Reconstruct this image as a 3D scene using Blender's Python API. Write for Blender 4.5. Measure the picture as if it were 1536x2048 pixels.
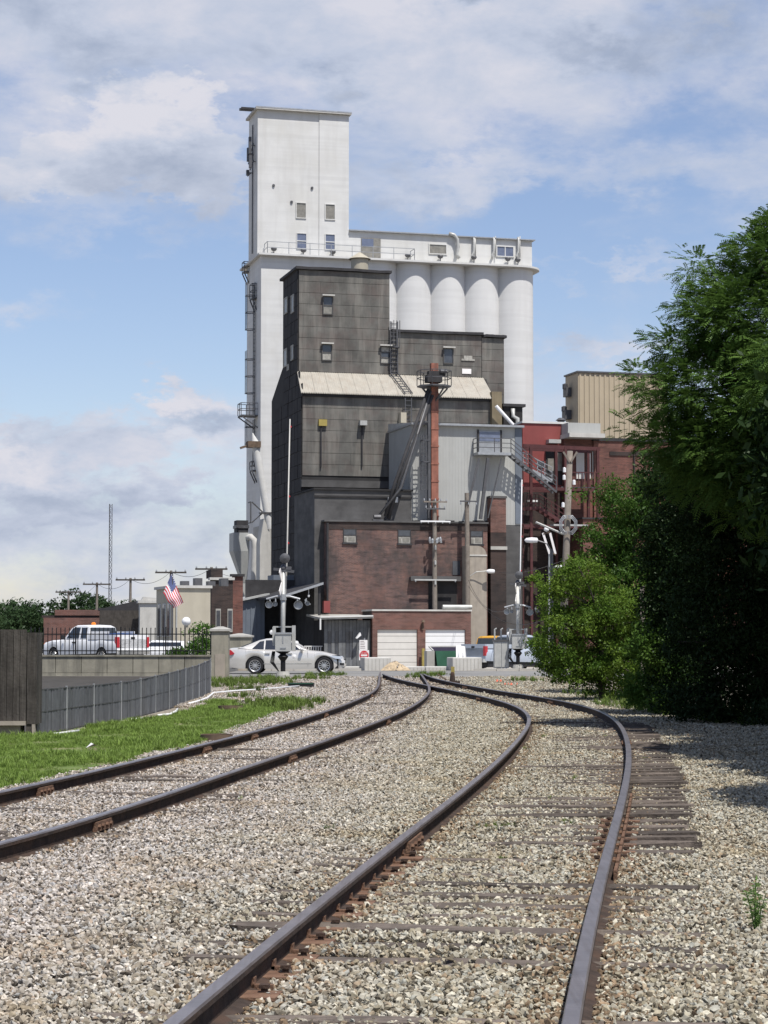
import bpy, bmesh, math, random
import numpy as np
from mathutils import Vector, Matrix
for o in list(bpy.data.objects): bpy.data.objects.remove(o)
S = bpy.context.scene
COL = S.collection
rng = random.Random(7)
R = math.radians
# ------------------------------------------------------------------ camera
F = 4200.0; HOR = 1280.0; CZ = 1.60
PITCH = math.atan((HOR-1024)/F)
cd = bpy.data.cameras.new('camera'); cam = bpy.data.objects.new('camera', cd); COL.objects.link(cam)
cd.sensor_fit = 'VERTICAL'; cd.sensor_height = 36.0; cd.sensor_width = 27.0
cd.lens = F/2048*36.0; cd.clip_start = 0.1; cd.clip_end = 6000
cam.location = (0, 0, CZ); cam.rotation_euler = (R(90)+PITCH, 0, 0)
S.camera = cam
S.view_settings.view_transform = 'Standard'; S.view_settings.look = 'None'
S.view_settings.gamma = 1.0; S.view_settings.exposure = 0.2
S.render.resolution_x = 768; S.render.resolution_y = 1024
S.cycles.max_bounces = 8; S.cycles.transparent_max_bounces = 12
# ------------------------------------------------------------------ sun
EL = 62.0; AZ = 30.0            # sun stands behind the camera, 30 degrees to its right
to_sun = Vector((math.cos(R(EL))*math.sin(R(AZ)), -math.cos(R(EL))*math.cos(R(AZ)), math.sin(R(EL))))
sl = bpy.data.lights.new('sun', 'SUN'); sl.energy = 5.0; sl.angle = R(0.55); sl.color = (1.0, 0.96, 0.9)
so = bpy.data.objects.new('sun', sl); COL.objects.link(so)
so.rotation_euler = to_sun.to_track_quat('Z', 'Y').to_euler(); so.location = (0, -20, 60)
# ------------------------------------------------------------------ world
W = bpy.data.worlds.new('World'); S.world = W; W.use_nodes = True
def build_world():
    nt = W.node_tree; nt.nodes.clear()
    N = lambda t: nt.nodes.new(t)
    L = nt.links.new
    def setv(sock, v):
        if isinstance(v, bpy.types.NodeSocket): L(v, sock)
        else: sock.default_value = v
    def M(op, a, b=0.0, c=None, clamp=False):
        n = N('ShaderNodeMath'); n.operation = op; n.use_clamp = clamp
        setv(n.inputs[0], a); setv(n.inputs[1], b)
        if c is not None: setv(n.inputs[2], c)
        return n.outputs[0]
    sky = N('ShaderNodeTexSky'); sky.sky_type = 'NISHITA'; sky.sun_disc = False
    sky.sun_elevation = R(EL); sky.sun_rotation = R(180-AZ)
    sky.air_density = 1.0; sky.dust_density = 0.6; sky.ozone_density = 1.6
    tc = N('ShaderNodeTexCoord'); sx = N('ShaderNodeSeparateXYZ'); L(tc.outputs['Generated'], sx.inputs[0])
    az = M('ARCTAN2', sx.outputs[0], sx.outputs[1]); el = M('ARCSINE', sx.outputs[2])
    # warp, so that no cloud has a smooth outline
    mp = N('ShaderNodeMapping'); L(tc.outputs['Generated'], mp.inputs[0]); mp.inputs['Scale'].default_value = (1, 1, 2.0)
    def noise(scale, detail=6, rough=.55, dist=0.0, off=(0, 0, 0)):
        m = N('ShaderNodeMapping'); L(mp.outputs[0], m.inputs[0]); m.inputs['Location'].default_value = off
        n = N('ShaderNodeTexNoise'); L(m.outputs[0], n.inputs['Vector']); n.inputs['Scale'].default_value = scale
        n.inputs['Detail'].default_value = detail; n.inputs['Roughness'].default_value = rough
        n.inputs['Distortion'].default_value = dist
        return n.outputs['Fac']
    w1 = noise(22, 7, .6); w2 = noise(22, 7, .6, off=(3.1, 1.7, 5.2))
    w3 = noise(70, 6, .65, off=(1.1, .4, 2.2)); w4 = noise(70, 6, .65, off=(4.1, 6.4, 1.2))
    azw = M('ADD', M('MULTIPLY_ADD', w1, .075, az), M('MULTIPLY_ADD', w3, .026, -.0505))
    elw = M('ADD', M('MULTIPLY_ADD', w2, .06, el), M('MULTIPLY_ADD', w4, .024, -.042))
    def blob(px, py, rx, ry, k, pw=1.0):
        a = M('DIVIDE', M('SUBTRACT', azw, (px-768)/F), rx/F)
        b = M('DIVIDE', M('SUBTRACT', elw, (HOR-py)/F), ry/F)
        r2 = M('ADD', M('MULTIPLY', a, a), M('MULTIPLY', b, b))
        return M('MULTIPLY', M('EXPONENT', M('MULTIPLY', r2, -pw)), k)
    def total(bl, base):
        t = base
        for q in bl: t = M('ADD', t, blob(*q))
        return t
    n1 = noise(7.5, 8, .58, .3, (.3, .2, .1)); n2 = noise(30, 8, .62, .2, (2, 5, 1))
    base = M('ADD', M('MULTIPLY', M('SUBTRACT', n1, .5), 1.5), M('MULTIPLY_ADD', M('SUBTRACT', n2, .5), .7, M('MULTIPLY_ADD', M('EXPONENT', M('MULTIPLY', M('ABSOLUTE', el), -50.0)), .5, .40)))
    soft = total([(560, 60, 620, 150, .42), (1250, 130, 460, 150, .38), (1250, 370, 420, 60, .34), (800, 330, 240, 110, .30), (80, 60, 260, 120, .30), (250, 280, 330, 160, .25),
                  (230, 870, 420, 34, .55), (1200, 700, 200, 18, .35), (1150, 540, 260, 16, .28), (230, 1080, 460, 80, .35), (60, 620, 150, 50, .35),
                  (330, 560, 340, 70, -.55), (200, 700, 340, 80, -.45), (1080, 440, 190, 50, -.25), (1220, 600, 240, 120, -.1), (900, 300, 90, 30, -.2)], base)
    sr = N('ShaderNodeMapRange'); sr.interpolation_type = 'SMOOTHERSTEP'; L(soft, sr.inputs[0]); sr.inputs[1].default_value = .18; sr.inputs[2].default_value = 1.0; sr.inputs[4].default_value = .92
    crisp = total([(260, 250, 190, 125, 1.1), (80, 370, 130, 75, .85), (400, 340, 130, 100, .85), (370, 812, 92, 44, 1.1), (60, 950, 125, 72, 1.3), (250, 905, 130, 38, 1.0), (330, 985, 130, 42, .85), (20, 860, 70, 30, .8),
                   (1190, 112, 90, 40, .75), (960, 6, 130, 34, .8), (1420, 60, 130, 60, .75), (700, 200, 60, 36, .6), (130, 1060, 260, 40, .7)],
                  M('MULTIPLY_ADD', M('SUBTRACT', n2, .5), 1.5, M('MULTIPLY_ADD', M('SUBTRACT', n1, .5), .9, -.10)))
    cr = N('ShaderNodeMapRange'); cr.interpolation_type = 'SMOOTHERSTEP'; L(crisp, cr.inputs[0]); cr.inputs[1].default_value = .12; cr.inputs[2].default_value = .78
    covs = N('ShaderNodeMath'); covs.operation = 'MAXIMUM'; L(sr.outputs[0], covs.inputs[0]); L(cr.outputs[0], covs.inputs[1])
    # the underside and thick parts of the clouds are greyer
    n3 = noise(16, 7, .6, .3, (7, 1, 3))
    gre = total([(270, 365, 190, 85, .48), (160, 150, 130, 60, .45), (1190, 115, 110, 55, .75), (960, 10, 130, 35, .8), (1420, 60, 160, 70, .55),
                 (700, 205, 70, 50, .6), (400, 850, 110, 26, .7), (250, 1010, 300, 60, .45), (30, 30, 120, 80, .45), (270, 235, 190, 60, -.38), (60, 370, 90, 50, -.3), (430, 200, 90, 60, -.25),
                 (330, 790, 90, 34, -.35), (50, 930, 90, 50, -.4), (820, 430, 180, 60, .35), (60, 890, 70, 30, .4)],
                M('ADD', M('MULTIPLY_ADD', M('SUBTRACT', n3, .5), 1.9, .27), M('MULTIPLY', M('SUBTRACT', n2, .5), .9)))
    ramp = N('ShaderNodeValToRGB'); L(gre, ramp.inputs[0]); e = ramp.color_ramp.elements
    e[0].position = 0.0; e[0].color = (7.2, 7.2, 7.9, 1)
    e[1].position = 1.0; e[1].color = (3.8, 4.4, 5.7, 1)
    m1 = e.new(.45); m1.color = (5.6, 6.1, 7.3, 1)
    tint = N('ShaderNodeMix'); tint.data_type = 'RGBA'; tint.blend_type = 'MULTIPLY'; tint.inputs[0].default_value = 1
    L(sky.outputs[0], tint.inputs[6]); tint.inputs[7].default_value = (1.34, 1.26, 1.34, 1)
    mx = N('ShaderNodeMix'); mx.data_type = 'RGBA'
    L(covs.outputs[0], mx.inputs[0]); L(tint.outputs[2], mx.inputs[6]); L(ramp.outputs[0], mx.inputs[7])
    bg = N('ShaderNodeBackground'); bg.inputs['Strength'].default_value = 0.087; L(mx.outputs[2], bg.inputs['Color'])
    out = N('ShaderNodeOutputWorld'); L(bg.outputs[0], out.inputs[0])
build_world()

# ================================================================== helpers
def ray(x, y):
    c, s = math.cos(PITCH), math.sin(PITCH); k = 1024-y
    return (x-768.0, c*F - s*k, s*F + c*k)
def sm(a, b, t):
    t = min(max((t-a)/(b-a), 0), 1); return t*t*(3-2*t)
def gz(X, d):                                 # height of the ground at X, d
    return .22*sm(58, 84, d) - .55*sm(93, 132, d)
def G(x, y, off=0.0):                         # where a pixel's ray meets the ground
    D = ray(x, y); lo, hi = 3.0, 400.0
    for _ in range(50):
        m = (lo+hi)/2; z = CZ + D[2]/D[1]*m
        if z < gz(D[0]/D[1]*m, m)+off: hi = m
        else: lo = m
    return Vector((D[0]/D[1]*lo, lo, CZ+D[2]/D[1]*lo))
def PD(x, y, d):                              # the point of a pixel's ray at distance d
    D = ray(x, y); return Vector((D[0]/D[1]*d, d, CZ + D[2]/D[1]*d))
ANG = R(15.0)
E1 = Vector((math.cos(ANG), math.sin(ANG), 0)); E2 = Vector((-math.sin(ANG), math.cos(ANG), 0)); ORG = Vector((0, 150, 0))
def fu(x, y, V):
    D = Vector(ray(x, y)); C0 = Vector((0, 0, CZ)); t = (V-(C0-ORG).dot(E2))/D.dot(E2); P = C0+D*t
    return (P-ORG).dot(E1), P.z
def fv(x, y, U):
    D = Vector(ray(x, y)); C0 = Vector((0, 0, CZ)); t = (U-(C0-ORG).dot(E1))/D.dot(E1); P = C0+D*t
    return (P-ORG).dot(E2), P.z
def wp(u, v, z): return ORG + E1*u + E2*v + Vector((0, 0, z))

class MB:
    def __init__(s): s.v = []; s.f = []
    def add(s, vs, fs):
        n = len(s.v); s.v += [tuple(p) for p in vs]; s.f += [tuple(i+n for i in f) for f in fs]; return s
    def box(s, a, b, M=None):
        x0, y0, z0 = a; x1, y1, z1 = b
        vs = [Vector(p) for p in ((x0,y0,z0),(x1,y0,z0),(x1,y1,z0),(x0,y1,z0),(x0,y0,z1),(x1,y0,z1),(x1,y1,z1),(x0,y1,z1))]
        if M is not None: vs = [M @ p for p in vs]
        return s.add(vs, [(0,3,2,1),(4,5,6,7),(0,1,5,4),(1,2,6,5),(2,3,7,6),(3,0,4,7)])
    def tube(s, pts, r, n=8, cap=True):
        pts = [Vector(p) for p in pts]; rs = r if isinstance(r, (list, tuple)) else [r]*len(pts)
        rings = []; up = None
        for i, p in enumerate(pts):
            t = (pts[min(i+1, len(pts)-1)]-pts[max(i-1, 0)])
            t = t.normalized() if t.length > 1e-9 else Vector((0, 0, 1))
            if up is None: up = Vector((0, 0, 1)) if abs(t.z) < .9 else Vector((1, 0, 0))
            a = t.cross(up).normalized(); b = a.cross(t).normalized(); up = b
            rings.append([p + a*(rs[i]*math.cos(2*math.pi*k/n)) + b*(rs[i]*math.sin(2*math.pi*k/n)) for k in range(n)])
        vs = [q for rg in rings for q in rg]; fs = []
        for i in range(len(rings)-1):
            for k in range(n): fs.append((i*n+k, i*n+(k+1) % n, (i+1)*n+(k+1) % n, (i+1)*n+k))
        if cap: fs += [tuple(range(n))[::-1], tuple((len(rings)-1)*n+k for k in range(n))]
        return s.add(vs, fs)
    def bar(s, a, b, w, h=None):              # square bar between two points
        a = Vector(a); b = Vector(b); t = (b-a); L_ = t.length; t.normalize(); h = w if h is None else h
        up = Vector((0, 0, 1)) if abs(t.z) < .95 else Vector((0, 1, 0)); x = t.cross(up).normalized(); y = x.cross(t)
        vs = [p + x*sx*w/2 + y*sy*h/2 for p in (a, b) for sx, sy in ((-1,-1),(1,-1),(1,1),(-1,1))]
        return s.add(vs, [(0,1,2,3),(7,6,5,4),(0,4,5,1),(1,5,6,2),(2,6,7,3),(3,7,4,0)])
    def lathe(s, c, prof, n=16, axis='Z', a0=0, a1=2*math.pi):
        c = Vector(c); vs = []; full = abs(a1-a0-2*math.pi) < 1e-6; m = n if full else n+1
        for r_, h in prof:
            for k in range(m):
                a = a0+(a1-a0)*k/n; x, y = r_*math.cos(a), r_*math.sin(a)
                vs.append(c + (Vector((x, y, h)) if axis == 'Z' else Vector((x, h, y)) if axis == 'Y' else Vector((h, x, y))))
        fs = []
        for i in range(len(prof)-1):
            for k in range(n):
                k2 = (k+1) % m; fs.append((i*m+k, i*m+k2, (i+1)*m+k2, (i+1)*m+k))
        return s.add(vs, fs)
    def prism(s, poly, d0, d1, mp=None):      # polygon (a, b) extruded along the third axis
        mp = mp or (lambda a, b, d: (a, d, b)); n = len(poly)
        vs = [mp(a, b, d0) for a, b in poly] + [mp(a, b, d1) for a, b in poly]
        return s.add(vs, [tuple(range(n))[::-1], tuple(range(n, 2*n))] + [(i, (i+1) % n, n+(i+1) % n, n+i) for i in range(n)])
    def mesh(s, name, mat, smooth=False, angle=None):
        me = bpy.data.meshes.new(name); me.from_pydata([tuple(p) for p in s.v], [], s.f)
        bm = bmesh.new(); bm.from_mesh(me); bmesh.ops.recalc_face_normals(bm, faces=bm.faces); bm.to_mesh(me); bm.free()
        if mat: me.materials.append(mat)
        if smooth:
            me.polygons.foreach_set('use_smooth', [True]*len(me.polygons))
            if angle:
                try: me.set_sharp_from_angle(angle=R(angle))
                except Exception: pass
        me.update(); return me
    def build(s, name, mat, parent=None, smooth=False, angle=None, label=None):
        return link(name, s.mesh(name, mat, smooth, angle), parent, label)
def link(name, me, parent=None, label=None, loc=None, rot=None, scale=None):
    o = bpy.data.objects.new(name, me); COL.objects.link(o)
    if parent is not None: o.parent = parent
    if label: o['label'] = label
    if loc is not None: o.location = loc
    if rot is not None: o.rotation_euler = rot
    if scale is not None: o.scale = scale
    return o
def thing(name, label, cat, loc=(0, 0, 0), rz=0, group=None):
    o = bpy.data.objects.new(name, None); COL.objects.link(o); o.location = loc; o.rotation_euler = (0, 0, rz)
    o.empty_display_size = .2; o['label'] = label; o['category'] = cat
    if group: o['group'] = group
    return o
def tag(o, label, cat, group=None):
    o['label'] = label; o['category'] = cat
    if group: o['group'] = group
    return o
def struct(o, kind='structure', label=None):
    o['kind'] = kind
    if label: o['label'] = label
    return o
def dup(o, parent=None):
    c = o.copy(); COL.objects.link(c); c.parent = parent
    for ch in list(o.children): dup(ch, c)
    return c
class Bld:                                    # a building in the tilted block grid; its children use local u, v, z
    def __init__(s, name, label, cat, u, v, z=-.33, group=None):
        s.u, s.v, s.z = u, v, z
        s.t = thing(name, label, cat, wp(u, v, z), ANG, group)
    def L(s, p): return (p[0]-s.u, p[1]-s.v, p[2]-s.z)
    def put(s, name, mb, mat, parent=None, smooth=False, angle=None, label=None):
        mb.v = [s.L(p) for p in mb.v]; return mb.build(name, mat, parent or s.t, smooth, angle, label)
    def box(s, name, u0, u1, v0, v1, z0, z1, mat, parent=None, label=None):
        return s.put(name, MB().box((u0, v0, z0), (u1, v1, z1)), mat, parent, label=label)

# ------------------------------------------------------------------ materials
def mat(name, col, rough=.8, var=.15, scale=2.0, bump=0.0, bscale=30, streak=None, streak_amt=.5, metal=0, rnd=0.0,
        blot=None, blot_amt=.5, blot_scale=.5, spec=.3, stretch=(1, 1, .1), bands=0):
    m = bpy.data.materials.new(name); m.use_nodes = True; nt = m.node_tree; L = nt.links.new
    b = nt.nodes['Principled BSDF']; b.inputs['Roughness'].default_value = rough; b.inputs['Metallic'].default_value = metal
    b.inputs['Specular IOR Level'].default_value = spec
    tc = nt.nodes.new('ShaderNodeTexCoord'); geo = nt.nodes.new('ShaderNodeNewGeometry')
    src = geo.outputs['Position'] if rnd else tc.outputs['Object']     # pieces: one texture runs across them all, so none repeats
    def noise(sc, det=5, st=None, off=(0, 0, 0)):
        mp = nt.nodes.new('ShaderNodeMapping'); L(src, mp.inputs[0])
        if st: mp.inputs['Scale'].default_value = st
        mp.inputs['Location'].default_value = off
        n = nt.nodes.new('ShaderNodeTexNoise'); L(mp.outputs[0], n.inputs['Vector']); n.inputs['Scale'].default_value = sc
        n.inputs['Detail'].default_value = det; n.inputs['Roughness'].default_value = .6
        return n.outputs['Fac']
    def mapr(x, a, b_, c, d):
        n = nt.nodes.new('ShaderNodeMapRange'); L(x, n.inputs[0])
        for i, q in enumerate((a, b_, c, d)): n.inputs[i+1].default_value = q
        return n.outputs[0]
    def mix(fac, a, b_, bt='MIX'):
        n = nt.nodes.new('ShaderNodeMix'); n.data_type = 'RGBA'; n.blend_type = bt
        for sk, q in ((n.inputs[0], fac), (n.inputs[6], a), (n.inputs[7], b_)):
            if isinstance(q, bpy.types.NodeSocket): L(q, sk)
            elif isinstance(q, (int, float)): sk.default_value = q
            else: sk.default_value = (*q[:3], 1)
        return n.outputs[2]
    c = tuple(col)
    hi = tuple(min(1, q*(1+var)) for q in c); lo = tuple(q*(1-var) for q in c)
    out = mix(mapr(noise(scale), .3, .7, 0, 1), lo, hi)
    if bands: out = mix(mapr(noise(1.6, 3, (.04, .04, 1.2), (3, 3, 3)), .45, .6, 0, bands), out, tuple(q*.8 for q in c))
    if blot: out = mix(mapr(noise(blot_scale, 6, None, (4, 2, 9)), .45, .65, 0, blot_amt), out, blot)
    if streak: out = mix(mapr(noise(scale*1.6, 6, stretch, (9, 3, 1)), .48, .72, 0, streak_amt), out, streak)
    if rnd:
        oi = nt.nodes.new('ShaderNodeObjectInfo'); hv = nt.nodes.new('ShaderNodeHueSaturation')
        L(mapr(oi.outputs['Random'], 0, 1, 1-rnd, 1+rnd), hv.inputs['Value']); L(out, hv.inputs['Color']); out = hv.outputs[0]
    L(out, b.inputs['Base Color'])
    if bump:
        bp = nt.nodes.new('ShaderNodeBump'); bp.inputs['Strength'].default_value = bump; bp.inputs['Distance'].default_value = .02
        L(noise(bscale, 6), bp.inputs['Height']); L(bp.outputs[0], b.inputs['Normal'])
    return m
def brick_mat(name, c1, c2, mortar, stain, stain_amt=.6, sc=1.0, stain2=None):
    m = bpy.data.materials.new(name); m.use_nodes = True; nt = m.node_tree; L = nt.links.new; N = nt.nodes.new
    b = nt.nodes['Principled BSDF']; b.inputs['Roughness'].default_value = .9; b.inputs['Specular IOR Level'].default_value = .2
    tc = N('ShaderNodeTexCoord'); sx = N('ShaderNodeSeparateXYZ'); L(tc.outputs['Object'], sx.inputs[0])
    ad = N('ShaderNodeMath'); L(sx.outputs[0], ad.inputs[0]); L(sx.outputs[1], ad.inputs[1])
    cb = N('ShaderNodeCombineXYZ'); L(ad.outputs[0], cb.inputs[0]); L(sx.outputs[2], cb.inputs[1])
    bt = N('ShaderNodeTexBrick'); L(cb.outputs[0], bt.inputs['Vector'])
    bt.inputs['Scale'].default_value = 1.0*sc; bt.inputs['Brick Width'].default_value = .24; bt.inputs['Row Height'].default_value = .085
    bt.inputs['Mortar Size'].default_value = .012; bt.inputs['Color1'].default_value = (*c1, 1); bt.inputs['Color2'].default_value = (*c2, 1)
    bt.inputs['Mortar'].default_value = (*mortar, 1); bt.inputs['Bias'].default_value = -.1
    def noise(s_, off, det=6, st=(1, 1, 1)):
        mp = N('ShaderNodeMapping'); L(tc.outputs['Object'], mp.inputs[0]); mp.inputs['Location'].default_value = off; mp.inputs['Scale'].default_value = st
        n = N('ShaderNodeTexNoise'); L(mp.outputs[0], n.inputs['Vector']); n.inputs['Scale'].default_value = s_; n.inputs['Detail'].default_value = det
        n.inputs['Roughness'].default_value = .65
        return n.outputs['Fac']
    def mixn(fac, a, c_):
        n = N('ShaderNodeMix'); n.data_type = 'RGBA'; L(fac, n.inputs[0]); L(a, n.inputs[6]); n.inputs[7].default_value = (*c_, 1); return n.outputs[2]
    def mr(x, a, b_, c, d):
        n = N('ShaderNodeMapRange'); L(x, n.inputs[0])
        for i, q in enumerate((a, b_, c, d)): n.inputs[i+1].default_value = q
        return n.outputs[0]
    out = mixn(mr(noise(.33, (2, 3, 4), 8, (1.3, 1.3, .8)), .44, .58, 0, stain_amt), bt.outputs['Color'], stain)
    out = mixn(mr(noise(1.6, (5, 1, 2), 8, (1, 1, .4)), .5, .75, 0, .5), out, stain2 or stain)
    out = mixn(mr(noise(1.0, (1, 8, 3), 8, (1.0, 1.0, 5)), .48, .66, 0, .65), out, tuple(q*.55 for q in stain))
    out = mixn(mr(noise(.45, (3, 8, 6), 7), .5, .66, 0, .45), out, tuple(q*1.2 for q in c1))
    L(out, b.inputs['Base Color'])
    bp = N('ShaderNodeBump'); bp.inputs['Strength'].default_value = .4; bp.inputs['Distance'].default_value = .01
    L(bt.outputs['Fac'], bp.inputs['Height']); bp.invert = True; L(bp.outputs[0], b.inputs['Normal'])
    return m
M = {}
M['white_paint'] = mat('white_paint', (.58, .58, .565), .75, .05, .6, .1, 8, streak=(.41, .40, .38), streak_amt=.4, blot=(.50, .49, .45), blot_amt=.5, blot_scale=.3, bands=.35)
M['silo_paint'] = mat('silo_paint', (.59, .59, .58), .75, .03, .6, .06, 8, streak=(.47, .46, .45), streak_amt=.35, bands=.3)
M['concrete'] = mat('concrete', (.36, .35, .32), .9, .16, 1.2, .25, 20, streak=(.2, .19, .17), streak_amt=.45)
M['pale_concrete'] = mat('pale_concrete', (.46, .45, .42), .9, .12, 1.2, .2, 20, streak=(.3, .29, .27), streak_amt=.4)
M['wall_concrete'] = mat('wall_concrete', (.24, .225, .18), .9, .2, 2.0, .3, 20, streak=(.1, .095, .08), streak_amt=.75, rnd=.08)
M['siding'] = mat('siding', (.106, .103, .094), .85, .3, .9, .25, 14, streak=(.25, .235, .205), streak_amt=.55, blot=(.105, .078, .07), blot_amt=.5, blot_scale=.7, rnd=.06)
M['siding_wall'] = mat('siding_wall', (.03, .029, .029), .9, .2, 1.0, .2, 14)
M['siding_dark'] = mat('siding_dark', (.026, .025, .026), .9, .3, .9, .3, 14, streak=(.055, .052, .05), streak_amt=.5)  # left face's shade is put into this colour; small dark parts share it
M['stucco_dark'] = mat('stucco_dark', (.085, .083, .082), .92, .3, .8, .3, 14, streak=(.04, .04, .04), streak_amt=.6, stretch=(.2, .2, 1))
M['dark_trim'] = mat('dark_trim', (.035, .034, .036), .8, .3, 2)
M['sheet_roof'] = mat('sheet_roof', (.37, .345, .295), .55, .12, 1.5, streak=(.3, .25, .2), streak_amt=.5, stretch=(1, .1, 1), metal=.1)
M['grey_sheet'] = mat('grey_sheet', (.36, .365, .35), .6, .05, .7, streak=(.24, .24, .23), streak_amt=.4)
M['beige_sheet'] = mat('beige_sheet', (.40, .335, .24), .6, .06, .8, streak=(.33, .27, .18), streak_amt=.35)
M['blue_grey'] = mat('blue_grey', (.13, .15, .18), .6, .12, 1)
M['red_sheet'] = mat('red_sheet', (.21, .055, .05), .6, .1, .8, streak=(.2, .03, .03), streak_amt=.4)
M['red_steel'] = mat('red_steel', (.07, .024, .024), .6, .25, 3)
M['red_leg'] = mat('red_leg', (.24, .098, .068), .65, .35, 1.4, streak=(.10, .055, .045), streak_amt=.8)
M['steel'] = mat('steel', (.1, .1, .105), .5, .2, 3, metal=.4)
M['pale_steel'] = mat('pale_steel', (.42, .42, .4), .5, .12, 3, metal=.3)
M['galv'] = mat('galv', (.34, .35, .36), .45, .15, 4, metal=.5)
M['rusty'] = mat('rusty', (.12, .085, .06), .85, .35, 3)
M['brick'] = brick_mat('brick', (.175, .09, .07), (.115, .064, .055), (.17, .14, .13), (.06, .052, .05), .85, stain2=(.095, .07, .076))
M['brick_garage'] = brick_mat('brick_garage', (.175, .078, .06), (.125, .056, .046), (.19, .15, .135), (.1, .06, .05), .4)
M['brick_right'] = brick_mat('brick_right', (.2, .075, .055), (.15, .06, .045), (.14, .11, .1), (.08, .045, .04), .4)
M['brick_dark'] = brick_mat('brick_dark', (.06, .04, .034), (.045, .032, .03), (.07, .06, .055), (.03, .027, .027), .7)
M['glass'] = mat('glass', (.05, .055, .065), .12, .3, 2, spec=.6)
M['glass_blue'] = mat('glass_blue', (.12, .14, .2), .15, .2, 2, spec=.6)
M['glass_dull'] = mat('glass_dull', (.2, .19, .165), .35, .25, 3, spec=.5)
M['window_board'] = mat('window_board', (.3, .29, .26), .7, .3, 5)
M['shed_board'] = mat('shed_board', (.12, .125, .13), .8, .25, 3, streak=(.2, .2, .2), streak_amt=.4, rnd=.12)
M['tan_duct'] = mat('tan_duct', (.3, .265, .22), .85, .12, 2, .2, 20, streak=(.19, .165, .14), streak_amt=.5)
M['door_white'] = mat('door_white', (.58, .56, .52), .6, .05, 2)
M['bright_white'] = mat('bright_white', (.7, .7, .7), .5, .03, 2)
M['wood_pole'] = mat('wood_pole', (.19, .165, .14), .9, .2, 4, .3, 30, streak=(.12, .1, .085), streak_amt=.6, stretch=(6, 6, .3))
M['old_wood'] = mat('old_wood', (.055, .048, .042), .9, .35, 3, .5, 20, streak=(.11, .1, .09), streak_amt=.6, stretch=(8, 8, .5), rnd=.2)
M['tie_wood'] = mat('tie_wood', (.105, .086, .072), .95, .4, 5, 1.0, 18, streak=(.035, .03, .027), streak_amt=.85, stretch=(.5, 14, 14), rnd=.3)
M['rail_top'] = mat('rail_top', (.22, .195, .195), .34, .22, 3, streak=(.11, .08, .065), streak_amt=.6, stretch=(8, .3, 8), metal=.55, bump=.1, bscale=25)
M['rail_rust'] = mat('rail_rust', (.045, .032, .026), .9, .4, 9, .6, 40, blot=(.085, .05, .034), blot_amt=.6, blot_scale=4)
M['rust_orange'] = mat('rust_orange', (.16, .095, .062), .9, .35, 9, .6, 60, blot=(.12, .06, .04), blot_amt=.6, blot_scale=14)
M['asphalt'] = mat('asphalt', (.2, .195, .185), .9, .12, .5, .2, 40, blot=(.13, .13, .125), blot_amt=.5)
M['sidewalk'] = mat('sidewalk', (.4, .38, .34), .9, .12, .8, .2, 30)
M['car_silver'] = mat('car_silver', (.62, .60, .56), .22, .02, 1, metal=.35, spec=.6)
M['car_white'] = mat('car_white', (.72, .72, .72), .3, .02, 1, spec=.5)
M['car_yellow'] = mat('car_yellow', (.6, .32, .03), .35, .05, 1, spec=.5)
M['car_lightblue'] = mat('car_lightblue', (.36, .4, .46), .35, .05, 1, spec=.5)
M['car_glass'] = mat('car_glass', (.018, .022, .03), .06, .1, 1, spec=.8)
M['rubber'] = mat('rubber', (.018, .018, .02), .8, .2, 5)
M['black_plastic'] = mat('black_plastic', (.02, .02, .022), .6, .2, 5)
M['alloy'] = mat('alloy', (.62, .62, .62), .3, .05, 4, metal=.8)
M['red_lamp'] = mat('red_lamp', (.4, .02, .03), .25, .1, 5, spec=.6)
M['amber'] = mat('amber', (.8, .22, .02), .3, .1, 5, spec=.5)
M['head_lamp'] = mat('head_lamp', (.5, .55, .62), .12, .1, 5, spec=.8)
M['chrome'] = mat('chrome', (.7, .7, .7), .15, .03, 3, metal=1)
M['blue_tarp'] = mat('blue_tarp', (.03, .08, .25), .5, .2, 3)
M['green_paint'] = mat('green_paint', (.03, .1, .06), .6, .2, 2)
M['sign_red'] = mat('sign_red', (.5, .03, .04), .5, .05, 3)
M['sign_white'] = mat('sign_white', (.75, .72, .7), .5, .05, 3)
M['orange_paint'] = mat('orange_paint', (.6, .14, .08), .7, .1, 3)
M['yellow_paint'] = mat('yellow_paint', (.3, .24, .07), .6, .15, 3)
M['iron'] = mat('iron', (.015, .015, .016), .5, .2, 6, metal=.3)
M['fence_slat'] = mat('fence_slat', (.105, .11, .118), .75, .2, 6, .15, 30, streak=(.17, .175, .18), streak_amt=.4, rnd=.22)
M['stucco_tan'] = mat('stucco_tan', (.4, .365, .29), .9, .08, .8, streak=(.3, .27, .21), streak_amt=.4)
M['bark'] = mat('bark', (.06, .05, .04), .95, .3, 6, .8, 15)
M['sand_heap'] = mat('sand_heap', (.42, .33, .22), .95, .3, 6, .5, 20)
M['dumpster_lid'] = mat('dumpster_lid', (.02, .015, .03), .5, .2, 5)
M['flag_red'] = mat('flag_red', (.6, .05, .07), .8, .05, 3)
M['flag_white'] = mat('flag_white', (.75, .74, .74), .8, .03, 3)
M['flag_blue'] = mat('flag_blue', (.10, .12, .24), .8, .05, 3)

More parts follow.
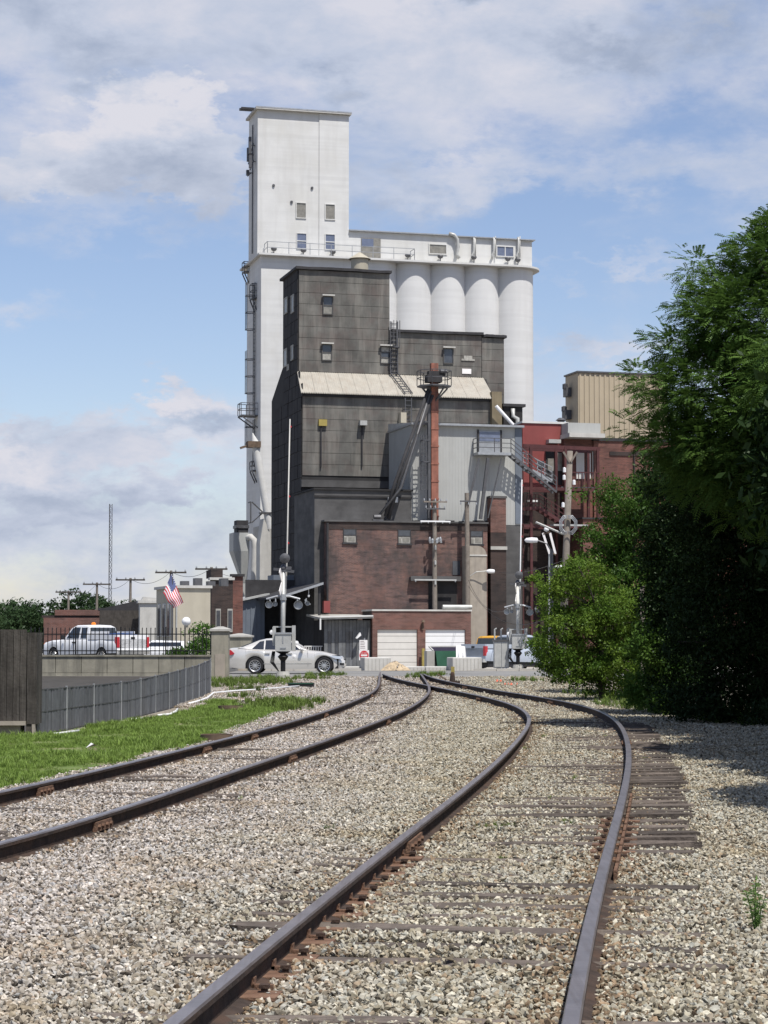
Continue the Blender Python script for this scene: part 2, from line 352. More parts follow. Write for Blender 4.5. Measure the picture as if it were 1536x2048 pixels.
# ================================================================== ground
def ys_list():
    a = list(np.arange(-30, 60, 6.0)) + list(np.arange(60, 140, 2.0)) + list(np.arange(140, 300, 20.0)) + [300, 500, 900, 1600, 3200]
    return a
xs_ = [-3000, -1200, -500, -200, -100, -60, -40, -25, -15, -8, 0, 8, 15, 25, 40, 60, 100, 200, 500, 1200, 3000]
def ground_mesh():
    ys = ys_list(); mb = MB(); n = len(xs_)
    for y in ys:
        for x in xs_: mb.v.append((x, y, gz(x, y)-.012))
    for j in range(len(ys)-1):
        for i in range(n-1): mb.f.append((j*n+i, j*n+i+1, (j+1)*n+i+1, (j+1)*n+i))
    return mb
def gravel_mat():
    m = bpy.data.materials.new('gravel_ground'); m.use_nodes = True; nt = m.node_tree; L = nt.links.new; N = nt.nodes.new
    b = nt.nodes['Principled BSDF']; b.inputs['Roughness'].default_value = .95; b.inputs['Specular IOR Level'].default_value = .15
    tc = N('ShaderNodeTexCoord')
    vo = N('ShaderNodeTexVoronoi'); vo.inputs['Scale'].default_value = 20; vo.inputs['Randomness'].default_value = 1; L(tc.outputs['Object'], vo.inputs['Vector'])
    bw = N('ShaderNodeSeparateColor'); L(vo.outputs['Color'], bw.inputs[0])
    rp = N('ShaderNodeValToRGB'); L(bw.outputs[0], rp.inputs[0]); e = rp.color_ramp.elements
    e[0].color = (.13, .115, .095, 1); e[1].color = (.42, .38, .33, 1); q = e.new(.5); q.color = (.26, .235, .195, 1)
    no = N('ShaderNodeTexNoise'); no.inputs['Scale'].default_value = .35; no.inputs['Detail'].default_value = 6; L(tc.outputs['Object'], no.inputs['Vector'])
    mr = N('ShaderNodeMapRange'); L(no.outputs['Fac'], mr.inputs[0]); mr.inputs[1].default_value = .4; mr.inputs[2].default_value = .65; mr.inputs[3].default_value = 0; mr.inputs[4].default_value = .55
    mx = N('ShaderNodeMix'); mx.data_type = 'RGBA'; L(mr.outputs[0], mx.inputs[0]); L(rp.outputs[0], mx.inputs[6]); mx.inputs[7].default_value = (.2, .165, .12, 1)
    L(mx.outputs[2], b.inputs['Base Color'])
    bp = N('ShaderNodeBump'); bp.inputs['Strength'].default_value = .9; bp.inputs['Distance'].default_value = .03; bp.invert = True
    L(vo.outputs['Distance'], bp.inputs['Height']); L(bp.outputs[0], b.inputs['Normal'])
    return m
M['gravel_ground'] = gravel_mat()
struct(ground_mesh().build('ground', M['gravel_ground']))

# ------------------------------------------------------------------ rail lines (X, distance), read off the rails' own courses
RL = {
 'L1': [(-7.9, 3.0), (-6.3, 8.0), (-4.72, 14.5), (-3.66, 20.0), (-3.44, 21.5), (-3.22, 23.2), (-2.93, 26.1), (-2.72, 27.7), (-2.46, 30.1), (-2.02, 33.9), (-1.51, 39.3), (-1.26, 42), (-.82, 48.6), (-.47, 55.2), (-.25, 60.9), (-.15, 66.5), (-.16, 70.1), (-.16, 76), (-.16, 91)],
 'L2': [(-6.6, 3.0), (-4.6, 8.0), (-3.3, 12.0), (-2.64, 14.5), (-2.47, 16.4), (-2.29, 18), (-2.04, 20.2), (-1.74, 23), (-1.37, 26.1), (-.95, 29.6), (-.56, 33.3), (-.1, 37.8), (.34, 42.5), (.82, 49.4), (1.23, 57.8), (1.37, 62.5), (1.41, 68), (1.38, 76), (1.35, 91)],
 'R1': [(-1.38, 3.0), (-.84, 8.0), (-.71, 9.1), (-.51, 10.6), (-.24, 12.7), (0.0, 14.7), (.37, 17.4), (.82, 20.8), (1.53, 26.7), (1.98, 31), (2.58, 37.1), (2.84, 40.6), (2.97, 44.4), (2.9, 49), (2.66, 53.2), (2.13, 59.9), (1.56, 64.5), (1.0, 68), (.48, 71.5), (.1, 75), (-.06, 79)],
 'R2': [(.12, 3.0), (.68, 8.0), (.87, 9.6), (1.11, 11.4), (1.49, 14.2), (2.1, 18.7), (2.74, 23.6), (3.44, 29.6), (4.03, 35.6), (4.33, 39.5), (4.5, 43.4), (4.5, 46.7), (4.1, 53.2), (3.27, 60.9), (2.5, 66.5), (1.96, 70.3), (1.6, 74), (1.46, 78), (1.42, 82)]}
def smooth_line(P, step=.3):
    P = np.array(P, float)
    def cr(p0, p1, p2, p3, t):
        return .5*((2*p1)+(-p0+p2)*t+(2*p0-5*p1+4*p2-p3)*t*t+(-p0+3*p1-3*p2+p3)*t**3)
    out = []
    for i in range(len(P)-1):
        p0 = P[max(i-1, 0)]; p3 = P[min(i+2, len(P)-1)]
        n = max(2, int(abs(P[i+1][1]-P[i][1])/.1))
        for k in range(n): out.append(cr(p0, P[i], P[i+1], p3, k/n))
    out.append(P[-1]); out = np.array(out)
    d = np.arange(P[0][1], P[-1][1], step); X = np.interp(d, out[:, 1], out[:, 0])
    for w in (14, 10, 8):                                  # running mean: no kinks between the read points
        k = np.ones(2*w+1)/(2*w+1); Xp = np.concatenate([X[0]+(X[0]-X[1:w+1][::-1]), X, X[-1]+(X[-1]-X[-w-1:-1][::-1])]); X = np.convolve(Xp, k, 'valid')
    return X, d
RAIL = {k: smooth_line(v) for k, v in RL.items()}
def rx(k, d): X, D = RAIL[k]; return float(np.interp(d, D, X))
TOP = .15
PROFILE = [(-.037, -.010), (-.030, 0), (.030, 0), (.037, -.010), (.036, -.034), (.011, -.046), (.009, -.128), (.069, -.146), (.069, -.158), (-.069, -.158), (-.069, -.146), (-.009, -.128), (-.011, -.046), (-.036, -.034)]
def rail_mesh(key, d0=None, d1=None):
    X, D = RAIL[key]; mb = MB(); n = len(PROFILE); idx = [i for i in range(len(D)) if (d0 is None or D[i] >= d0) and (d1 is None or D[i] <= d1)][::2]
    for i in idx:
        j0, j1 = max(i-1, 0), min(i+1, len(D)-1); t = Vector((X[j1]-X[j0], D[j1]-D[j0], 0)).normalized(); r = Vector((t.y, -t.x, 0))
        z = gz(X[i], D[i]) + TOP - (.14*sm(78, 84, D[i]))
        for a, b in PROFILE: mb.v.append(Vector((X[i], D[i], z)) + r*a + Vector((0, 0, b)))
    for s in range(len(idx)-1):
        for k in range(n): mb.f.append((s*n+k, s*n+(k+1) % n, (s+1)*n+(k+1) % n, (s+1)*n+k))
    mb.f += [tuple(range(n)), tuple((len(idx)-1)*n+k for k in range(n))[::-1]]
    me = mb.mesh('rail', M['rail_top']); me.materials.append(M['rail_rust'])
    for p in me.polygons:                                  # worn running surface against rusty web and foot
        k = p.index % n if p.index < (len(idx)-1)*n else 5
        p.material_index = 0 if p.center.z > -5 and k in (0, 1, 2) else 1
    return me
tie_lib = []
for q in range(4):
    mb = MB(); n = 7
    r2 = random.Random(q)
    for i in range(n):
        x = -1.32+2.64*i/(n-1)
        for (y, z) in ((-.10, -.14), (.10, -.14), (.10, -.006), (.03, .008), (-.04, -.008), (-.10, 0)):
            mb.v.append((x + (r2.uniform(-.07, .03) if i in (0, n-1) else 0), y + r2.uniform(-.018, .018), z + r2.uniform(-.012, .008)))
    for i in range(n-1):
        for k in range(6): mb.f.append((i*6+k, i*6+(k+1) % 6, (i+1)*6+(k+1) % 6, (i+1)*6+k))
    mb.f += [tuple(range(6)), tuple((n-1)*6+k for k in range(6))[::-1]]
    tie_lib.append(mb.mesh('tie', M['tie_wood']))
plate_me = MB().box((-.17, -.1, 0), (.17, .1, .014)).mesh('tie_plate', M['rust_orange'])
spike_me = MB().box((-.014, -.014, 0), (.014, .014, .05)).box((-.022, -.02, .035), (.022, .02, .052)).mesh('spike', M['rail_rust'])
anchor_me = MB().box((-.085, -.03, -.05), (.085, .0, -.02)).box((-.03, -.03, -.06), (.0, .03, .01)).mesh('rail_anchor', M['rust_orange'])
ties_info = []       # centre, direction, exposures, for keeping stones off
def make_track(name, label, ka, kb, d0, d1, full):
    t = thing(name, label, 'railway track', (0, 0, 0), 0, 'railway tracks curving to the crossing')
    for k in (ka, kb): link('rail', rail_mesh(k), t)
    d = d0; i = 0
    while d < d1:
        xa, xb = rx(ka, d), rx(kb, d); h = math.atan2(rx(ka, d+1)+rx(kb, d+1)-rx(ka, d-1)-rx(kb, d-1), 4)
        c = Vector(((xa+xb)/2, d, 0)); r = Vector((math.cos(h), -math.sin(h), 0)); f = Vector((math.sin(h), math.cos(h), 0))
        rr = random.Random(int(d*100)+(0 if full else 7))
        if full:
            right = 1 if 15.5 < d < 40 else (rr.random() < .15)
            mid = rr.random() < (.0 if d < 10 else .7 if d < 13.5 else .3 if d < 19.5 else .04)
            left = rr.random() < .55 if (10 < d < 18 or 24 < d < 31 or 35 < d < 42) else rr.random() < .08
        else:
            right = rr.random() < .18; mid = rr.random() < .05; left = rr.random() < .1
        z = gz(c.x, d) + (.016 if (right or mid or left) else -.012) + rr.uniform(-.01, .01); tilt = -.022 if (full and 15.5 < d < 40) else rr.uniform(-.006, .006)
        o = link('tie', tie_lib[i % 4], t, loc=(c.x + rr.uniform(-.05, .05)*r.x + (.06 if full else 0), c.y, z), rot=(rr.uniform(-.02, .02), tilt, -h + rr.uniform(-.025, .025)))
        ties_info.append((c.x, c.y, math.cos(h), -math.sin(h), left, mid, right))
        for k, sgn in ((ka, -1), (kb, 1)):
            if full and (9 < d < 15.6 if k == 'R1' else 15 < d < 19):
                xr = rx(k, d - sgn*0); pr = Vector((xr, d + (xr-c.x)*(-math.sin(h)), 0)); xr = rx(k, pr.y); zt = gz(xr, pr.y)
                link('tie_plate', plate_me, t, loc=(xr, pr.y, zt-.004+(.012 if k == 'R1' else .022)), rot=(0, 0, -h))
                if d < 24:
                    for sx, sy in ((-.095, -.05), (.095, .05)):
                        link('spike', spike_me, t, loc=(xr + r.x*sx + f.x*sy, pr.y + r.y*sx + f.y*sy, zt+.006), rot=(0, 0, -h))
        d += .53 + rr.uniform(-.035, .035); i += 1
    return t
def joint(t, key, d, s=1.0):
    h = math.atan2(rx(key, d+.5)-rx(key, d-.5), 1.0); m = MB()
    for sg in (-1, 1):
        m.box((sg*.03-.018, -.42*s, -.125), (sg*.03+.018, .42*s, -.045))
        for q in (-.32, -.12, .12, .32): m.lathe((sg*.05, q*s, -.085), [(.0, -.02), (.022, -.02), (.022, .02), (0, .02)], 6, 'X')
    m.build('joint_bar', M['rust_orange'], t).matrix_local = Matrix.Translation((rx(key, d), d, gz(0, d)+TOP)) @ Matrix.Rotation(-h, 4, 'Z')
tR = make_track('railway_track', 'right rusty track with half buried ties bending right then left to the crossing', 'R1', 'R2', 6.2, 74, True)
tL = make_track('railway_track', 'left rusty track beside the grass with ties buried in pale stones', 'L1', 'L2', 8, 75, False)
for key, ds in (('L1', (21.6, 29.6, 33.5, 43.0, 58)), ('L2', (17.6, 27.4, 39.5)), ): 
    for d in ds: joint(tL, key, d, .55)
for key, ds in (('R2', (31.5, 52.0, 66)), ('R1', (16.1, 55.0))):
    for d in ds: joint(tR, key, d)
for d in np.arange(9.5, 15.9, .53):                        # anchors clipped under the near rail's foot
    h = math.atan2(rx('R1', d+.5)-rx('R1', d-.5), 1.0); link('rail_anchor', anchor_me, tR, loc=(rx('R1', d)+.05, d+.2, .055), rot=(0, 0, -h))
def rust_foot():                                           # a guard strip along the right rail's outer side
    m = MB()
    for a in np.arange(14.0, 21, .6):
        b = a+.57; m.bar((rx('R2', a)+.062, a, .045), (rx('R2', b)+.062, b, .035), .022, .07)
    m.build('guard_strip', M['rust_orange'], tR)
rust_foot()

# ------------------------------------------------------------------ scattering (geometry nodes, one object each)
def scatter(name, pts, rots, scl, protos, label=None, idx=None):
    me = bpy.data.meshes.new(name); me.vertices.add(len(pts)); me.vertices.foreach_set('co', np.asarray(pts, np.float32).ravel())
    a = me.attributes.new('s_rot', 'FLOAT_VECTOR', 'POINT'); a.data.foreach_set('vector', np.asarray(rots, np.float32).ravel())
    a = me.attributes.new('s_scl', 'FLOAT', 'POINT'); a.data.foreach_set('value', np.asarray(scl, np.float32))
    a = me.attributes.new('s_idx', 'INT', 'POINT'); a.data.foreach_set('value', (np.random.RandomState(3).randint(0, len(protos), len(pts)) if idx is None else idx).astype(np.int32))
    o = link(name, me); o['kind'] = 'stuff'
    if label: o['label'] = label
    c = bpy.data.collections.new(name+'_kinds')
    for i, p in enumerate(protos): c.objects.link(bpy.data.objects.new('%s_kind_%02d' % (name, i), p))
    ng = bpy.data.node_groups.new(name, 'GeometryNodeTree')
    ng.interface.new_socket('Geometry', in_out='INPUT', socket_type='NodeSocketGeometry'); ng.interface.new_socket('Geometry', in_out='OUTPUT', socket_type='NodeSocketGeometry')
    N = ng.nodes.new; L = ng.links.new; gi = N('NodeGroupInput'); go = N('NodeGroupOutput'); ip = N('GeometryNodeInstanceOnPoints')
    ci = N('GeometryNodeCollectionInfo'); ci.inputs[0].default_value = c; ci.inputs['Separate Children'].default_value = True; ci.inputs['Reset Children'].default_value = True
    def attr(nm, ty):
        n = N('GeometryNodeInputNamedAttribute'); n.data_type = ty; n.inputs[0].default_value = nm; return n.outputs[0]
    L(gi.outputs[0], ip.inputs['Points']); L(ci.outputs[0], ip.inputs['Instance']); ip.inputs['Pick Instance'].default_value = True
    L(attr('s_idx', 'INT'), ip.inputs['Instance Index']); L(attr('s_rot', 'FLOAT_VECTOR'), ip.inputs['Rotation']); L(attr('s_scl', 'FLOAT'), ip.inputs['Scale'])
    L(ip.outputs[0], go.inputs[0]); md = o.modifiers.new('scatter', 'NODES'); md.node_group = ng
    return o
def inpoly(x, y, P):
    x = np.asarray(x); y = np.asarray(y); r = np.zeros(x.shape, bool); n = len(P)
    for i in range(n):
        x0, y0 = P[i]; x1, y1 = P[(i+1) % n]
        if y0 == y1: continue
        c = ((y0 > y) != (y1 > y)) & (x < (x1-x0)*(y-y0)/(y1-y0)+x0); r ^= c
    return r
# the lawn left of the tracks: track side, then the gravel spur, then back along the slatted fence
LAWN = [(-16, 4)] + [(rx('L1', d)-.75-(.12*math.sin(d*1.7)), d) for d in (4, 6, 8, 10, 12, 14, 16, 18, 20, 22, 24, 26, 28, 30, 32, 34)]
LAWN += [tuple(G(*p).xy) for p in ((505, 1441), (560, 1422), (596, 1404), (560, 1402), (520, 1411), (455, 1416), (470, 1402), (430, 1402), (380, 1425), (300, 1440), (78, 1474), (0, 1478))] + [(-16, 34)]
def spray_poly(name, P, z, m_, kind='structure'):
    bm = bmesh.new(); vs = [bm.verts.new((p[0], p[1], z+gz(*p))) for p in P]; f = bm.faces.new(vs)
    bmesh.ops.triangulate(bm, faces=[f]); me = bpy.data.meshes.new(name); bm.to_mesh(me); bm.free(); me.materials.append(m_)
    return struct(link(name, me), kind)
M['lawn'] = mat('lawn', (.10, .145, .035), .95, .3, 3, .5, 40, blot=(.24, .21, .12), blot_amt=.8, blot_scale=1.2)
spray_poly('lawn', LAWN, .012, M['lawn'])
def leaf_mat(name, a, b, trans=.35, rnd=.25):
    m = bpy.data.materials.new(name); m.use_nodes = True; nt = m.node_tree; nt.nodes.clear(); N = nt.nodes.new; L = nt.links.new
    tc = N('ShaderNodeTexCoord'); no = N('ShaderNodeTexNoise'); no.inputs['Scale'].default_value = 1.1; no.inputs['Detail'].default_value = 8; no.inputs['Roughness'].default_value = .75
    L(tc.outputs['Object'], no.inputs['Vector']); mr = N('ShaderNodeMapRange'); L(no.outputs['Fac'], mr.inputs[0]); mr.inputs[1].default_value = .35; mr.inputs[2].default_value = .65
    mx = N('ShaderNodeMix'); mx.data_type = 'RGBA'; L(mr.outputs[0], mx.inputs[0]); mx.inputs[6].default_value = (*a, 1); mx.inputs[7].default_value = (*b, 1)
    oi = N('ShaderNodeObjectInfo'); hs = N('ShaderNodeHueSaturation'); m2 = N('ShaderNodeMapRange'); L(oi.outputs['Random'], m2.inputs[0]); m2.inputs[3].default_value = 1-rnd; m2.inputs[4].default_value = 1+rnd
    L(m2.outputs[0], hs.inputs['Value']); L(mx.outputs[2], hs.inputs['Color'])
    df = N('ShaderNodeBsdfDiffuse'); tr = N('ShaderNodeBsdfTranslucent'); gl = N('ShaderNodeBsdfGlossy'); gl.inputs['Roughness'].default_value = .45; gl.inputs['Color'].default_value = (.6, .65, .6, 1)
    L(hs.outputs[0], df.inputs[0]); L(hs.outputs[0], tr.inputs[0]); m1 = N('ShaderNodeMixShader'); m1.inputs[0].default_value = trans
    L(df.outputs[0], m1.inputs[1]); L(tr.outputs[0], m1.inputs[2]); m3 = N('ShaderNodeMixShader'); m3.inputs[0].default_value = .015; L(m1.outputs[0], m3.inputs[1]); L(gl.outputs[0], m3.inputs[2])
    o = N('ShaderNodeOutputMaterial'); L(m3.outputs[0], o.inputs[0]); return m
M['grass'] = leaf_mat('grass', (.12, .21, .035), (.26, .32, .09), .35, .35)
M['weed'] = leaf_mat('weed', (.08, .14, .025), (.18, .21, .06), .35, .4)
RS = np.random.RandomState(11)
def tuft(n, h, w, spread, seed):
    r2 = random.Random(seed); mb = MB()
    for i in range(n):
        a = r2.uniform(0, 6.28); ln = Vector((math.cos(a), math.sin(a), 0)); b = ln.cross(Vector((0, 0, 1)))*w/2; o = Vector((r2.uniform(-1, 1), r2.uniform(-1, 1), 0))*spread*.4
        hh = h*r2.uniform(.6, 1.2); k = r2.uniform(.2, .8)*spread
        p1 = o+ln*k*.4+Vector((0, 0, hh*.6)); p2 = o+ln*k*1.3+Vector((0, 0, hh)); j = len(mb.v)
        mb.v += [o-b, o+b, p1+b*.8, p1-b*.8, p2]; mb.f += [(j, j+1, j+2, j+3), (j+3, j+2, j+4)]
    return mb
tufts = [tuft(9, .075, .008, .06, q).mesh('grass_tuft', M['grass']) for q in range(5)]
def grass_field(name, poly, dens, smin, smax, protos, far=2.2, lo=None):
    P = np.array(poly); x0, y0 = P.min(0); x1, y1 = P.max(0); n = int((x1-x0)*(y1-y0)*dens)
    x = RS.uniform(x0, x1, n); y = RS.uniform(y0, y1, n)
    k = inpoly(x, y, poly) & (x > -.183*y-far) & (y > 12); x, y = x[k], y[k]
    pt = np.sin(x*1.35+.8*np.sin(y*.5))*np.sin(y*.62+x*.4)+.5*np.sin(x*4.1-y*1.3)*np.sin(y*2.3); k = RS.uniform(0, 1, len(x)) < np.clip(1.05+.75*pt, .12, 1); x, y = x[k], y[k]; x = x+RS.normal(0, .12, len(x)); y = y+RS.normal(0, .2, len(x))
    z = np.array([gz(a, b) for a, b in zip(x, y)])
    rot = np.stack([RS.uniform(-.2, .2, len(x)), RS.uniform(-.2, .2, len(x)), RS.uniform(0, 6.28, len(x))], 1)
    cl = .72+.45*np.sin(x*1.9+1.3*np.sin(y*1.1))*np.sin(y*1.5)+.3*np.sin(x*5.3+y*3.1)*np.sin(y*4.7-x)
    return scatter(name, np.stack([x, y, z], 1), rot, RS.uniform(smin, smax, len(x))*cl, protos)
grass_field('grass', LAWN, 420, .55, 1.5, tufts)
# ------------------------------------------------------------------ ballast stones
def stone_mat():
    m = bpy.data.materials.new('ballast_stone'); m.use_nodes = True; nt = m.node_tree; N = nt.nodes.new; L = nt.links.new
    b = nt.nodes['Principled BSDF']; b.inputs['Roughness'].default_value = .9; b.inputs['Specular IOR Level'].default_value = .2
    oi = N('ShaderNodeObjectInfo'); rp = N('ShaderNodeValToRGB'); L(oi.outputs['Random'], rp.inputs[0]); e = rp.color_ramp.elements; rp.color_ramp.interpolation = 'LINEAR'
    e[0].position = 0; e[0].color = (.07, .063, .055, 1); e[1].position = 1; e[1].color = (.58, .55, .50, 1)
    for p, c in ((.12, (.2, .175, .145)), (.3, (.31, .28, .225)), (.36, (.33, .315, .29)), (.55, (.40, .365, .31)), (.62, (.30, .235, .18)), (.66, (.40, .38, .35)), (.8, (.33, .335, .33)), (.86, (.47, .44, .40))):
        q = e.new(p); q.color = (*c, 1)
    ge = N('ShaderNodeNewGeometry'); sx = N('ShaderNodeSeparateXYZ'); L(ge.outputs['Position'], sx.inputs[0])
    # greyish pink new stone spread round the left track, yellower old stone with rust dust along the right one
    no = N('ShaderNodeTexNoise'); no.inputs['Scale'].default_value = .55; no.inputs['Detail'].default_value = 5; L(ge.outputs['Position'], no.inputs['Vector'])
    a = N('ShaderNodeMath'); a.operation = 'MULTIPLY_ADD'; L(sx.outputs[1], a.inputs[0]); a.inputs[1].default_value = -.052; L(sx.outputs[0], a.inputs[2])
    a2 = N('ShaderNodeMath'); a2.operation = 'MULTIPLY_ADD'; L(no.outputs['Fac'], a2.inputs[0]); a2.inputs[1].default_value = 3.0; L(a.outputs[0], a2.inputs[2])
    mr = N('ShaderNodeMapRange'); L(a2.outputs[0], mr.inputs[0]); mr.inputs[1].default_value = -1.2; mr.inputs[2].default_value = .9
    tn = N('ShaderNodeMix'); tn.data_type = 'RGBA'; L(mr.outputs[0], tn.inputs[0]); tn.inputs[6].default_value = (1.02, .985, .975, 1); tn.inputs[7].default_value = (.94, .925, .81, 1)
    ml = N('ShaderNodeMix'); ml.data_type = 'RGBA'; ml.blend_type = 'MULTIPLY'; ml.inputs[0].default_value = 1; L(rp.outputs[0], ml.inputs[6]); L(tn.outputs[2], ml.inputs[7])
    n2 = N('ShaderNodeTexNoise'); n2.inputs['Scale'].default_value = 40; n2.inputs['Detail'].default_value = 4; L(ge.outputs['Position'], n2.inputs['Vector'])
    m3 = N('ShaderNodeMapRange'); L(n2.outputs['Fac'], m3.inputs[0]); m3.inputs[1].default_value = .3; m3.inputs[2].default_value = .7; m3.inputs[3].default_value = .72; m3.inputs[4].default_value = 1.2
    hs = N('ShaderNodeHueSaturation'); L(ml.outputs[2], hs.inputs['Color']); L(m3.outputs[0], hs.inputs['Value'])
    n4 = N('ShaderNodeTexNoise'); n4.inputs['Scale'].default_value = .9; n4.inputs['Detail'].default_value = 6; L(ge.outputs['Position'], n4.inputs['Vector'])
    m4 = N('ShaderNodeMapRange'); L(n4.outputs['Fac'], m4.inputs[0]); m4.inputs[1].default_value = .52; m4.inputs[2].default_value = .72; m4.inputs[3].default_value = 0; m4.inputs[4].default_value = .55
    m5 = N('ShaderNodeMix'); m5.data_type = 'RGBA'; m5.blend_type = 'MULTIPLY'; L(m4.outputs[0], m5.inputs[0]); L(hs.outputs[0], m5.inputs[6]); m5.inputs[7].default_value = (.75, .62, .42, 1)
    L(m5.outputs[2], b.inputs['Base Color']); return m
M['stone'] = stone_mat()
def stone_me(seed):
    r2 = random.Random(seed); bm = bmesh.new(); bmesh.ops.create_icosphere(bm, subdivisions=1, radius=1)
    sx, sy, sz = r2.uniform(1.0, 1.5), r2.uniform(.7, 1.05), r2.uniform(.45, .85)
    for v in bm.verts:
        v.co *= r2.uniform(.8, 1.35)
        for _ in range(1): v.co = Vector((v.co.x*sx, v.co.y*sy, v.co.z*sz))
    for q in range(8):                                     # cut faces off: crushed stone is angular
        n = Vector((r2.gauss(0, 1), r2.gauss(0, 1), r2.gauss(0, 1))).normalized(); dd = r2.uniform(.30, .56)
        for v in bm.verts:
            k = v.co.dot(n)-dd
            if k > 0: v.co -= n*k
    me = bpy.data.meshes.new('stone'); bmesh.ops.remove_doubles(bm, verts=bm.verts, dist=.04); bm.to_mesh(me); bm.free(); me.materials.append(M['stone']); return me
stones = [stone_me(q) for q in range(12)]
M['rust_stone'] = mat('rust_stone', (.19, .135, .085), .95, .45, 30, rnd=.45)
rust_stones = []
for q in range(6): r_ = stones[q].copy(); r_.materials.clear(); r_.materials.append(M['rust_stone']); rust_stones.append(r_)
def ballast():
    out = []
    TI = np.array([t[:4] for t in ties_info]); TE = np.array([t[4:] for t in ties_info], float)
    for d0, d1, dens, s0, s1 in ((6.3, 10, 2700, .012, .032), (10, 16, 2100, .013, .032), (16, 24, 1550, .014, .031), (24, 36, 900, .017, .034), (36, 50, 420, .02, .038), (50, 62, 230, .024, .042), (62, 80, 110, .026, .046)):
        xl, xr = -.183*d1-1.8, min(.183*d1+2.0, 8.6); n = int((xr-xl)*(d1-d0)*dens)
        x = RS.uniform(xl, xr, n); y = RS.uniform(d0, d1, n); s = (s0+(s1-s0)*RS.beta(1.3, 2.8, n))*1.02
        k = ~inpoly(x, y, LAWN) & (x > -.183*y-1.7) & (x < .183*y+1.9)
        k &= x > np.interp(y, *RAIL['L1'][::-1])-np.where(y < 50, 1.3+.35*np.sin(y*.9)+RS.uniform(0, .5, n), 5.0)
        for key in RAIL:
            h = np.interp(y, RAIL[key][1], RAIL[key][0]); g_ = .05+s*.7
            k &= ~((np.abs(x-h) < g_) & (y > RAIL[key][1][0]) & (y < RAIL[key][1][-1]))
        k &= ~((x > 6.3+.3*np.sin(y)) & (y > 40) & (RS.uniform(0, 1, n) < .6))
        x, y, s = x[k], y[k], s[k]; keep = np.ones(len(x), bool)
        for (cx, cy, c_, s_), (le, mi, ri) in zip(TI, TE):
            if cy < d0-2 or cy > d1+2: continue
            j = np.where(np.abs(y-cy) < 1.1)[0]
            a = (x[j]-cx)*c_+(y[j]-cy)*s_; b = -(x[j]-cx)*s_+(y[j]-cy)*c_
            on = (np.abs(b) < .115+.3*s[j]) & (np.abs(a) < 1.36)
            ex = np.where(a < -.8, le, np.where(a > .97+.1*np.sin(cy*7), ri, np.where(a > .6, 0, mi))); pr = RS.uniform(0, 1, len(j))
            keep[j[on & (ex > 0) & (pr < .93)]] = False
            if 15.5 < cy < 40: keep[j[(np.abs(b) < .27) & (a > 1.0) & (a < 1.40) & (pr < .25)]] = False
        x, y, s = x[keep], y[keep], s[keep]; print('stones', d0, len(x)); out.append((x, y, s))
    x = np.concatenate([o[0] for o in out]); y = np.concatenate([o[1] for o in out]); s = np.concatenate([o[2] for o in out])
    hgt = .012*np.sin(x*2.1+y*.7)+.01*np.sin(y*1.9-x)
    z = np.array([gz(a, b) for a, b in zip(x, y)])+hgt*.6+RS.uniform(-.016, .016, len(x))+s*.2
    rot = RS.uniform(0, 6.28, (len(x), 3)); rot[:, :2] = RS.normal(0, .6, (len(x), 2))
    dist = np.full(len(x), 9.0)
    for key in RAIL: dist = np.minimum(dist, np.abs(x-np.interp(y, RAIL[key][1], RAIL[key][0]))+np.where(key[0] == 'L', .12, 0))
    rusty_ = RS.uniform(0, 1, len(x)) < .5*np.exp(-((dist-.05)/.2)**2)+.05*((x > -.2+.06*y) & (x < .5+.14*y))
    idx = np.where(rusty_, 12+RS.randint(0, 6, len(x)), RS.randint(0, 12, len(x)))
    scatter('ballast', np.stack([x, y, z], 1), rot, s, stones+rust_stones, idx=idx)
ballast()

# ================================================================== road and paved ground
def sheet(name, pts, z, m_, nx=14):
    return spray_poly(name, pts, z, m_)
def strip(name, f0, f1, x0, x1, z, m_, n=40):             # a sheet between two curves y=f(x)
    mb = MB(); k = 4
    for i in range(n+1):
        x = x0+(x1-x0)*i/n
        for j in range(k+1):
            y = f0(x)+(f1(x)-f0(x))*j/k; mb.v.append((x, y, gz(x, y)+z))
    for i in range(n):
        for j in range(k): mb.f.append((i*(k+1)+j, i*(k+1)+j+1, (i+1)*(k+1)+j+1, (i+1)*(k+1)+j))
    return struct(mb.build(name, m_))
strip('road', lambda x: 79.5-.10*x, lambda x: 93.5-.05*x, -60, 60, .006, M['asphalt'])
strip('yard_pavement', lambda x: 94.2-.05*x, lambda x: 146+.2*x, -6.6, 40, .004, M['sidewalk'])
def kerb():
    for i in range(24):
        x = -6.0+i*1.0
        if -1.2 < x < 3.2: continue
        y = 93.6-.05*x; struct(MB().box((x, y, gz(x, y)-.1), (x+.985, y+.28, gz(x, y)+.12)).build('kerb', M['sidewalk']))
kerb()

# ================================================================== white grain elevator
WV = 45.0; GB = -.45
uL = fu(521, 900, WV)[0]; zC = fu(521, 511, WV)[1]
ce = Bld('grain_elevator', 'tall white concrete grain elevator with headhouse tower and row of round silos', 'grain elevator', uL, WV)
cs = [fu(x, 800, WV+2.0)[0] for x in (1024, 821)]; SP = (cs[0]-cs[1])/3; SR = SP*.62
vb = fv(493, 900, uL)[0]; uF = cs[0]-4*SP
ce.box('wall', uL, uF, WV, vb, GB, zC, M['white_paint'])
ce.box('wall', uF, cs[0]+SR*.5, WV+SR*1.3, vb+2, GB, zC, M['white_paint'])
for i in range(5):
    mb = MB(); c = cs[0]-i*SP
    mb.lathe((c, WV+SR, 0), [(SR, GB), (SR, zC)], 72)
    ce.put('silo', mb, M['silo_paint'], smooth=True)
# unpainted base course
ce.box('plinth', uL-.05, uL+4.2, WV-.05, WV+3, GB, fu(530, 1052, WV)[1], M['concrete'])
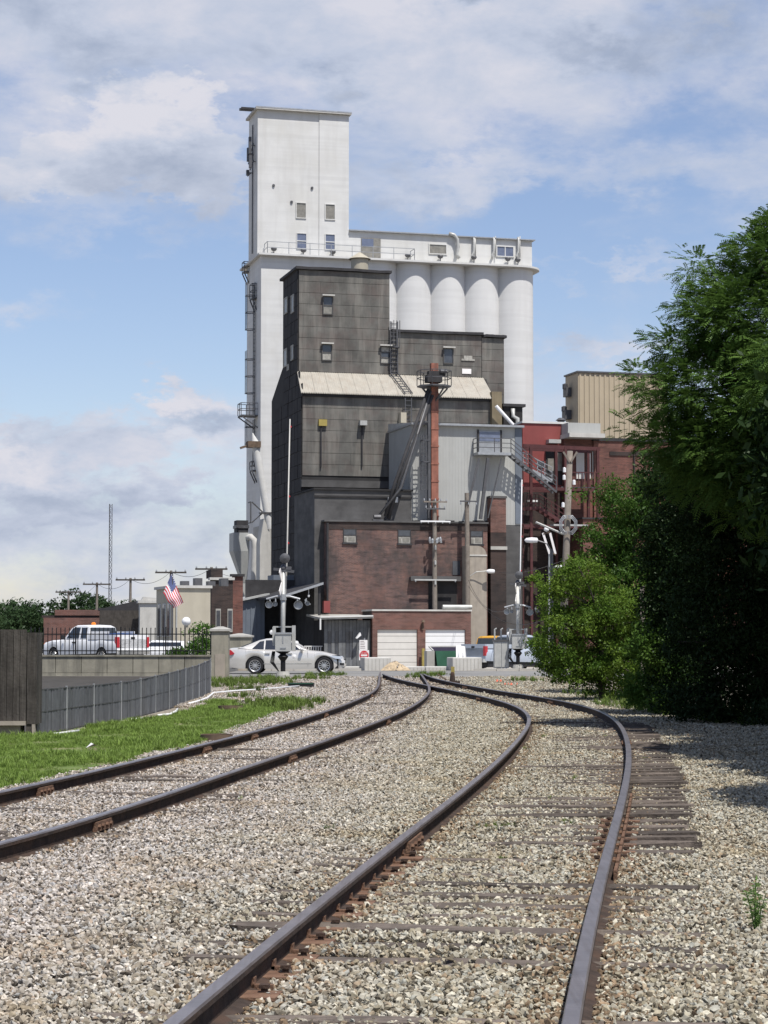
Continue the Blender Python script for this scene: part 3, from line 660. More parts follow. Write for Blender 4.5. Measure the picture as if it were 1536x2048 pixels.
# cornice slab, rounded at the right end, and the gallery on it
zc1 = fu(521, 504, WV-.8)[1]
def rounded(u0, u1, v0, v1, z0, z1, rr, n=20):
    poly = [(u0, v0), (u1, v0)] + [(u1+rr*math.sin(math.pi*.5*k/n), v0+rr-rr*math.cos(math.pi*.5*k/n)) for k in range(1, n+1)] + [(u1+rr, v1), (u0, v1)]
    return MB().prism(poly, z0, z1, lambda a, b, d: (a, b, d))
ce.put('cornice', rounded(uL-.35, cs[0], WV-.62, vb+2, zC, zc1, SR+.62), M['white_paint'])
HV = WV+1.1; uH0 = fu(515, 400, HV)[0]; uH1 = fu(697, 400, HV)[0]; zH = fu(515, 219, HV)[1]; vH = fv(500, 400, uH0)[0]
ce.box('headhouse', uH0, uH1, HV, vH+.6, zc1, zH, M['white_paint'])
um = fu(638, 400, HV)[0]
ce.box('buttress', um, uH1+.01, HV-.09, HV+.05, zc1+.003, zH-.02, M['white_paint'])
ce.box('roof_slab', uH0-.25, uH1+.2, HV-.42, vH+1.0, zH, zH+.2, M['pale_concrete'])
ce.box('roof_edge', uH0-.27, uH1+.22, HV-.44, HV-.40, zH+.12, zH+.24, M['galv'])
for dz, dv in ((.45, 2.4), (.1, .6)):                      # beams sticking out over the left side
    ce.box('beam', uH0-1.5+dv*.1, uH0+.9, HV+dv, HV+dv+.25, zH+dz, zH+dz+.22, M['dark_trim'])
# gallery above the silos
uG1 = fu(1064, 500, HV)[0]; ug = fu(905, 490, HV)[0]; zg = fu(697, 462, HV)[1]; zg2 = fu(910, 474, HV)[1]
ce.box('gallery', uH1+.002, ug, HV, vH+2, zc1, zg, M['white_paint'])
ce.box('gallery', ug, uG1, HV+.02, vH+2, zc1, zg2, M['white_paint'])
ce.box('gallery_roof', uH1+.01, ug+.3, HV-.32, vH+2.2, zg, zg+.11, M['galv'])
ce.box('gallery_roof', ug+.31, uG1+.25, HV-.28, vH+2.2, zg2, zg2+.1, M['galv'])
def window(b, u0, u1, z0, z1, v, fm, pm, cols=1, rows=1, fw=.09, hood=None, label=None):
    m = MB()
    for a in ((u0-fw, u0, z0-fw, z1+fw), (u1, u1+fw, z0-fw, z1+fw), (u0, u1, z0-fw, z0), (u0, u1, z1, z1+fw)): m.box((a[0], v-.09, a[2]), (a[1], v+.02, a[3]))
    for i in range(1, cols): x = u0+(u1-u0)*i/cols; m.box((x-.04, v-.07, z0), (x+.04, v-.02, z1))
    for i in range(1, rows): z = z0+(z1-z0)*i/rows; m.box((u0, v-.072, z-.04), (u1, v-.02, z+.04))
    w = b.put('window', m, fm, label=label)
    for i in range(cols):
        for j in range(rows):
            du, dz = (u1-u0)/cols, (z1-z0)/rows
            p = pm[(i+j) % len(pm)] if isinstance(pm, list) else pm
            b.box('pane', u0+du*i, u0+du*(i+1), v-.025, v+.03, z0+dz*j, z0+dz*(j+1), p, parent=w)
    if hood: b.box('hood', u0-.15, u1+.15, v-.35, v-.095, z1+fw, z1+fw+.1, hood, parent=w)
    return w
def pxwin(b, x0, x1, y0, y1, V, fm, pm, **k):
    u0, z1 = fu(x0, y0, V); u1, z0 = fu(x1, y1, V); return window(b, u0, u1, z0, z1, V, fm, pm, **k)
for x0, y0, p, r_ in ((593, 406, M['glass_dull'], 1), (651, 409, M['glass_dull'], 1), (594, 467, M['glass_blue'], 2), (651, 469, M['glass_blue'], 2)):
    pxwin(ce, x0, x0+18, y0, y0+30, HV-(.09 if x0 > 640 else 0), M['white_paint'], p, rows=r_, fw=.07)
for x0, y0 in ((547, 371), (624, 376), (583, 404)):
    u, z = fu(x0, y0, HV); ce.put('vent', MB().lathe((u, HV-.12, z), [(0, 0), (.12, 0), (.14, .1), (.09, .14)], 8, 'Y'), M['steel'])
u, z = fu(722, 475, HV); u2, z2 = fu(761, 509, HV)
dr = ce.box('door', u, u2, HV-.06, HV+.02, zc1+.002, z, M['glass_dull'], label='pale grey sliding door with a blue strip of glass on top')
ce.box('pane', u+.05, u+1.2, HV-.09, HV-.061, z-.85, z-.1, M['glass_blue'], parent=dr)
pxwin(ce, 859, 892, 489, 508, HV, M['white_paint'], M['glass_dull'])
pxwin(ce, 994, 1026, 493, 513, HV, M['white_paint'], M['glass_blue'], cols=2)
for x, yb in ((548, 497), (607, 500), (666, 503), (816, 510), (881, 512), (948, 514), (1016, 517), (1036, 519)):
    u, z = fu(x, yb, HV-.45); ce.put('floodlight', MB().lathe((u, HV-.4, z-.03), [(0, .12), (.26, .1), (.3, 0), (.2, -.17), (0, -.24)], 10).tube([(u, HV-.4, zc1), (u, HV-.4, z-.2)], .04, 6), M['steel'], smooth=True)
for x in (948, 988, 1037):
    u, z = fu(x, 478, HV-.3); ce.put('downpipe', MB().tube([(u, HV-.15, z+.15), (u, HV-.3, z), (u, HV-.3, z-1.2), (u-.2, HV-.3, z-1.6), (u-.2, HV-.3, z-1.95)], .11, 8).tube([(u+.18, HV-.2, z+.3), (u+.18, HV-.2, z-1.8)], .05, 6), M['pale_steel'], smooth=True)
u, z = fu(908, 470, HV-.3)
ce.put('downpipe', MB().tube([(u-.5, HV-.3, z+.12), (u, HV-.35, z+.0), (u+.3, HV-.4, z-.4), (u+.38, HV-.4, z-1.2), (u+.2, HV-.4, z-1.9), (u+.5, HV-.4, z-2.25)], .17, 10), M['pale_steel'], smooth=True)
def railing(b, pts, h, mt, name='railing', n_mid=1, w=.05, post=1.6):
    m = MB(); pts = [Vector(p) for p in pts]
    for a, c in zip(pts, pts[1:]):
        for k in range(n_mid+1): hh = h*(k+1)/(n_mid+1); m.bar(a+Vector((0, 0, hh)), c+Vector((0, 0, hh)), w)
        n = max(1, round((c-a).length/post))
        for k in range(n+1): p = a.lerp(c, k/n); m.bar(p, p+Vector((0, 0, h)), w)
    return b.put(name, m, mt)
ua = fu(535, 490, WV-.5)[0]; ub = fu(829, 500, WV-.5)[0]
railing(ce, [(ua, WV+.9, zc1), (ua, WV-.5, zc1), (ub, WV-.5, zc1), (ub, WV+.9, zc1)], 1.08, M['galv'], post=2.0)
# ladders, cages and landings on the shaded left side
def cage(b, u, v, z0, z1, mt, step=1.0, w=.5, axis='u', name='caged_ladder'):
    m = MB(); d = Vector((0, 1, 0)) if axis == 'u' else Vector((1, 0, 0)); o = Vector((-1, 0, 0)) if axis == 'u' else Vector((0, -1, 0))
    c = Vector((u, v, 0)); Z = Vector((0, 0, 1))
    for s in (-1, 1): m.bar(c+d*s*w/2+Z*z0, c+d*s*w/2+Z*z1, .07)
    for s in (-.6, 0, .6): m.bar(c+o*.75+d*s*w+Z*(z0+2), c+o*.75+d*s*w+Z*z1, .05)
    z = z0
    while z < z1: m.bar(c-d*w/2+Z*z, c+d*w/2+Z*z, .04); z += .35
    z = z0+2
    while z < z1:
        pts = [c+d*w/2+Z*z, c+d*w*.75+o*.4+Z*z, c+d*w*.5+o*.78+Z*z, c-d*w*.5+o*.78+Z*z, c-d*w*.75+o*.4+Z*z, c-d*w/2+Z*z]
        for a, e in zip(pts, pts[1:]): m.bar(a, e, .07)
        z += step*1.6
    return b.put(name, m, mt)
vm = WV+2.6
for (y0, y1) in ((563, 700), (700, 828), (838, 930)):
    z1 = fu(505, y0, WV+2)[1]; z0 = fu(505, y1, WV+2)[1]; cage(ce, uL-.12, vm, z0, z1, M['steel'], w=.7)
def landing(y, wu, wv, v, h=1.1):
    z = fu(495, y, WV+2)[1]; m = MB().box((uL-wu, v-wv/2, z-.12), (uL-.002, v+wv/2, z))
    for s in (-1, 1): m.bar((uL-wu, v+s*wv/2.2, z-.1), (uL, v+s*wv/2.2, z-1.2), .1)
    L_ = ce.put('landing', m, M['steel']); railing(ce, [(uL, v-wv/2, z), (uL-wu, v-wv/2, z), (uL-wu, v+wv/2, z), (uL, v+wv/2, z)], h, M['steel'], post=.9, w=.06)
landing(831, 1.6, 1.6, WV+2.0); landing(940, .5, 1.0, WV+2.0, .8); landing(594, .45, 1.2, WV+2.5, 1.3); landing(528, .5, 1.0, vb-.5, .9)
def antennas():
    for k, (y, dv, h) in enumerate(((285, 1.2, 1.6), (300, 2.0, 1.3), (318, 1.0, 1.2), (335, 2.3, .5))):
        z = fu(505, y, HV)[1]; m = MB().box((uH0-.62, HV+dv-.16, z-h/2), (uH0-.38, HV+dv+.16, z+h/2)).bar((uH0-.45, HV+dv, z), (uH0, HV+dv, z), .09).bar((uH0-.5, HV+dv, z-h*.7), (uH0-.1, HV+dv+.3, z+h*.2), .06)
        ce.put('antenna', m, M['steel'])
    m = MB(); z0, z1 = fu(508, 500, HV)[1], fu(508, 240, HV)[1]
    for s in (0, .25): m.bar((uH0-.1, HV+1.8+s, z0), (uH0-.1, HV+1.8+s, z1), .05)
    ce.put('conduit', m, M['steel'])
antennas()
# ------------------------------------------------------------------ pipe, leg and dust collector left of the dark mill
V2 = 34.0
def incl():
    a = wp(*fu(513, 905, V2)[:1], V2, fu(513, 905, V2)[1]); u0, z0 = fu(510, 885, V2); u1, z1 = fu(540, 1058, V2)
    b = Bld('inclined_spout', 'white inclined spout pipe against the left side of the tall white elevator', 'pipe', u1, V2)
    b.put('pipe', MB().tube([(u0, V2, z0), (u1, V2, z1)], .33, 14), M['white_paint'], smooth=True, angle=40)
    ut, zt = fu(505, 866, V2); b.put('cone', MB().tube([(ut, V2, zt), (u0, V2, z0)], [.04, .33], 14), M['white_paint'], smooth=True, angle=40)
    um_, z_ = fu(512, 889, V2); b.put('gate_box', MB().box((um_-.8, V2-.45, z_-.28), (um_+.35, V2+.45, z_+.25)).bar((um_-.7, V2, z_-.1), (um_-1.4, V2, z_-.35), .2), M['rusty'])
    uq, zq = fu(524, 1025, V2); m = MB()
    for dz in (-.9, .9): m.bar((uq-1.0, V2+1, zq+dz), (uq-1.0, V2, zq+dz), .1); m.bar((uq-.9, V2, zq+dz), (uq+.1, V2, zq), .1)
    m.bar((uq-1.0, V2, zq-.9), (uq-1.0, V2, zq+.9), .1); m.box((uq-.2, V2-.4, zq-.12), (uq+.8, V2+.4, zq+.02)); b.put('bracket', m, M['steel'])
    bz = fu(530, 1203, V2)[1]
    ul, zl = fu(519, 1085, V2); ur, zr = fu(541, 1150, V2)
    b.put('leg', MB().prism([(ul, GB), (ur, GB), (ur, zr), (u1-.05, z1-.3), (ul+.35, z1+.9), (ul, zl)], V2-.2, V2+1.4), M['pale_concrete'])
incl()
def dust():
    V = 38.0; u0, z0 = fu(467, 1065, V); u1, _ = fu(499, 1065, V); zb = fu(480, 1102, V)[1]; zh = fu(485, 1165, V)[1]
    b = Bld('dust_collector', 'grey steel dust collector hopper left of the white elevator', 'dust collector', u0, V)
    b.box('housing', u0, u1, V, V+2, zb, z0, M['grey_sheet'])
    a = [(u0, V, zb), (u1, V, zb), (u1, V+2, zb), (u0, V+2, zb)]; c = [(u0+.95, V+.6, zh), (u1-.1, V+.6, zh), (u1-.1, V+1.4, zh), (u0+.95, V+1.4, zh)]
    b.put('hopper', MB().add(a+c, [(0, 1, 5, 4), (1, 2, 6, 5), (2, 3, 7, 6), (3, 0, 4, 7), (4, 5, 6, 7), (0, 3, 2, 1)]), M['grey_sheet'])
    b.box('chute', u0+.97, u1-.12, V+.62, V+1.38, GB, zh+.01, M['grey_sheet'])
    ut, zt = fu(475, 1040, V); b.box('fan_box', ut, u1-.05, V+.3, V+1.6, z0, zt, M['dark_trim']); b.box('flange', ut-.08, u1+.02, V+.2, V+1.7, fu(480, 1056, V)[1], fu(480, 1050, V)[1], M['steel'])
    ue, ze = fu(497, 1078, V-.4)
    b.put('duct', MB().tube([(ue-.1, V+.4, ze+.1), (ue+.25, V-.2, ze+.2), (ue+.5, V-.4, ze-.1), (ue+.58, V-.4, ze-.8), (ue+.5, V-.4, ze-3.5), (ue+.35, V-.4, GB)], .29, 14), M['pale_concrete'], smooth=True)
dust()

# ================================================================== dark mill building
DV = 12.0; U0 = fu(604, 968, DV)[0]; vt = fv(597, 640, U0)[0]; vk = fv(566, 640, U0)[0]; vk2 = fv(543, 900, U0)[0]
dk = Bld('mill_building', 'dark grey mill tower clad in stained sheets with a pale lean-to roof', 'building', U0, DV)
z968 = fu(604, 974, DV)[1]; z782 = fu(604, 783, DV)[1]; z743 = fu(600, 744, vt)[1]; zB1 = fu(597, 539, vt)[1]
u779 = fu(779, 600, vt)[0]; u963 = fu(963, 720, vt)[0]; u1008 = fu(1008, 720, vt)[0]; zB2 = fu(779, 664, vt)[1]; zB3 = fu(964, 675, vt)[1]; u985 = fu(983, 820, DV)[0]
zk = fv(563, 737, U0)[1]; zk2 = fv(543, 803, U0)[1]; zTop1 = zB1
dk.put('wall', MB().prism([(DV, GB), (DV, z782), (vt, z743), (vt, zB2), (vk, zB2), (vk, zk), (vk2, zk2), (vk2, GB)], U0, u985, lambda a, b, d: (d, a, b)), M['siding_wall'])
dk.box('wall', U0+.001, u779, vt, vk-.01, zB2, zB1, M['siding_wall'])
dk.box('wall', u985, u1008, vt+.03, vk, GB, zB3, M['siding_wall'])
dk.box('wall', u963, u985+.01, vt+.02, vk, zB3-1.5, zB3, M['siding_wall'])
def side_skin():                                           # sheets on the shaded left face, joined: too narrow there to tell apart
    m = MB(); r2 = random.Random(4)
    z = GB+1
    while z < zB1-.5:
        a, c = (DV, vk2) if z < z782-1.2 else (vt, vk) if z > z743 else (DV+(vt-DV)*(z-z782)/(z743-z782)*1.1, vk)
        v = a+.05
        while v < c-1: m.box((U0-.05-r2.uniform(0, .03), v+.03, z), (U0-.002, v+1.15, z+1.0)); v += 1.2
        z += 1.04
    dk.put('shade_cladding', m, M['siding_dark'])['kind'] = 'stuff'  # shade of this face is put into its dark colour
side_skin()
r3 = random.Random(5)
def panels(b, u0, u1, z0, z1, v, nu, nz, mt, name='panel', jit=.01):
    du, dz = (u1-u0)/nu, (z1-z0)/nz; me = MB().box((.003, -.03, .012), (du-.003, .02, dz-.012)).mesh(name, mt)
    for j in range(nz):                                     # rows lap unevenly: their upright joints do not line up
        off = r3.uniform(0, 1); e = [0.0]+[du*(i+off) for i in range(nu) if 0.15 < i+off < nu-.15]+[u1-u0]
        for a, c in zip(e, e[1:]):
            link(name, me, b.t, loc=b.L((u0+a, v-.025-r3.uniform(0, jit), z0+dz*j)), rot=(r3.uniform(-.004, .006), r3.uniform(-.004, .004), 0), scale=((c-a)/du, 1, 1))
panels(dk, U0+.02, u779-.02, z743+.05, zB1-.02, vt, 7, 9, M['siding'])
panels(dk, u779+.02, u963-.02, z743+.05, zB2-.02, vt, 6, 4, M['siding'])
panels(dk, u963+.02, u1008-.02, fu(990, 812, vt)[1], zB3-.02, vt, 2, 6, M['siding'])
panels(dk, U0+.02, u985-.02, z968+.9, z782-.35, DV, 13, 7, M['siding'])
dk.box('ledge', U0-.1, u985, DV-.3, DV+.0, z968, z968+.55, M['stucco_dark'])
for a, c, z, v0 in ((U0-.25, u779+.12, zB1, vt), (u779+.13, u963+.1, zB2, vt), (u963+.11, u1008+.15, zB3, vt)):
    m = MB(); n = 8; q = [z+r3.uniform(-.03, .05) for _ in range(n+1)]
    for i in range(n): x0, x1 = a+(c-a)*i/n, a+(c-a)*(i+1)/n; m.add([(x0, v0-.3, q[i]), (x1, v0-.3, q[i+1]), (x1, vk+.2, q[i+1]), (x0, vk+.2, q[i]), (x0, v0-.3, q[i]+.2), (x1, v0-.3, q[i+1]+.2), (x1, vk+.2, q[i+1]+.2), (x0, vk+.2, q[i]+.2)], [(0, 1, 5, 4), (4, 5, 6, 7), (0, 3, 2, 1), (0, 4, 7, 3), (1, 2, 6, 5), (2, 3, 7, 6)])
    dk.put('roof', m, M['dark_trim'])
dk.box('eave', U0+.02, u985+.1, DV-.22, DV-.001, z782-.36, z782-.1, M['dark_trim'])
def leanto_roof():
    ur = fu(967, 750, vt)[0]; r4 = random.Random(8)
    nseg = 14; a0, a1 = U0-.2, u985+.1
    for s in range(nseg):                                   # each lapped roof sheet is a part; its corrugation is geometry
        m = MB(); x0, x1 = a0+(a1-a0)*s/nseg, a0+(a1-a0)*(s+1)/nseg-.015; n = 12
        t0 = U0-.1+(ur-U0+.1)*s/nseg; t1 = U0-.1+(ur-U0+.1)*(s+1)/nseg-.015
        for i in range(n+1):
            f = i/n; dz = .05*(i % 2)+.004*(s % 2)
            m.v += [(x0+(x1-x0)*f, DV-.5, z782-.12+dz), (t0+(t1-t0)*f, vt-.04, z743+dz), (t0+(t1-t0)*f, vt-.04, z743+dz-.08), (x0+(x1-x0)*f, DV-.5, z782-.2+dz)]
        for i in range(n): k = i*4; m.f += [(k, k+4, k+5, k+1), (k+3, k+2, k+6, k+7), (k, k+3, k+7, k+4)]
        dk.put('roof_sheet', m, M['sheet_roof'])
leanto_roof()
def mesh_window(b, x0, x1, y0, y1, V, pm, rows=2):
    return pxwin(b, x0, x1, y0, y1, V-.07, M['stucco_dark'], pm, rows=rows, fw=.07, hood=M['pale_concrete'])
mesh_window(dk, 647, 664, 594, 628, vt, [M['glass_dull'], M['glass']])
mesh_window(dk, 645, 662, 690, 720, vt, [M['window_board'], M['glass']], 2)
mesh_window(dk, 762, 779, 694, 726, vt, [M['window_board'], M['glass']], 3)
mesh_window(dk, 888, 905, 698, 726, vt, M['glass'], 1)
u, z = fu(886, 725, vt); dk.put('bracket', MB().box((u+1.5, vt-.12, z+.2), (u+2.6, vt-.03, z+.35)).box((u+1.7, vt-.1, z+.35), (u+2.4, vt-.03, z+.6)), M['window_board'], label='white square patches beside the open window')
dk.box('notice', u+1.55, u+2.3, vt-.12, vt-.06, z-.85, z-.45, M['sign_white'])
for (x, ya, yb, zt_) in ((642, 848, 935, 'y'), (724, 845, 933, 'v')):
    u, z1 = fu(x, ya, DV-.15); z0 = fu(x, yb, DV-.15)[1]
    dk.put('downpipe', MB().bar((u, DV-.16, z0), (u, DV-.16, z1), .1), M['dark_trim'])
    if zt_ == 'y': dk.box('hoist_bracket', u-.2, u+.45, DV-.3, DV-.08, z1-.15, z1+.35, M['yellow_paint'])
    else: dk.box('vent_hood', u-.25, u+.3, DV-.6, DV-.05, z1-.25, z1+.12, M['pale_steel'])
u, z = fu(805, 845, DV); dk.put('vent_hood', MB().box((u-.35, DV-.8, z-.1), (u+.1, DV-.05, z+.7)).box((u-.45, DV-.5, z-.6), (u+.05, DV-.05, z-.11)), M['stucco_tan'])
def side_window(y0, y1, x0, x1):
    va, _ = fv(x1, y0, U0); vb_, _ = fv(x0, y0, U0); z1 = fv(x0, y0, U0)[1]; z0 = fv(x0, y1, U0)[1]
    w = dk.put('window', MB().box((U0-.12, va, z0), (U0-.06, va+.12, z1)).box((U0-.12, vb_-.12, z0), (U0-.06, vb_, z1)).box((U0-.12, va+.12, z0), (U0-.06, vb_-.12, z0+.1)).box((U0-.12, va+.12, z1-.1), (U0-.06, vb_-.12, z1)), M['window_board'])
    dk.box('pane', U0-.085, U0-.055, va+.12, vb_-.12, z0+.1, z1-.1, M['glass_dull'], parent=w)
for q in ((598, 630, 570, 577), (592, 628, 584, 590), (700, 736, 569, 576), (692, 722, 584, 589), (730, 742, 576, 580)): side_window(*q)
def plain_ladder(b, p0, p1, w, mt, side, step=.33):
    m = MB(); p0, p1, side = Vector(p0), Vector(p1), Vector(side)*w/2; n = int((p1-p0).length/step)
    m.bar(p0-side, p1-side, .07); m.bar(p0+side, p1+side, .07)
    for k in range(n): q = p0.lerp(p1, (k+.5)/n); m.bar(q-side, q+side, .045)
    return b.put('ladder', m, mt)
ul, zl = fu(788, 648, vt-.3); zl2 = z743+.1
plain_ladder(dk, (ul, vt-.3, zl2), (ul, vt-.3, zl+.2), .6, M['steel'], (1, 0, 0))
cage(dk, ul+.05, vt-.2, zl2, zl+.2, M['steel'], axis='v', w=.4, step=1.6)
plain_ladder(dk, (ul+.75, DV-.55, z782+.05), (ul, vt-.15, z743+.2), .6, M['steel'], (1, 0, 0))
plain_ladder(dk, (ul+.75, DV-.4, fu(790, 845, DV)[1]), (ul+.75, DV-.4, z782-.3), .5, M['steel'], (1, 0, 0))
uc, zc = fu(720, 537, vt+1.5)
dk.put('roof_vent', MB().lathe((uc, vt+1.6, 0), [(.68, zB1), (.7, zc+.75), (.3, zc+.75)], 18), M['stucco_tan'], smooth=True, angle=40)
dk.put('vent_cap', MB().lathe((uc, vt+1.6, 0), [(.85, zc+.72), (.9, zc+.76), (.05, zc+1.32), (0, zc+1.32)], 18), M['stucco_tan'], smooth=True, angle=40)
# right end: tan box, white pipe, small penthouse
u0, z1 = fu(984, 783, DV-.6); u1, z0 = fu(1004, 852, DV-.6)
dk.box('duct_box', u0, u1, DV-.6, DV+.8, z0, z1, mat('ochre_sheet', (.17, .14, .09), .8, .2, 1, streak=(.06, .04, .03), streak_amt=.7))
ua, za = fu(992, 812, DV-1.2); ub, zb_ = fu(1026, 850, DV-1.2)
dk.put('spout', MB().tube([(ua, DV-1.2, za), (ub, DV-1.2, zb_)], .14, 10), M['bright_white'], smooth=True, angle=40)
u0, z1 = fu(1007, 813, DV-.2); u1 = fu(1045, 813, DV-.2)[0]
dk.box('penthouse', u0, u1, DV-.2, DV+3, 3, z1, M['siding_dark']); dk.box('roof', u0-.1, u1+.2, DV-.4, DV+3.2, z1, z1+.22, M['dark_trim'])
ua, za = fu(1026, 835, DV-.4); dk.put('fan_unit', MB().tube([(ua, DV-.4, za+.7), (ua, DV-.4, za+.1), (ua+.35, DV-.5, za-.1), (ua+.35, DV-.5, za-.7)], .17, 8), M['pale_steel'], smooth=True)

# ------------------------------------------------------------------ stucco block over the brick building (joined to the mill)
SV = 4.9; u628 = fu(629, 1000, SV)[0]; u822 = fu(823, 1000, SV)[0]; z978 = fu(629, 979, SV)[1]; zbr = fu(654, 1043, 4.0)[1]
sb = Bld('roof_block', 'dark stucco block on the roof of the brick building under the mill', 'building', u628, SV)
sb.box('wall', u628, u822, SV, DV-.31, GB, z978, M['stucco_dark'])
sb.box('ledge', u628-.1, u822+.1, SV-.15, DV-.32, z978, z978+.12, M['siding_dark'])
sb.box('ledge', u628-.05, u822+.02, SV-.08, SV-.001, z978-.55, z978-.42, M['siding_dark'])
for x in (778, 790): u, z = fu(x, 1000, SV-.2); sb.box('hopper_box', u-.15, u+.15, SV-.5, SV-.2, z-.2, z+.2, M['galv'])
# ------------------------------------------------------------------ brick building
BV = 4.0; uB0 = fu(653, 1150, BV)[0]; uB1 = fu(975, 1150, BV)[0]
br = Bld('brick_building', 'stained red brick building under the mill with three small windows', 'building', uB0, BV)
br.box('wall', uB0, uB1, BV, BV+.88, GB, zbr, M['brick'])
br.box('wall', uB0+.003, u822, BV+.88, DV-.4, GB, zbr-.3, M['brick_dark'])  # flank's shade is put into the darker brick colour
br.box('coping', uB0-.2, uB1+.05, BV-.14, BV+.86, zbr, zbr+.12, M['stucco_dark'])
br.box('band', uB0-.02, uB1, BV-.035, BV-.001, zbr-.55, zbr-.003, M['brick_dark'])
u, z = fu(655, 1060, BV-.1)
br.put('downpipe', MB().tube([(u, BV-.12, zbr-.1), (u, BV-.12, 3)], .085, 8), M['dark_trim'])
for x0, x1, y0, y1 in ((687, 712, 1070, 1085), (796, 821, 1072, 1087), (941, 965, 1073, 1088)):
    u0, z1 = fu(x0, y0-14, BV); u1, z0 = fu(x1, y1, BV)
    w = br.put('window', MB().box((u0-.1, BV-.12, z0-.14), (u1+.1, BV-.003, z0)).box((u0-.03, BV-.05, z0), (u0+.03, BV-.004, z1)).box((u1-.03, BV-.05, z0), (u1+.03, BV-.004, z1)).box((u0+.03, BV-.05, (z0+z1)/2-.03), (u1-.03, BV-.004, (z0+z1)/2+.03)), M['dark_trim'])
    br.box('sash', u0+.03, u1-.03, BV-.03, BV-.006, z0, (z0+z1)/2-.03, M['window_board'], parent=w)
    br.box('pane', u0+.03, u1-.03, BV-.02, BV-.005, (z0+z1)/2+.03, z1, M['glass'], parent=w)
    m = MB(); m.box((u0+.05, BV-.045, z0+.02), (u0+.22, BV-.032, (z0+z1)/2-.15)); m.box((u0+.35, BV-.045, z0+.1), (u1-.1, BV-.032, (z0+z1)/2-.1)); br.put('pane', m, M['glass_dull'], parent=w)
u0, z1 = fu(905, 1122, BV); u1, z0 = fu(920, 1150, BV); br.box('window', u0, u1, BV-.04, BV-.003, z0, z1, M['glass'])
u0, z1 = fu(818, 1154, BV); u1, z0 = fu(918, 1160, BV)
br.put('awning', MB().box((u0, BV-.5, z0), (u1, BV-.04, z1)).box((u0, BV-.53, z0-.1), (u1, BV-.5, z1+.06)), M['stucco_dark'])
u0, z1 = fu(820, 1163, BV); u1, z0 = fu(916, 1212, BV); br.box('door', u0+1.4, u1-.1, BV-.05, BV-.004, z0-1, z1, M['siding_dark'])
# chimney with shadow coloured into its base, and the dark wall right of it
u0, z1 = fu(981, 996, BV+.4); u1 = fu(1012, 996, BV+.4)[0]
br.box('chimney', u0, u1, BV+.4, BV+1.6, zbr-.6, z1, M['brick_garage'], label='brick chimney stack rising right of the roof edge'); br.box('chimney_base', u0, u1, BV+.4, BV+1.6, GB, zbr-.602, M['brick_dark']); br.box('chimney_cap', u0-.06, u1+.06, BV+.34, BV+1.66, z1, z1+.16, M['stucco_dark'])  # base in darker brick: the shadow on it is put into the colour
u2 = fu(1046, 1150, BV+1.7)[0]
br.box('wall', uB1+.01, u2, BV+1.7, BV+5, GB, zbr+.02, M['brick_dark']); br.box('band', u0-.02, u1+.06, BV+.30, BV+.399, zbr-1.9, zbr-1.65, M['concrete'])
# tan duct with a round shoulder
u0, z1 = fu(931, 1090, 3.1); u1 = fu(973, 1090, 3.1)[0]; z0 = fu(931, 1290, 3.1)[1]
dt = Bld('tan_duct', 'tall tan concrete duct with rounded shoulder on the brick wall behind the garage', 'duct', u0, 3.1)
poly = [(u0, z0), (u1, z0), (u1, z1-.75)] + [(u1-.7+.7*math.cos(a), z1-.75+.7*math.sin(a)) for a in np.linspace(.15, math.pi/2, 9)] + [(u0, z1-.05)]
dt.put('casing', MB().prism(poly, 3.1, 3.97), M['tan_duct']); dt.box('base', u0+.05, u1-.05, 3.15, 3.95, GB, z0, M['dark_trim'])
dt.box('rim', u0-.03, u1+.03, 3.05, 3.1, z1-.8, z1-.7, M['pale_concrete'])

# ================================================================== grey sheet metal building
GV = 5.2; uG0 = fu(823, 940, GV)[0]; uG2 = fu(1030, 940, GV)[0]; zG1 = fu(823, 850, GV)[1]; uG3 = fu(1043, 940, GV)[0]
gb = Bld('metal_building', 'grey ribbed sheet metal building with a high door on the brick roof', 'building', uG0, GV)
gb.box('wall', uG0, uG3, GV, DV-.35, zbr+.01, zG1, M['grey_sheet'])
gb.box('lower_wall', u822+.12, uG3-.01, GV+.02, DV-.36, GB, zbr+.009, M['stucco_dark'])
m = MB(); u = uG0+.05
while u < uG2: m.box((u, GV-.012, zbr+.1), (u+.06, GV-.002, zG1-.05)); u += .24
gb.put('ribs', m, M['grey_sheet'])['kind'] = 'stuff'
m = MB(); v = GV+.1
while v < DV-.6: m.box((uG0-.045, v, zbr+.1), (uG0-.002, v+.09, zG1-.05)); v += .24
gb.put('ribs', m, M['grey_sheet'])['kind'] = 'stuff'
gb.box('roof', uG0-.12, uG3+.1, GV-.42, DV-.34, zG1, zG1+.16, M['galv'])
gb.put('roof_slope', MB().prism([(GV-.1, zG1+.16), (DV-.4, zG1+.16), (DV-.4, zG1+.7)], uG0-.08, fu(850, 850, GV)[0]-.4, lambda a, b, d: (d, a, b)), M['grey_sheet'])
gb.box('dark_band', uG2, uG3+.02, GV-.06, GV-.001, zbr+.1, zG1-.03, M['blue_grey'])  # darker band on the right end of the wall
m = MB(); x = uG0
rr = random.Random(3)
while x < uG2-1: w = rr.uniform(.2, .5); m.box((x, GV-.1, zbr+.02), (x+w, GV-.046, zbr+.12+rr.uniform(0, .22))); x += w*.9+.01
gb.put('flashing', m, M['dark_trim'])
u0, z1 = fu(957, 862, GV); u1, z0 = fu(1000, 908, GV)
d_ = gb.box('door', u0, u1, GV-.09, GV-.047, z0, z1, M['galv']); gb.box('pane', u0+.04, u1-.04, GV-.12, GV-.091, z1-.75, z1-.05, M['glass_blue'], parent=d_)
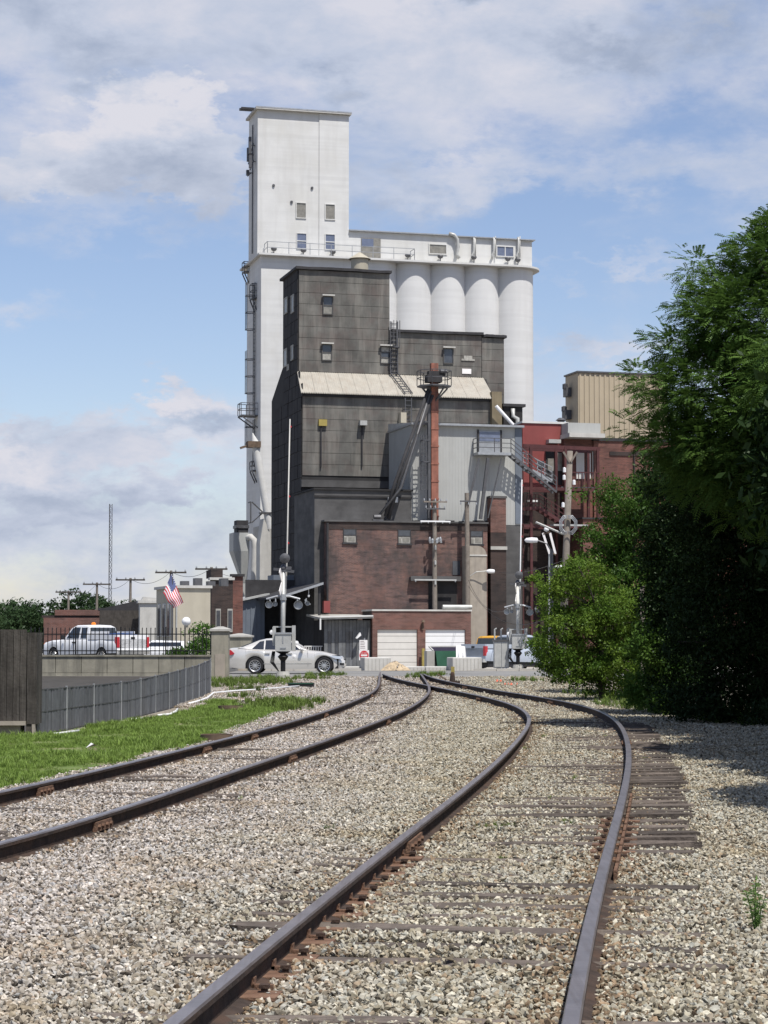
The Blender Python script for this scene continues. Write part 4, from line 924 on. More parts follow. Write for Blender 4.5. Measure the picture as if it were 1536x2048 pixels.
for sgn in (0, 1): gb.box('jamb', (u0-.12 if sgn == 0 else u1), (u0 if sgn == 0 else u1+.12), GV-.14, GV-.047, z0, z1+.1, M['dark_trim'], parent=d_)
# landing, railing, stair and the leaning bars below
zl = z0; uA = fu(956, 910, GV-1.3)[0]; uB = fu(1022, 910, GV-1.3)[0]
gb.box('landing', uA, uB, GV-1.35, GV-.05, zl-.2, zl, M['galv'])
railing(gb, [(uA, GV-.1, zl), (uA, GV-1.3, zl), (uB, GV-1.3, zl)], 1.05, M['steel'], n_mid=2, post=1.1, w=.05)
ue, ze = fu(1046, 932, GV-.8)
m = MB()
for dv in (-1.3, -.5): m.bar((uB, GV+dv, zl-.1), (uB+3.6, GV+dv, zl-2.9), .06, .16)
for k in range(11): f = (k+.5)/11; m.box((uB+3.6*f-.12, GV-1.3, zl-.1-2.8*f), (uB+3.6*f+.12, GV-.5, zl-.06-2.8*f))
gb.put('stair', m, M['steel'])
for k in range(3):
    m = MB(); h = .4+.32*k; m.bar((uB, GV-1.3, zl+h), (uB+3.6, GV-1.3, zl-2.8+h), .05)
    gb.put('handrail', m, M['steel'])
for k in range(4): f = k/3; gb.put('baluster', MB().bar((uB+3.6*f, GV-1.3, zl-.1-2.8*f), (uB+3.6*f, GV-1.3, zl+1.05-2.8*f), .05), M['steel'])
for x0, y0, x1, y1, w in ((959, 916, 937, 1010, .09), (976, 916, 961, 1038, .22), (1003, 916, 976, 1036, .08), (957, 916, 930, 1030, .07)):  # leaning bars stand in for the shadow lines and chutes here
    a, za = fu(x0, y0, GV-1.25); b_, zb_ = fu(x1, y1, GV-1.1); gb.put('chute_shadow_bar', MB().bar((a, GV-1.25, za), (b_, GV-1.1, zb_), w), M['steel'])

# ------------------------------------------------------------------ red bucket elevator with service platform
RV = 3.85
uR0 = fu(863, 900, RV)[0]; uR1 = fu(877, 900, RV)[0]; zR1 = fu(868, 762, RV)[1]; zR0 = zbr+.13
lg = Bld('bucket_elevator', 'rusty red vertical bucket elevator leg with railed platform at its top', 'conveyor', uR0, RV, zR0)
lg.box('trunk', uR0, uR1, RV, RV+.45, zR0, zR1, M['red_leg']); lg.box('trunk', uR0-.24, uR0-.05, RV+.05, RV+.4, zR0, zR1-.3, M['steel'])
for k in range(8): z = zR0+(zR1-zR0)*k/8; lg.box('collar', uR0-.03, uR1+.03, RV-.035, RV+.48, z+.3, z+.42, M['red_leg'])
zt = fu(868, 726, RV)[1]
lg.put('head', MB().box((uR0-.35, RV-.2, zR1-.1), (uR1+.25, RV+.65, zR1+.45)).box((uR0-.2, RV-.05, zR1+.45), (uR1+.55, RV+.5, zR1+.75)), M['dark_trim'])
lg.box('hood', uR0, uR1, RV, RV+.45, zR1+.75, zt, M['red_leg'])
lg.put('motor', MB().lathe((uR1+.35, RV-.1, zR1+.75), [(0, -.25), (.17, -.25), (.17, .25), (0, .25)], 10, 'X'), M['steel'])
uc = (uR0+uR1)/2; vc = RV+.2; oct_ = [(uc+1.28*math.cos(a), vc+1.28*math.sin(a)) for a in [math.pi/8+math.pi/4*k for k in range(8)]]; zp = fu(868, 771, RV)[1]
lg.put('platform', MB().prism(oct_, zp-.1, zp, lambda a, b, d: (a, b, d)), M['steel'])
railing(lg, [(a, b, zp) for a, b in oct_+oct_[:1]], 1.1, M['steel'], n_mid=1, w=.05, post=1.0)
m = MB()
for a, b in oct_[::2]: m.bar((a, b, zp-.1), (uc, vc, zp-1.3), .09)
lg.put('brace', m, M['steel'])
u, z = fu(853, 870, RV); z2 = fu(853, 925, RV)[1]; cage(lg, uR0-.55, RV+.15, z2-2, z, M['steel'], axis='v', w=.45)
for (xa, ya, xb, yb, xc, yc, r_) in ((858, 778, 790, 968, 772, 1032, .13), (862, 782, 803, 975, 757, 1034, .1), (866, 790, 800, 960, 778, 1038, .13)):
    a, b, c = fu(xa, ya, RV-.3), fu(xb, yb, RV-.3), fu(xc, yc, RV+.1)
    lg.put('spout', MB().tube([(a[0], RV-.3+r_, a[1]), (b[0], RV-.3+r_, b[1]), (c[0], RV+.3, c[1])], r_, 8), M['steel'] if r_ < .12 else M['dark_trim'], smooth=True)
a, z = fu(846, 843, RV); lg.box('stay', a-.4, uR0-.25, RV+.1, RV+.2, z-.06, z+.06, M['steel'])
u, z = fu(757, 1036, RV); lg.put('motor', MB().lathe((u, RV+.2, z+.1), [(0, -.3), (.16, -.3), (.18, .2), (0, .25)], 8, 'X').box((u-.4, RV, z-.22), (u+.4, RV+.4, z-.1)), M['steel'])

# ================================================================== garage and entry shed
AV = 0.0; uA0 = fu(745, 1270, AV)[0]; uA1 = fu(942, 1270, AV)[0]; zA = fu(745, 1222, AV)[1]
ga = Bld('brick_garage', 'low brick garage with two white overhead doors below the brick building', 'garage', uA0, AV)
d1 = [fu(x, 1300, AV)[0] for x in (755, 835)]; d2 = [fu(x, 1300, AV)[0] for x in (851, 931)]; zd = fu(790, 1259, AV)[1]; zd2 = fu(790, 1263, AV)[1]
for a, b in ((uA0, d1[0]), (d1[1], d2[0]), (d2[1], uA1)): ga.box('pier', a, b, AV, AV+.3, GB, zd, M['brick_garage'])
ga.box('wall', uA0, uA1, AV, AV+.3, zd, zA, M['brick_garage']); ga.box('wall', uA0, uA1, AV+.3, AV+2.9, GB, zA-.02, M['brick_dark'])
ga.box('coping', uA0-.06, uA1+.06, AV-.08, AV+2.95, zA, zA+.12, M['pale_concrete'])
for (a, b), mt in ((d1, M['door_white']), (d2, M['bright_white'])):
    dd = ga.put('door', MB().box((a, AV+.17, GB), (b, AV+.2, zd)), M['dark_trim'], label='closed white overhead garage door')
    n = 6
    for k in range(n):
        z0 = GB+(zd-GB)*k/n; ga.box('door_panel', a+.02, b-.02, AV+.13, AV+.169, z0+.01, z0+(zd-GB)/n-.015, mt, parent=dd)
u, z = fu(845, 1243, AV); ga.put('wall_lamp', MB().lathe((u, AV-.2, z), [(0, .12), (.1, .1), (.16, -.05), (0, -.06)], 10).bar((u, AV, z-.1), (u, AV-.2, z+.05), .05).box((u-.06, AV-.1, z-.6), (u+.06, AV-.002, z-.1)), M['rusty'])
ga.box('post', (d1[1]+d2[0])/2-.09, (d1[1]+d2[0])/2+.09, AV-.5, AV-.32, GB, 1.0, M['yellow_paint'])
uu = fu(925, 1212, AV)[0]; ga.put('roof_pipe', MB().lathe((uu, AV+1.0, zA+.32), [(0, -1.2), (.17, -1.2), (.17, 1.0), (0, 1.0)], 12, 'X'), M['pale_steel'], smooth=True, angle=40)
# shed of grey boards left of the garage
EV = .5; uE0 = fu(648, 1280, EV)[0]; uE1 = uA0-.02; zE = fu(648, 1240, EV)[1]
es = Bld('entry_shed', 'grey boarded lean-to shed with dark windows left of the brick garage', 'shed', uE0, EV)
es.box('wall', uE0, uE1, EV, BV-.2, GB, zE, M['siding_dark'])
n = 13
for k in range(n):
    a = uE0+(uE1-uE0)*k/n
    if k in (1, 3, 6, 7): 
        z0 = .55+zE*.22; es.box('board', a+.01, a+(uE1-uE0)/n-.01, EV-.03, EV-.001, GB, .35, M['shed_board']); es.box('board', a+.01, a+(uE1-uE0)/n-.01, EV-.03, EV-.001, zE-.8, zE-.02, M['shed_board'])
        es.box('window', a+.02, a+(uE1-uE0)/n-.02, EV-.02, EV-.002, .35, zE-.8, M['glass'])
    else: es.box('board', a+.01, a+(uE1-uE0)/n-.01, EV-.04, EV-.001, GB, zE-.02, M['shed_board'])
u0, z1 = fu(640, 1226, EV-.9); zr = fu(742, 1219, EV)[1]
es.put('roof', MB().add([(u0, EV-.9, zE+.02), (uE1-.02, EV-.9, zE+.12), (uE1-.02, BV-.1, zE+.3), (u0, BV-.1, zE+.3), (u0, EV-.9, zE+.16), (uE1-.02, EV-.9, zE+.26), (uE1-.02, BV-.1, zE+.45), (u0, BV-.1, zE+.45)], [(0, 1, 5, 4), (4, 5, 6, 7), (0, 3, 2, 1), (0, 4, 7, 3), (1, 2, 6, 5), (2, 3, 7, 6)]), M['concrete'])
es.put('gutter', MB().bar((u0, EV-.93, zE+.2), (uE1-.05, EV-.93, zE+.3), .1).bar((u0+.02, EV-.93, zE+.1), (u0+.02, EV-.93, zE-.7), .1), M['white_paint'])
u, z = fu(655, 1206, EV+2); es.put('vent_box', MB().box((u-.27, EV+2, z-.7), (u+.2, EV+2.5, z+.15)), M['red_sheet'])
u, z = fu(718, 1272, EV-.6); es.put('lamp', MB().bar((u+.2, EV-.03, z+.1), (u, EV-.6, z), .04).prism([(u-.25, z-.15), (u+.05, z+.25), (u+.12, z+.05), (u-.2, z-.2)], EV-.8, EV-.5), M['bright_white'])
# ------------------------------------------------------------------ loading canopy in the shade left of the brick
u0, z0 = fu(560, 1197, 2.0); u1, z1 = fu(647, 1169, 2.0)
cn = Bld('loading_canopy', 'sloping loading canopy in the shade left of the brick building', 'canopy', u0, 2.0)
cn.put('roof', MB().prism([(u0, z0), (u1, z1), (u1, z1+.16), (u0, z0+.16)], 2.06, 11.5), M['dark_trim']); cn.put('fascia', MB().prism([(u0, z0), (u1, z1), (u1, z1+.17), (u0, z0+.17)], 2.0, 2.05), M['galv'])
cn.box('post', u0+.1, u0+.26, 2.3, 2.46, GB, z0+.02, M['dark_trim']); cn.box('post', u1-.3, u1-.14, 2.3, 2.46, GB, z1-.05, M['dark_trim'])
cn.box('back_wall', u0-.6, U0-.12, 11.5, 11.7, GB, z0+1.6, M['dark_trim'])
ua, za = fu(546, 1150, 12); ub, zb_ = fu(603, 1190, 12); cn.box('tank', ua, ub, 11.8, 14, zb_-1.5, za, M['blue_grey'])
u_, z_ = fu(618, 1191, 2.2); cn.put('lamp', MB().lathe((u_, 2.3, z_), [(0, .08), (.09, .02), (.06, -.1), (0, -.12)], 8).bar((u_, 2.3, z_), (u_, 2.3, z_+.5), .03), M['bright_white'])
m = MB(); ua = fu(608, 1300, 1.0)[0]; ub = fu(646, 1300, 1.0)[0]
for k in range(9): x = ua+(ub-ua)*k/8; m.bar((x, 1.0, GB), (x, 1.0, 1.15), .06)
m.bar((ua, 1.0, 1.15), (ub, 1.0, 1.15), .08)
m.build('x', None) if False else None
bb = Bld('white_railing', 'short white picket railing behind the nose of the silver car', 'railing', ua, 1.0); bb.put('frame', m, M['white_paint'])
# grey shed at the left
u0, z0 = fu(433, 1213, 10); u1, z1 = fu(531, 1190, 10)
ls = Bld('grey_shed', 'dark grey metal shed with a sloping white roof edge behind the silver car', 'shed', u0, 10)
ls.put('wall', MB().prism([(u0+.1, GB), (u1, GB), (u1, z1-.05), (u0+.1, z0-.05)], 10.3, 16), M['blue_grey'])  # shade on this wall is put into its dark blue-grey colour
ls.put('roof', MB().prism([(u0-.5, z0-.1), (u1+.3, z1), (u1+.3, z1+.14), (u0-.5, z0+.04)], 9.9, 16.3), M['pale_steel'])
x = u0+.2; m = MB()
while x < u1-.1: m.box((x, 10.25, GB), (x+.08, 10.299, z0+(z1-z0)*(x-u0)/(u1-u0)-.15)); x += .35
ls.put('ribs', m, M['blue_grey'])['kind'] = 'stuff'

# ================================================================== red building, stair tower, buildings behind the trees
XV = 9.0; u0, z1 = fu(1045, 846, XV); u1 = fu(1135, 846, XV)[0]; zmid = fu(1045, 978, XV)[1]
rb = Bld('red_building', 'bright red sheet metal building behind the steel stair tower', 'building', u0, XV)
rb.box('wall', u0, u1, XV, XV+8, zmid, z1, M['red_sheet']); rb.box('lower_wall', u0-.02, u1+3, XV+.02, XV+8, GB, zmid-.001, M['brick_dark'])  # lower wall's shadow is put into its dark brick colour
rb.box('coping', u0-.05, u1+.05, XV-.1, XV+8.1, z1, z1+.16, M['white_paint'])
a, za = fu(1092, 880, XV); b_, zb_ = fu(1116, 888, XV); rb.box('awning', a, b_, XV-.7, XV-.01, zb_, za, M['pale_steel'])
a, za = fu(1091, 897, XV); b_, zb_ = fu(1128, 970, XV); rb.box('recess_shade', a, b_, XV-.05, XV-.002, zb_, za, M['dark_trim'])  # flat dark panel in place of a recess and its shade
for x0, x1, y0, y1 in ((1095, 1107, 917, 942), (1113, 1124, 906, 942), (1075, 1088, 922, 935)): a, za = fu(x0, y0, XV-.06); b_, zb_ = fu(x1, y1, XV-.06); rb.box('window', a, b_, XV-.12, XV-.051, zb_, za, M['glass_dull'] if x0 > 1080 else M['glass'])
for yy in (982, 1002): a, za = fu(1054, yy, XV-1); rb.put('lamp', MB().box((a, XV-1.2, za-.07), (a+.8, XV-.95, za+.07)).bar((a+.4, XV-1, za), (a+.4, XV, za), .05), M['bright_white'])
st = Bld('stair_tower', 'dark red steel stair tower with landings and flights right of the grey building', 'stair', fu(1060, 1000, 5.5)[0], 5.5)
TV0, TV1 = 5.5, 7.6; cu = [fu(x, 1000, TV0)[0] for x in (1062, 1131, 1196)]; zt = fu(1062, 892, TV0)[1]
zlev = [fu(1062, y, TV0)[1] for y in (977, 1052)]
for k, c in enumerate(cu):
    for v in (TV0, TV1): st.put('column', MB().bar((c, v, GB), (c, v, zt if k < 2 else zt-.1), .2), M['red_steel'] if k else M['red_steel'])
for v in (TV0, TV1): st.put('beam', MB().bar((cu[0]-.6, v, zt), (cu[2]+.2, v, zt-.1), .12, .28), M['red_steel'])
for z in zlev:
    for v in (TV0, TV1): st.put('beam', MB().bar((cu[0]-.6, v, z), (cu[2], v, z), .12, .24), M['red_steel'])
    st.box('landing', cu[1]-.3, cu[2]+.1, TV0+.1, TV1-.1, z+.12, z+.2, M['steel'])
m = MB()
x = cu[1]+.2
while x < cu[2]: m.bar((x, TV0-.08, zlev[0]+.2), (x, TV0-.08, zlev[0]+1.3), .05); x += .28
m.bar((cu[1], TV0-.08, zlev[0]+1.3), (cu[2], TV0-.08, zlev[0]+1.3), .07); st.put('railing', m, M['red_steel'])
def flight(xa, ya, xb, yb, v, mt):
    a, za = fu(xa, ya, v); b_, zb_ = fu(xb, yb, v); m = MB()
    for dv in (0, .9): m.bar((a, v+dv, za), (b_, v+dv, zb_), .08, .25)
    n = int(abs(za-zb_)/.2)
    for k in range(n): f = (k+.5)/n; x, z = a+(b_-a)*f, za+(zb_-za)*f; m.box((x-.13, v, z), (x+.13, v+.9, z+.04))
    o = st.put('flight', m, mt); m = MB()
    for h in (.35, .7, 1.05): m.bar((a, v, za+h), (b_, v, zb_+h), .05)
    for k in range(5): f = k/4; x, z = a+(b_-a)*f, za+(zb_-za)*f; m.bar((x, v, z), (x, v, z+1.05), .05)
    st.put('handrail', m, mt)
flight(1046, 932, 1104, 962, TV0+.2, M['galv']); flight(1078, 1015, 1128, 1047, TV0-.3, M['red_steel']); flight(1050, 1017, 1078, 1016, TV0-.3, M['red_steel'])
# grey box with canopy and doors, brick range to the right
u0, z1 = fu(1136, 845, 7.5); u1, z0 = fu(1201, 868, 7.5)
eb = Bld('brick_range', 'long red brick building half hidden by the trees at the right', 'building', u0, 8.0)
eb.box('upper_box', u0, u1, 7.5, 12, z0, z1, M['grey_sheet']); eb.box('canopy', u0-.1, u1+.15, 6.9, 12, z0-.35, z0-.02, M['pale_concrete'])
u2 = fu(1560, 1000, 8.2)[0]; zF = fu(1201, 882, 8.2)[1]
eb.box('wall', u1-.3, u2, 8.2, 18, GB, zF, M['brick_right']); eb.box('wall', u0, u1-.31, 8.4, 18, GB, z0-.36, M['brick_right']); eb.box('coping', u1-.4, u2, 8.1, 18.1, zF, zF+.25, M['dark_trim'])
for x0, x1 in ((1152, 1168), (1172, 1181), (1184, 1195)):
    a, za = fu(x0, 903, 8.4); b_, zb_ = fu(x1, 958, 8.4); d_ = eb.box('door', a, b_, 8.32, 8.39, zb_, za, M['door_white'])
for x0, x1 in ((1219, 1265), (1270, 1310), (1318, 1352)):
    a, za = fu(x0, 903, 8.2); b_, zb_ = fu(x1, 912, 8.2); eb.box('lintel', a, b_, 8.12, 8.19, zb_, za, M['brick_dark'])
    a, za = fu(x1+1, 900, 8.2); eb.box('pilaster', a, a+.12, 8.05, 8.19, GB, za, M['brick_dark'])
a, za = fu(1302, 915, 8.2); b_, zb_ = fu(1320, 930, 8.2); eb.box('window', a, b_, 8.1, 8.19, zb_, za, M['window_board'])
u0, z1 = fu(1166, 1038, 5); u1 = fu(1205, 1038, 5)[0]
lb = Bld('small_brick_wing', 'small bright red brick wing behind the yellow green bushes', 'building', u0, 5); lb.box('wall', u0, u1+6, 5, 7.9, GB, z1, M['brick_right']); lb.box('coping', u0-.08, u1+6, 4.9, 7.95, z1, z1+.12, M['dark_trim'])
u0, z1 = fu(1096, 1050, 5.2); u1 = fu(1164, 1050, 5.2)[0]; lb.box('canopy', u0, u1, 3.9, 4.8, z1-.12, z1, M['pale_steel'])
# beige ribbed tower
YV = 25.0; u0, z1 = fu(1156, 745, YV); u1 = fu(1335, 745, YV)[0]; vy = fv(1131, 800, u0)[0]
bt_ = Bld('beige_tower', 'tall beige ribbed sheet metal block rising behind the red building', 'building', u0, YV)
bt_.box('wall', u0, u1, YV, vy, GB, z1, M['beige_sheet']); bt_.box('roof', u0-.12, u1+.1, YV-.15, vy+.1, z1, z1+.14, M['steel'])
x = u0+.1
while x < u1-.2: bt_.box('rib', x, x+.16, YV-.06, YV-.002, 1, z1-.03, M['beige_sheet']); x += .46
for yy, rr_ in ((785, .5), (830, .6)): v_, z_ = fv(1140, yy, u0); bt_.put('vent', MB().box((u0-rr_, v_-.4, z_-.4), (u0-.002, v_+.4, z_+.4)).lathe((u0-rr_*.9, v_, z_+.5), [(0, .3), (.25, .2), (.25, -.2)], 8), M['steel'])
u_, z_ = fu(1122, 842, 15); rt = Bld('roof_fan', 'small dark roof fan on the skyline beside the beige block', 'roof fan', u_, 15, z_-.5); rt.put('housing', MB().lathe((u_, 15, z_), [(.3, -.6), (.3, 0), (.45, .05), (.2, .25), (0, .25)], 10), M['steel'])

# ================================================================== far left: houses, poles, mast
def corner_house(name, label, cat, xc, xl, xr, yt, d, ang, mt, zb=-.5, group=None, top=None):
    P = PD(xc, yt, d); t = thing(name, label, cat, (P.x, P.y, zb), ang, group)
    e1 = Vector((math.cos(ang), math.sin(ang))); e2 = Vector((-math.sin(ang), math.cos(ang)))
    def length(e, px): k = (px-768)/F*1.0; return (k*P.y-P.x)/(e.x-k*e.y)      # walk along e until the pixel column is reached
    w, l = length(e1, xr), length(e2, xl); h = P.z-zb
    MB().box((0, 0, 0), (w, l, h)).build('wall', mt, t)
    MB().box((-.15, -.15, h), (w+.1, l+.1, h+.18)).build('roof', top or M['pale_concrete'], t)
    return t, w, l, h
t, w, l, h = corner_house('stucco_building', 'pale tan stucco building with dark side windows behind the iron fence', 'building', 347, 313, 421, 1176, 140, R(18), M['stucco_tan'])
for k in range(3):
    v = l*(.14+.28*k); f_ = MB().box((-.06, v, h*.42), (-.002, v+l*.16, h*.82)).build('window', M['white_paint'], t); MB().box((-.09, v+.1, h*.43), (-.061, v+l*.16-.1, h*.81)).build('pane', M['glass'], f_)
MB().tube([(w*.08, -.08, 0), (w*.08, -.08, h*.8)], .06, 6).build('downpipe', M['pale_steel'], t)
m = MB()
for k in range(4): m.box((w*.3+k*.9, .8, h+.18), (w*.3+k*.9+.5, 1.5, h+.5+.2*(k % 2)))
m.build('roof_unit', M['steel'], t)
t, w, l, h = corner_house('dark_brick_house', 'narrow dark brick house with stepped top left of the grey shed', 'building', 423, 421, 466, 1160, 148, R(12), M['brick_dark'])
MB().box((0, .3, h+.18), (w*.55, 3, h+.75)).build('parapet', M['brick_dark'], t)
for k in (.2, .75): f_ = MB().box((w*k, -.05, h*.42), (w*k+.36, -.002, h*.68)).build('window', M['concrete'], t); MB().box((w*k+.05, -.08, h*.44), (w*k+.31, -.051, h*.66)).build('pane', M['glass'], f_)
corner_house('red_wall_house', 'small bright red brick wall between the dark house and the hopper', 'building', 465, 464, 486, 1153, 152, R(12), M['brick_right'], top=M['dark_trim'])
t, w, l, h = corner_house('gabled_house', 'light grey gabled house wall left of the stucco building', 'building', 280, 278, 315, 1206, 150, R(10), M['pale_concrete'])
MB().prism([(0, h), (.25, h+.45), (w, h+.35), (w, h)], .05, l, lambda a, b, d: (a, d, b)).build('gable', M['pale_concrete'], t)
t, w, l, h = corner_house('low_brick_house', 'low brown brick house with flat roof far behind the pickup', 'building', 90, 88, 201, 1236, 160, R(6), M['brick_garage'], top=M['brick_dark'])
MB().box((w*.2, .1, h+.18), (w, l, h+.6)).build('parapet', M['brick_garage'], t)
t, w, l, h = corner_house('dark_barn', 'dark board barn with sloping roof line beyond the pickup', 'building', 202, 200, 279, 1222, 155, R(6), M['old_wood'], top=M['dark_trim'])
for k in range(14): MB().box((w*k/14+.02, -.05, .02), (w*(k+1)/14-.02, -.002, h-.02)).build('board', M['old_wood'], t)
MB().prism([(0, h+.18), (w, h+.18), (w, h+.8)], 0, 4, lambda a, b, d: (a, d, b)).build('roof', M['dark_trim'], t)
# utility poles
def insulators(m, c, e, hw, n=4, h=.16):
    for k in range(n): p = c+e*(hw*(-1+2*k/(n-1))); m.lathe(p+Vector((0, 0, .05)), [(0, 0), (.05, 0), (.06, .06), (.03, h), (0, h)], 6)
def util_pole(label, x, yt, d, r_=.14, arms=((.25, 1.1),), lean=0.0, zb=None, group=None, cat='utility pole', ax=1.0, ay=.2, mt=None):
    P = PD(x, yt, d); zb = gz(P.x, d)-.3 if zb is None else zb; H = P.z-zb
    t = thing('utility_pole', label, cat, (P.x-lean, d, zb), 0, group)
    MB().tube([(0, 0, 0), (lean, 0, H)], [r_*1.2, r_*.8], 9).build('pole', mt or M['wood_pole'], t, smooth=True, angle=50)
    e = Vector((ax, ay, 0)).normalized()
    for dz, hw in arms:
        c = Vector((lean*(1-dz/H), -r_, H-dz)); m = MB().bar(c-e*hw, c+e*hw, .1, .12); m.build('crossarm', M['old_wood'], t)
        m = MB(); insulators(m, c, e, hw*.92); m.build('insulator', M['galv'], t)
    return t, H
for x, yt, d, lab in ((137, 1181, 190, 'leftmost far utility pole beside the round tree clump'), (194, 1165, 175, 'far utility pole with short crossarm left of the radio mast'),
                      (261, 1156, 165, 'far utility pole with crossarm right of the radio mast'), (342, 1141, 155, 'far utility pole with its crossarm just over the flag'),
                      (423, 1134, 150, 'far utility pole rising over the narrow dark brick house')):
    util_pole(lab, x, yt, d, .12, ((.15, 1.15), ), group='utility poles along the far street', ay=.05)
def mast():
    P = PD(221, 1008, 620); t = thing('radio_mast', 'tall thin lattice radio mast on the far horizon', 'radio mast', (P.x, P.y, -1)); H = P.z+1; m = MB(); w = .55
    c = [Vector((w*math.cos(a), w*math.sin(a), 0)) for a in (0, 2.09, 4.19)]
    for q in c: m.bar(q, q+Vector((0, 0, H)), .12)
    n = 26
    for k in range(n):
        z0, z1 = H*k/n, H*(k+1)/n
        for a, b in zip(c, c[1:]+c[:1]): m.bar(a+Vector((0, 0, z0)), b+Vector((0, 0, z1)), .09); m.bar(a+Vector((0, 0, z0)), b+Vector((0, 0, z0)), .08)
    m.build('lattice', M['steel'], t)
mast()
# flag
def flag():
    d = 88.0; Ht, Hb, Ft, Fb = PD(343, 1147, d), PD(326, 1186, d), PD(367, 1206, d), PD(347, 1217, d)
    base = Vector((PD(344, 1300, d).x, d, .3)); t = thing('flag', 'American flag drooping on a thin pole in front of the stucco building', 'flag', base)
    MB().tube([(0, .05, 0), (0, .05, PD(344, 1143, d).z-.3)], .025, 8).build('pole', M['steel'], t)
    def pt(s, f):                                           # s down the hoist, f along the fly
        p = Ht.lerp(Hb, s).lerp(Ft.lerp(Fb, s), f); wv = math.sin(f*6+s*2)*.05+math.sin(s*7)*.03
        return p+Vector((0, wv, .03*math.sin(f*9)))-base
    def patch(s0, s1, f0, f1, off=0, n=12):
        m = MB()
        for i in range(n+1):
            f = f0+(f1-f0)*i/n; m.v += [pt(s0, f)+Vector((0, off, 0)), pt(s1, f)+Vector((0, off, 0)), pt(s1, f)+Vector((0, off+.008, 0)), pt(s0, f)+Vector((0, off+.008, 0))]
        for i in range(n): k = i*4; m.f += [(k, k+4, k+5, k+1), (k+3, k+2, k+6, k+7), (k, k+3, k+7, k+4), (k+1, k+5, k+6, k+2)]
        return m
    for k in range(13):
        patch(k/13, (k+1)/13, 0 if k > 6 else .4, 1).build('stripe', M['flag_red'] if k % 2 == 0 else M['flag_white'], t)
    ca = patch(0, 7/13, 0, .4).build('canton', M['flag_blue'], t); m = MB()
    for j in range(9):
        for i in range(6 if j % 2 == 0 else 5):
            s, f = (j+.5)/9*7/13, ((i+.5)/6+(0 if j % 2 == 0 else 1/12))*.4; c = pt(s, f)+Vector((0, -.012, 0)); pl = []
            for q in range(10): a = math.pi/2+q*math.pi/5; rr_ = .034 if q % 2 == 0 else .014; pl.append((c.x+rr_*math.cos(a), c.z+rr_*math.sin(a)))
            m.prism(pl, c.y, c.y+.004)
    m.build('stars', M['flag_white'], ca)
flag()

# ================================================================== retaining wall, iron fence, pillars, slatted fence
PK = .42
wx0, wx1, wd = PD(60, 1312, 81).x, PD(421, 1312, 81).x, 81.0; wz = PD(200, 1313, 81).z
pad = MB().box((-60, wd+.3, -.6), (wx1+.1, 190, PK)).build('parking_lot', M['asphalt']); struct(pad)
wl = thing('retaining_wall', 'low precast concrete wall with jointed blocks under the iron fence', 'wall', (wx0-2, wd, 0))
n = 9; bw = (wx1-wx0+2)/n
for k in range(n):
    zs = wz-.62
    MB().box((bw*k+.01, 0, zs), (bw*(k+1)-.012, .28, wz)).build('block', M['wall_concrete'], wl)
    MB().box((bw*k+.006, -.02, .02), (bw*(k+1)-.006, .28, zs-.012)).build('block', M['wall_concrete'], wl)
MB().box((0, -.05, wz), (bw*n, .32, wz+.06)).build('coping', M['wall_concrete'], wl)
MB().box((0, .27, -.4), (bw*n, .3, wz-.01)).build('backing', M['dark_trim'], wl)
fn = thing('iron_fence', 'black iron picket fence on top of the low concrete wall', 'fence', (wx0, wd+.12, wz+.06))
FH = 1.0; Lf = wx1-wx0; n = int(Lf/.165)
pick = MB().bar((0, 0, 0), (0, 0, FH), .03).lathe((0, 0, FH), [(.028, 0), (0, .07)], 5).mesh('picket', M['iron'])
for k in range(n+1): link('picket', pick, fn, loc=(Lf*k/n, 0, 0))
for z in (.16, FH-.2): MB().bar((0, 0, z), (Lf, 0, z), .04).build('rail', M['iron'], fn)
for k in range(5): MB().bar((Lf*k/4, 0, 0), (Lf*k/4, 0, FH+.08), .05).build('post', M['iron'], fn)
def pillar(label, x0, x1, yt, d, zb, cap=True):
    a = PD(x0, yt, d); b = PD(x1, yt, d); w = b.x-a.x; t = thing('gate_pillar', label, 'pillar', ((a.x+b.x)/2, d, zb), 0, 'concrete pillars left of the crossing'); H = a.z-zb
    MB().box((-w/2, 0, 0), (w/2, w, H-.1)).build('shaft', M['wall_concrete'], t)
    MB().box((-w*.28, -.03, 0), (w*.3, -.002, H*.52)).build('panel', M['tan_duct'], t)
    c = w/2+.07; v = [(-c, -.07, H-.1), (c, -.07, H-.1), (c, w+.07, H-.1), (-c, w+.07, H-.1), (-c, -.07, H-.02), (c, -.07, H-.02), (c, w+.07, H-.02), (-c, w+.07, H-.02), (-.1, w/2, H+.08), (.1, w/2, H+.08)]
    MB().add(v, [(0, 1, 5, 4), (1, 2, 6, 5), (2, 3, 7, 6), (3, 0, 4, 7), (4, 5, 9, 8), (5, 6, 9), (6, 7, 8, 9), (7, 4, 8), (0, 3, 2, 1)]).build('cap', M['concrete'], t)
pillar('taller square concrete pillar with flat cap at the end of the iron fence', 423, 457, 1257, 79, .05)
pillar('lower square concrete pillar behind the trunk of the silver car', 456, 502, 1270, 95, -.1)
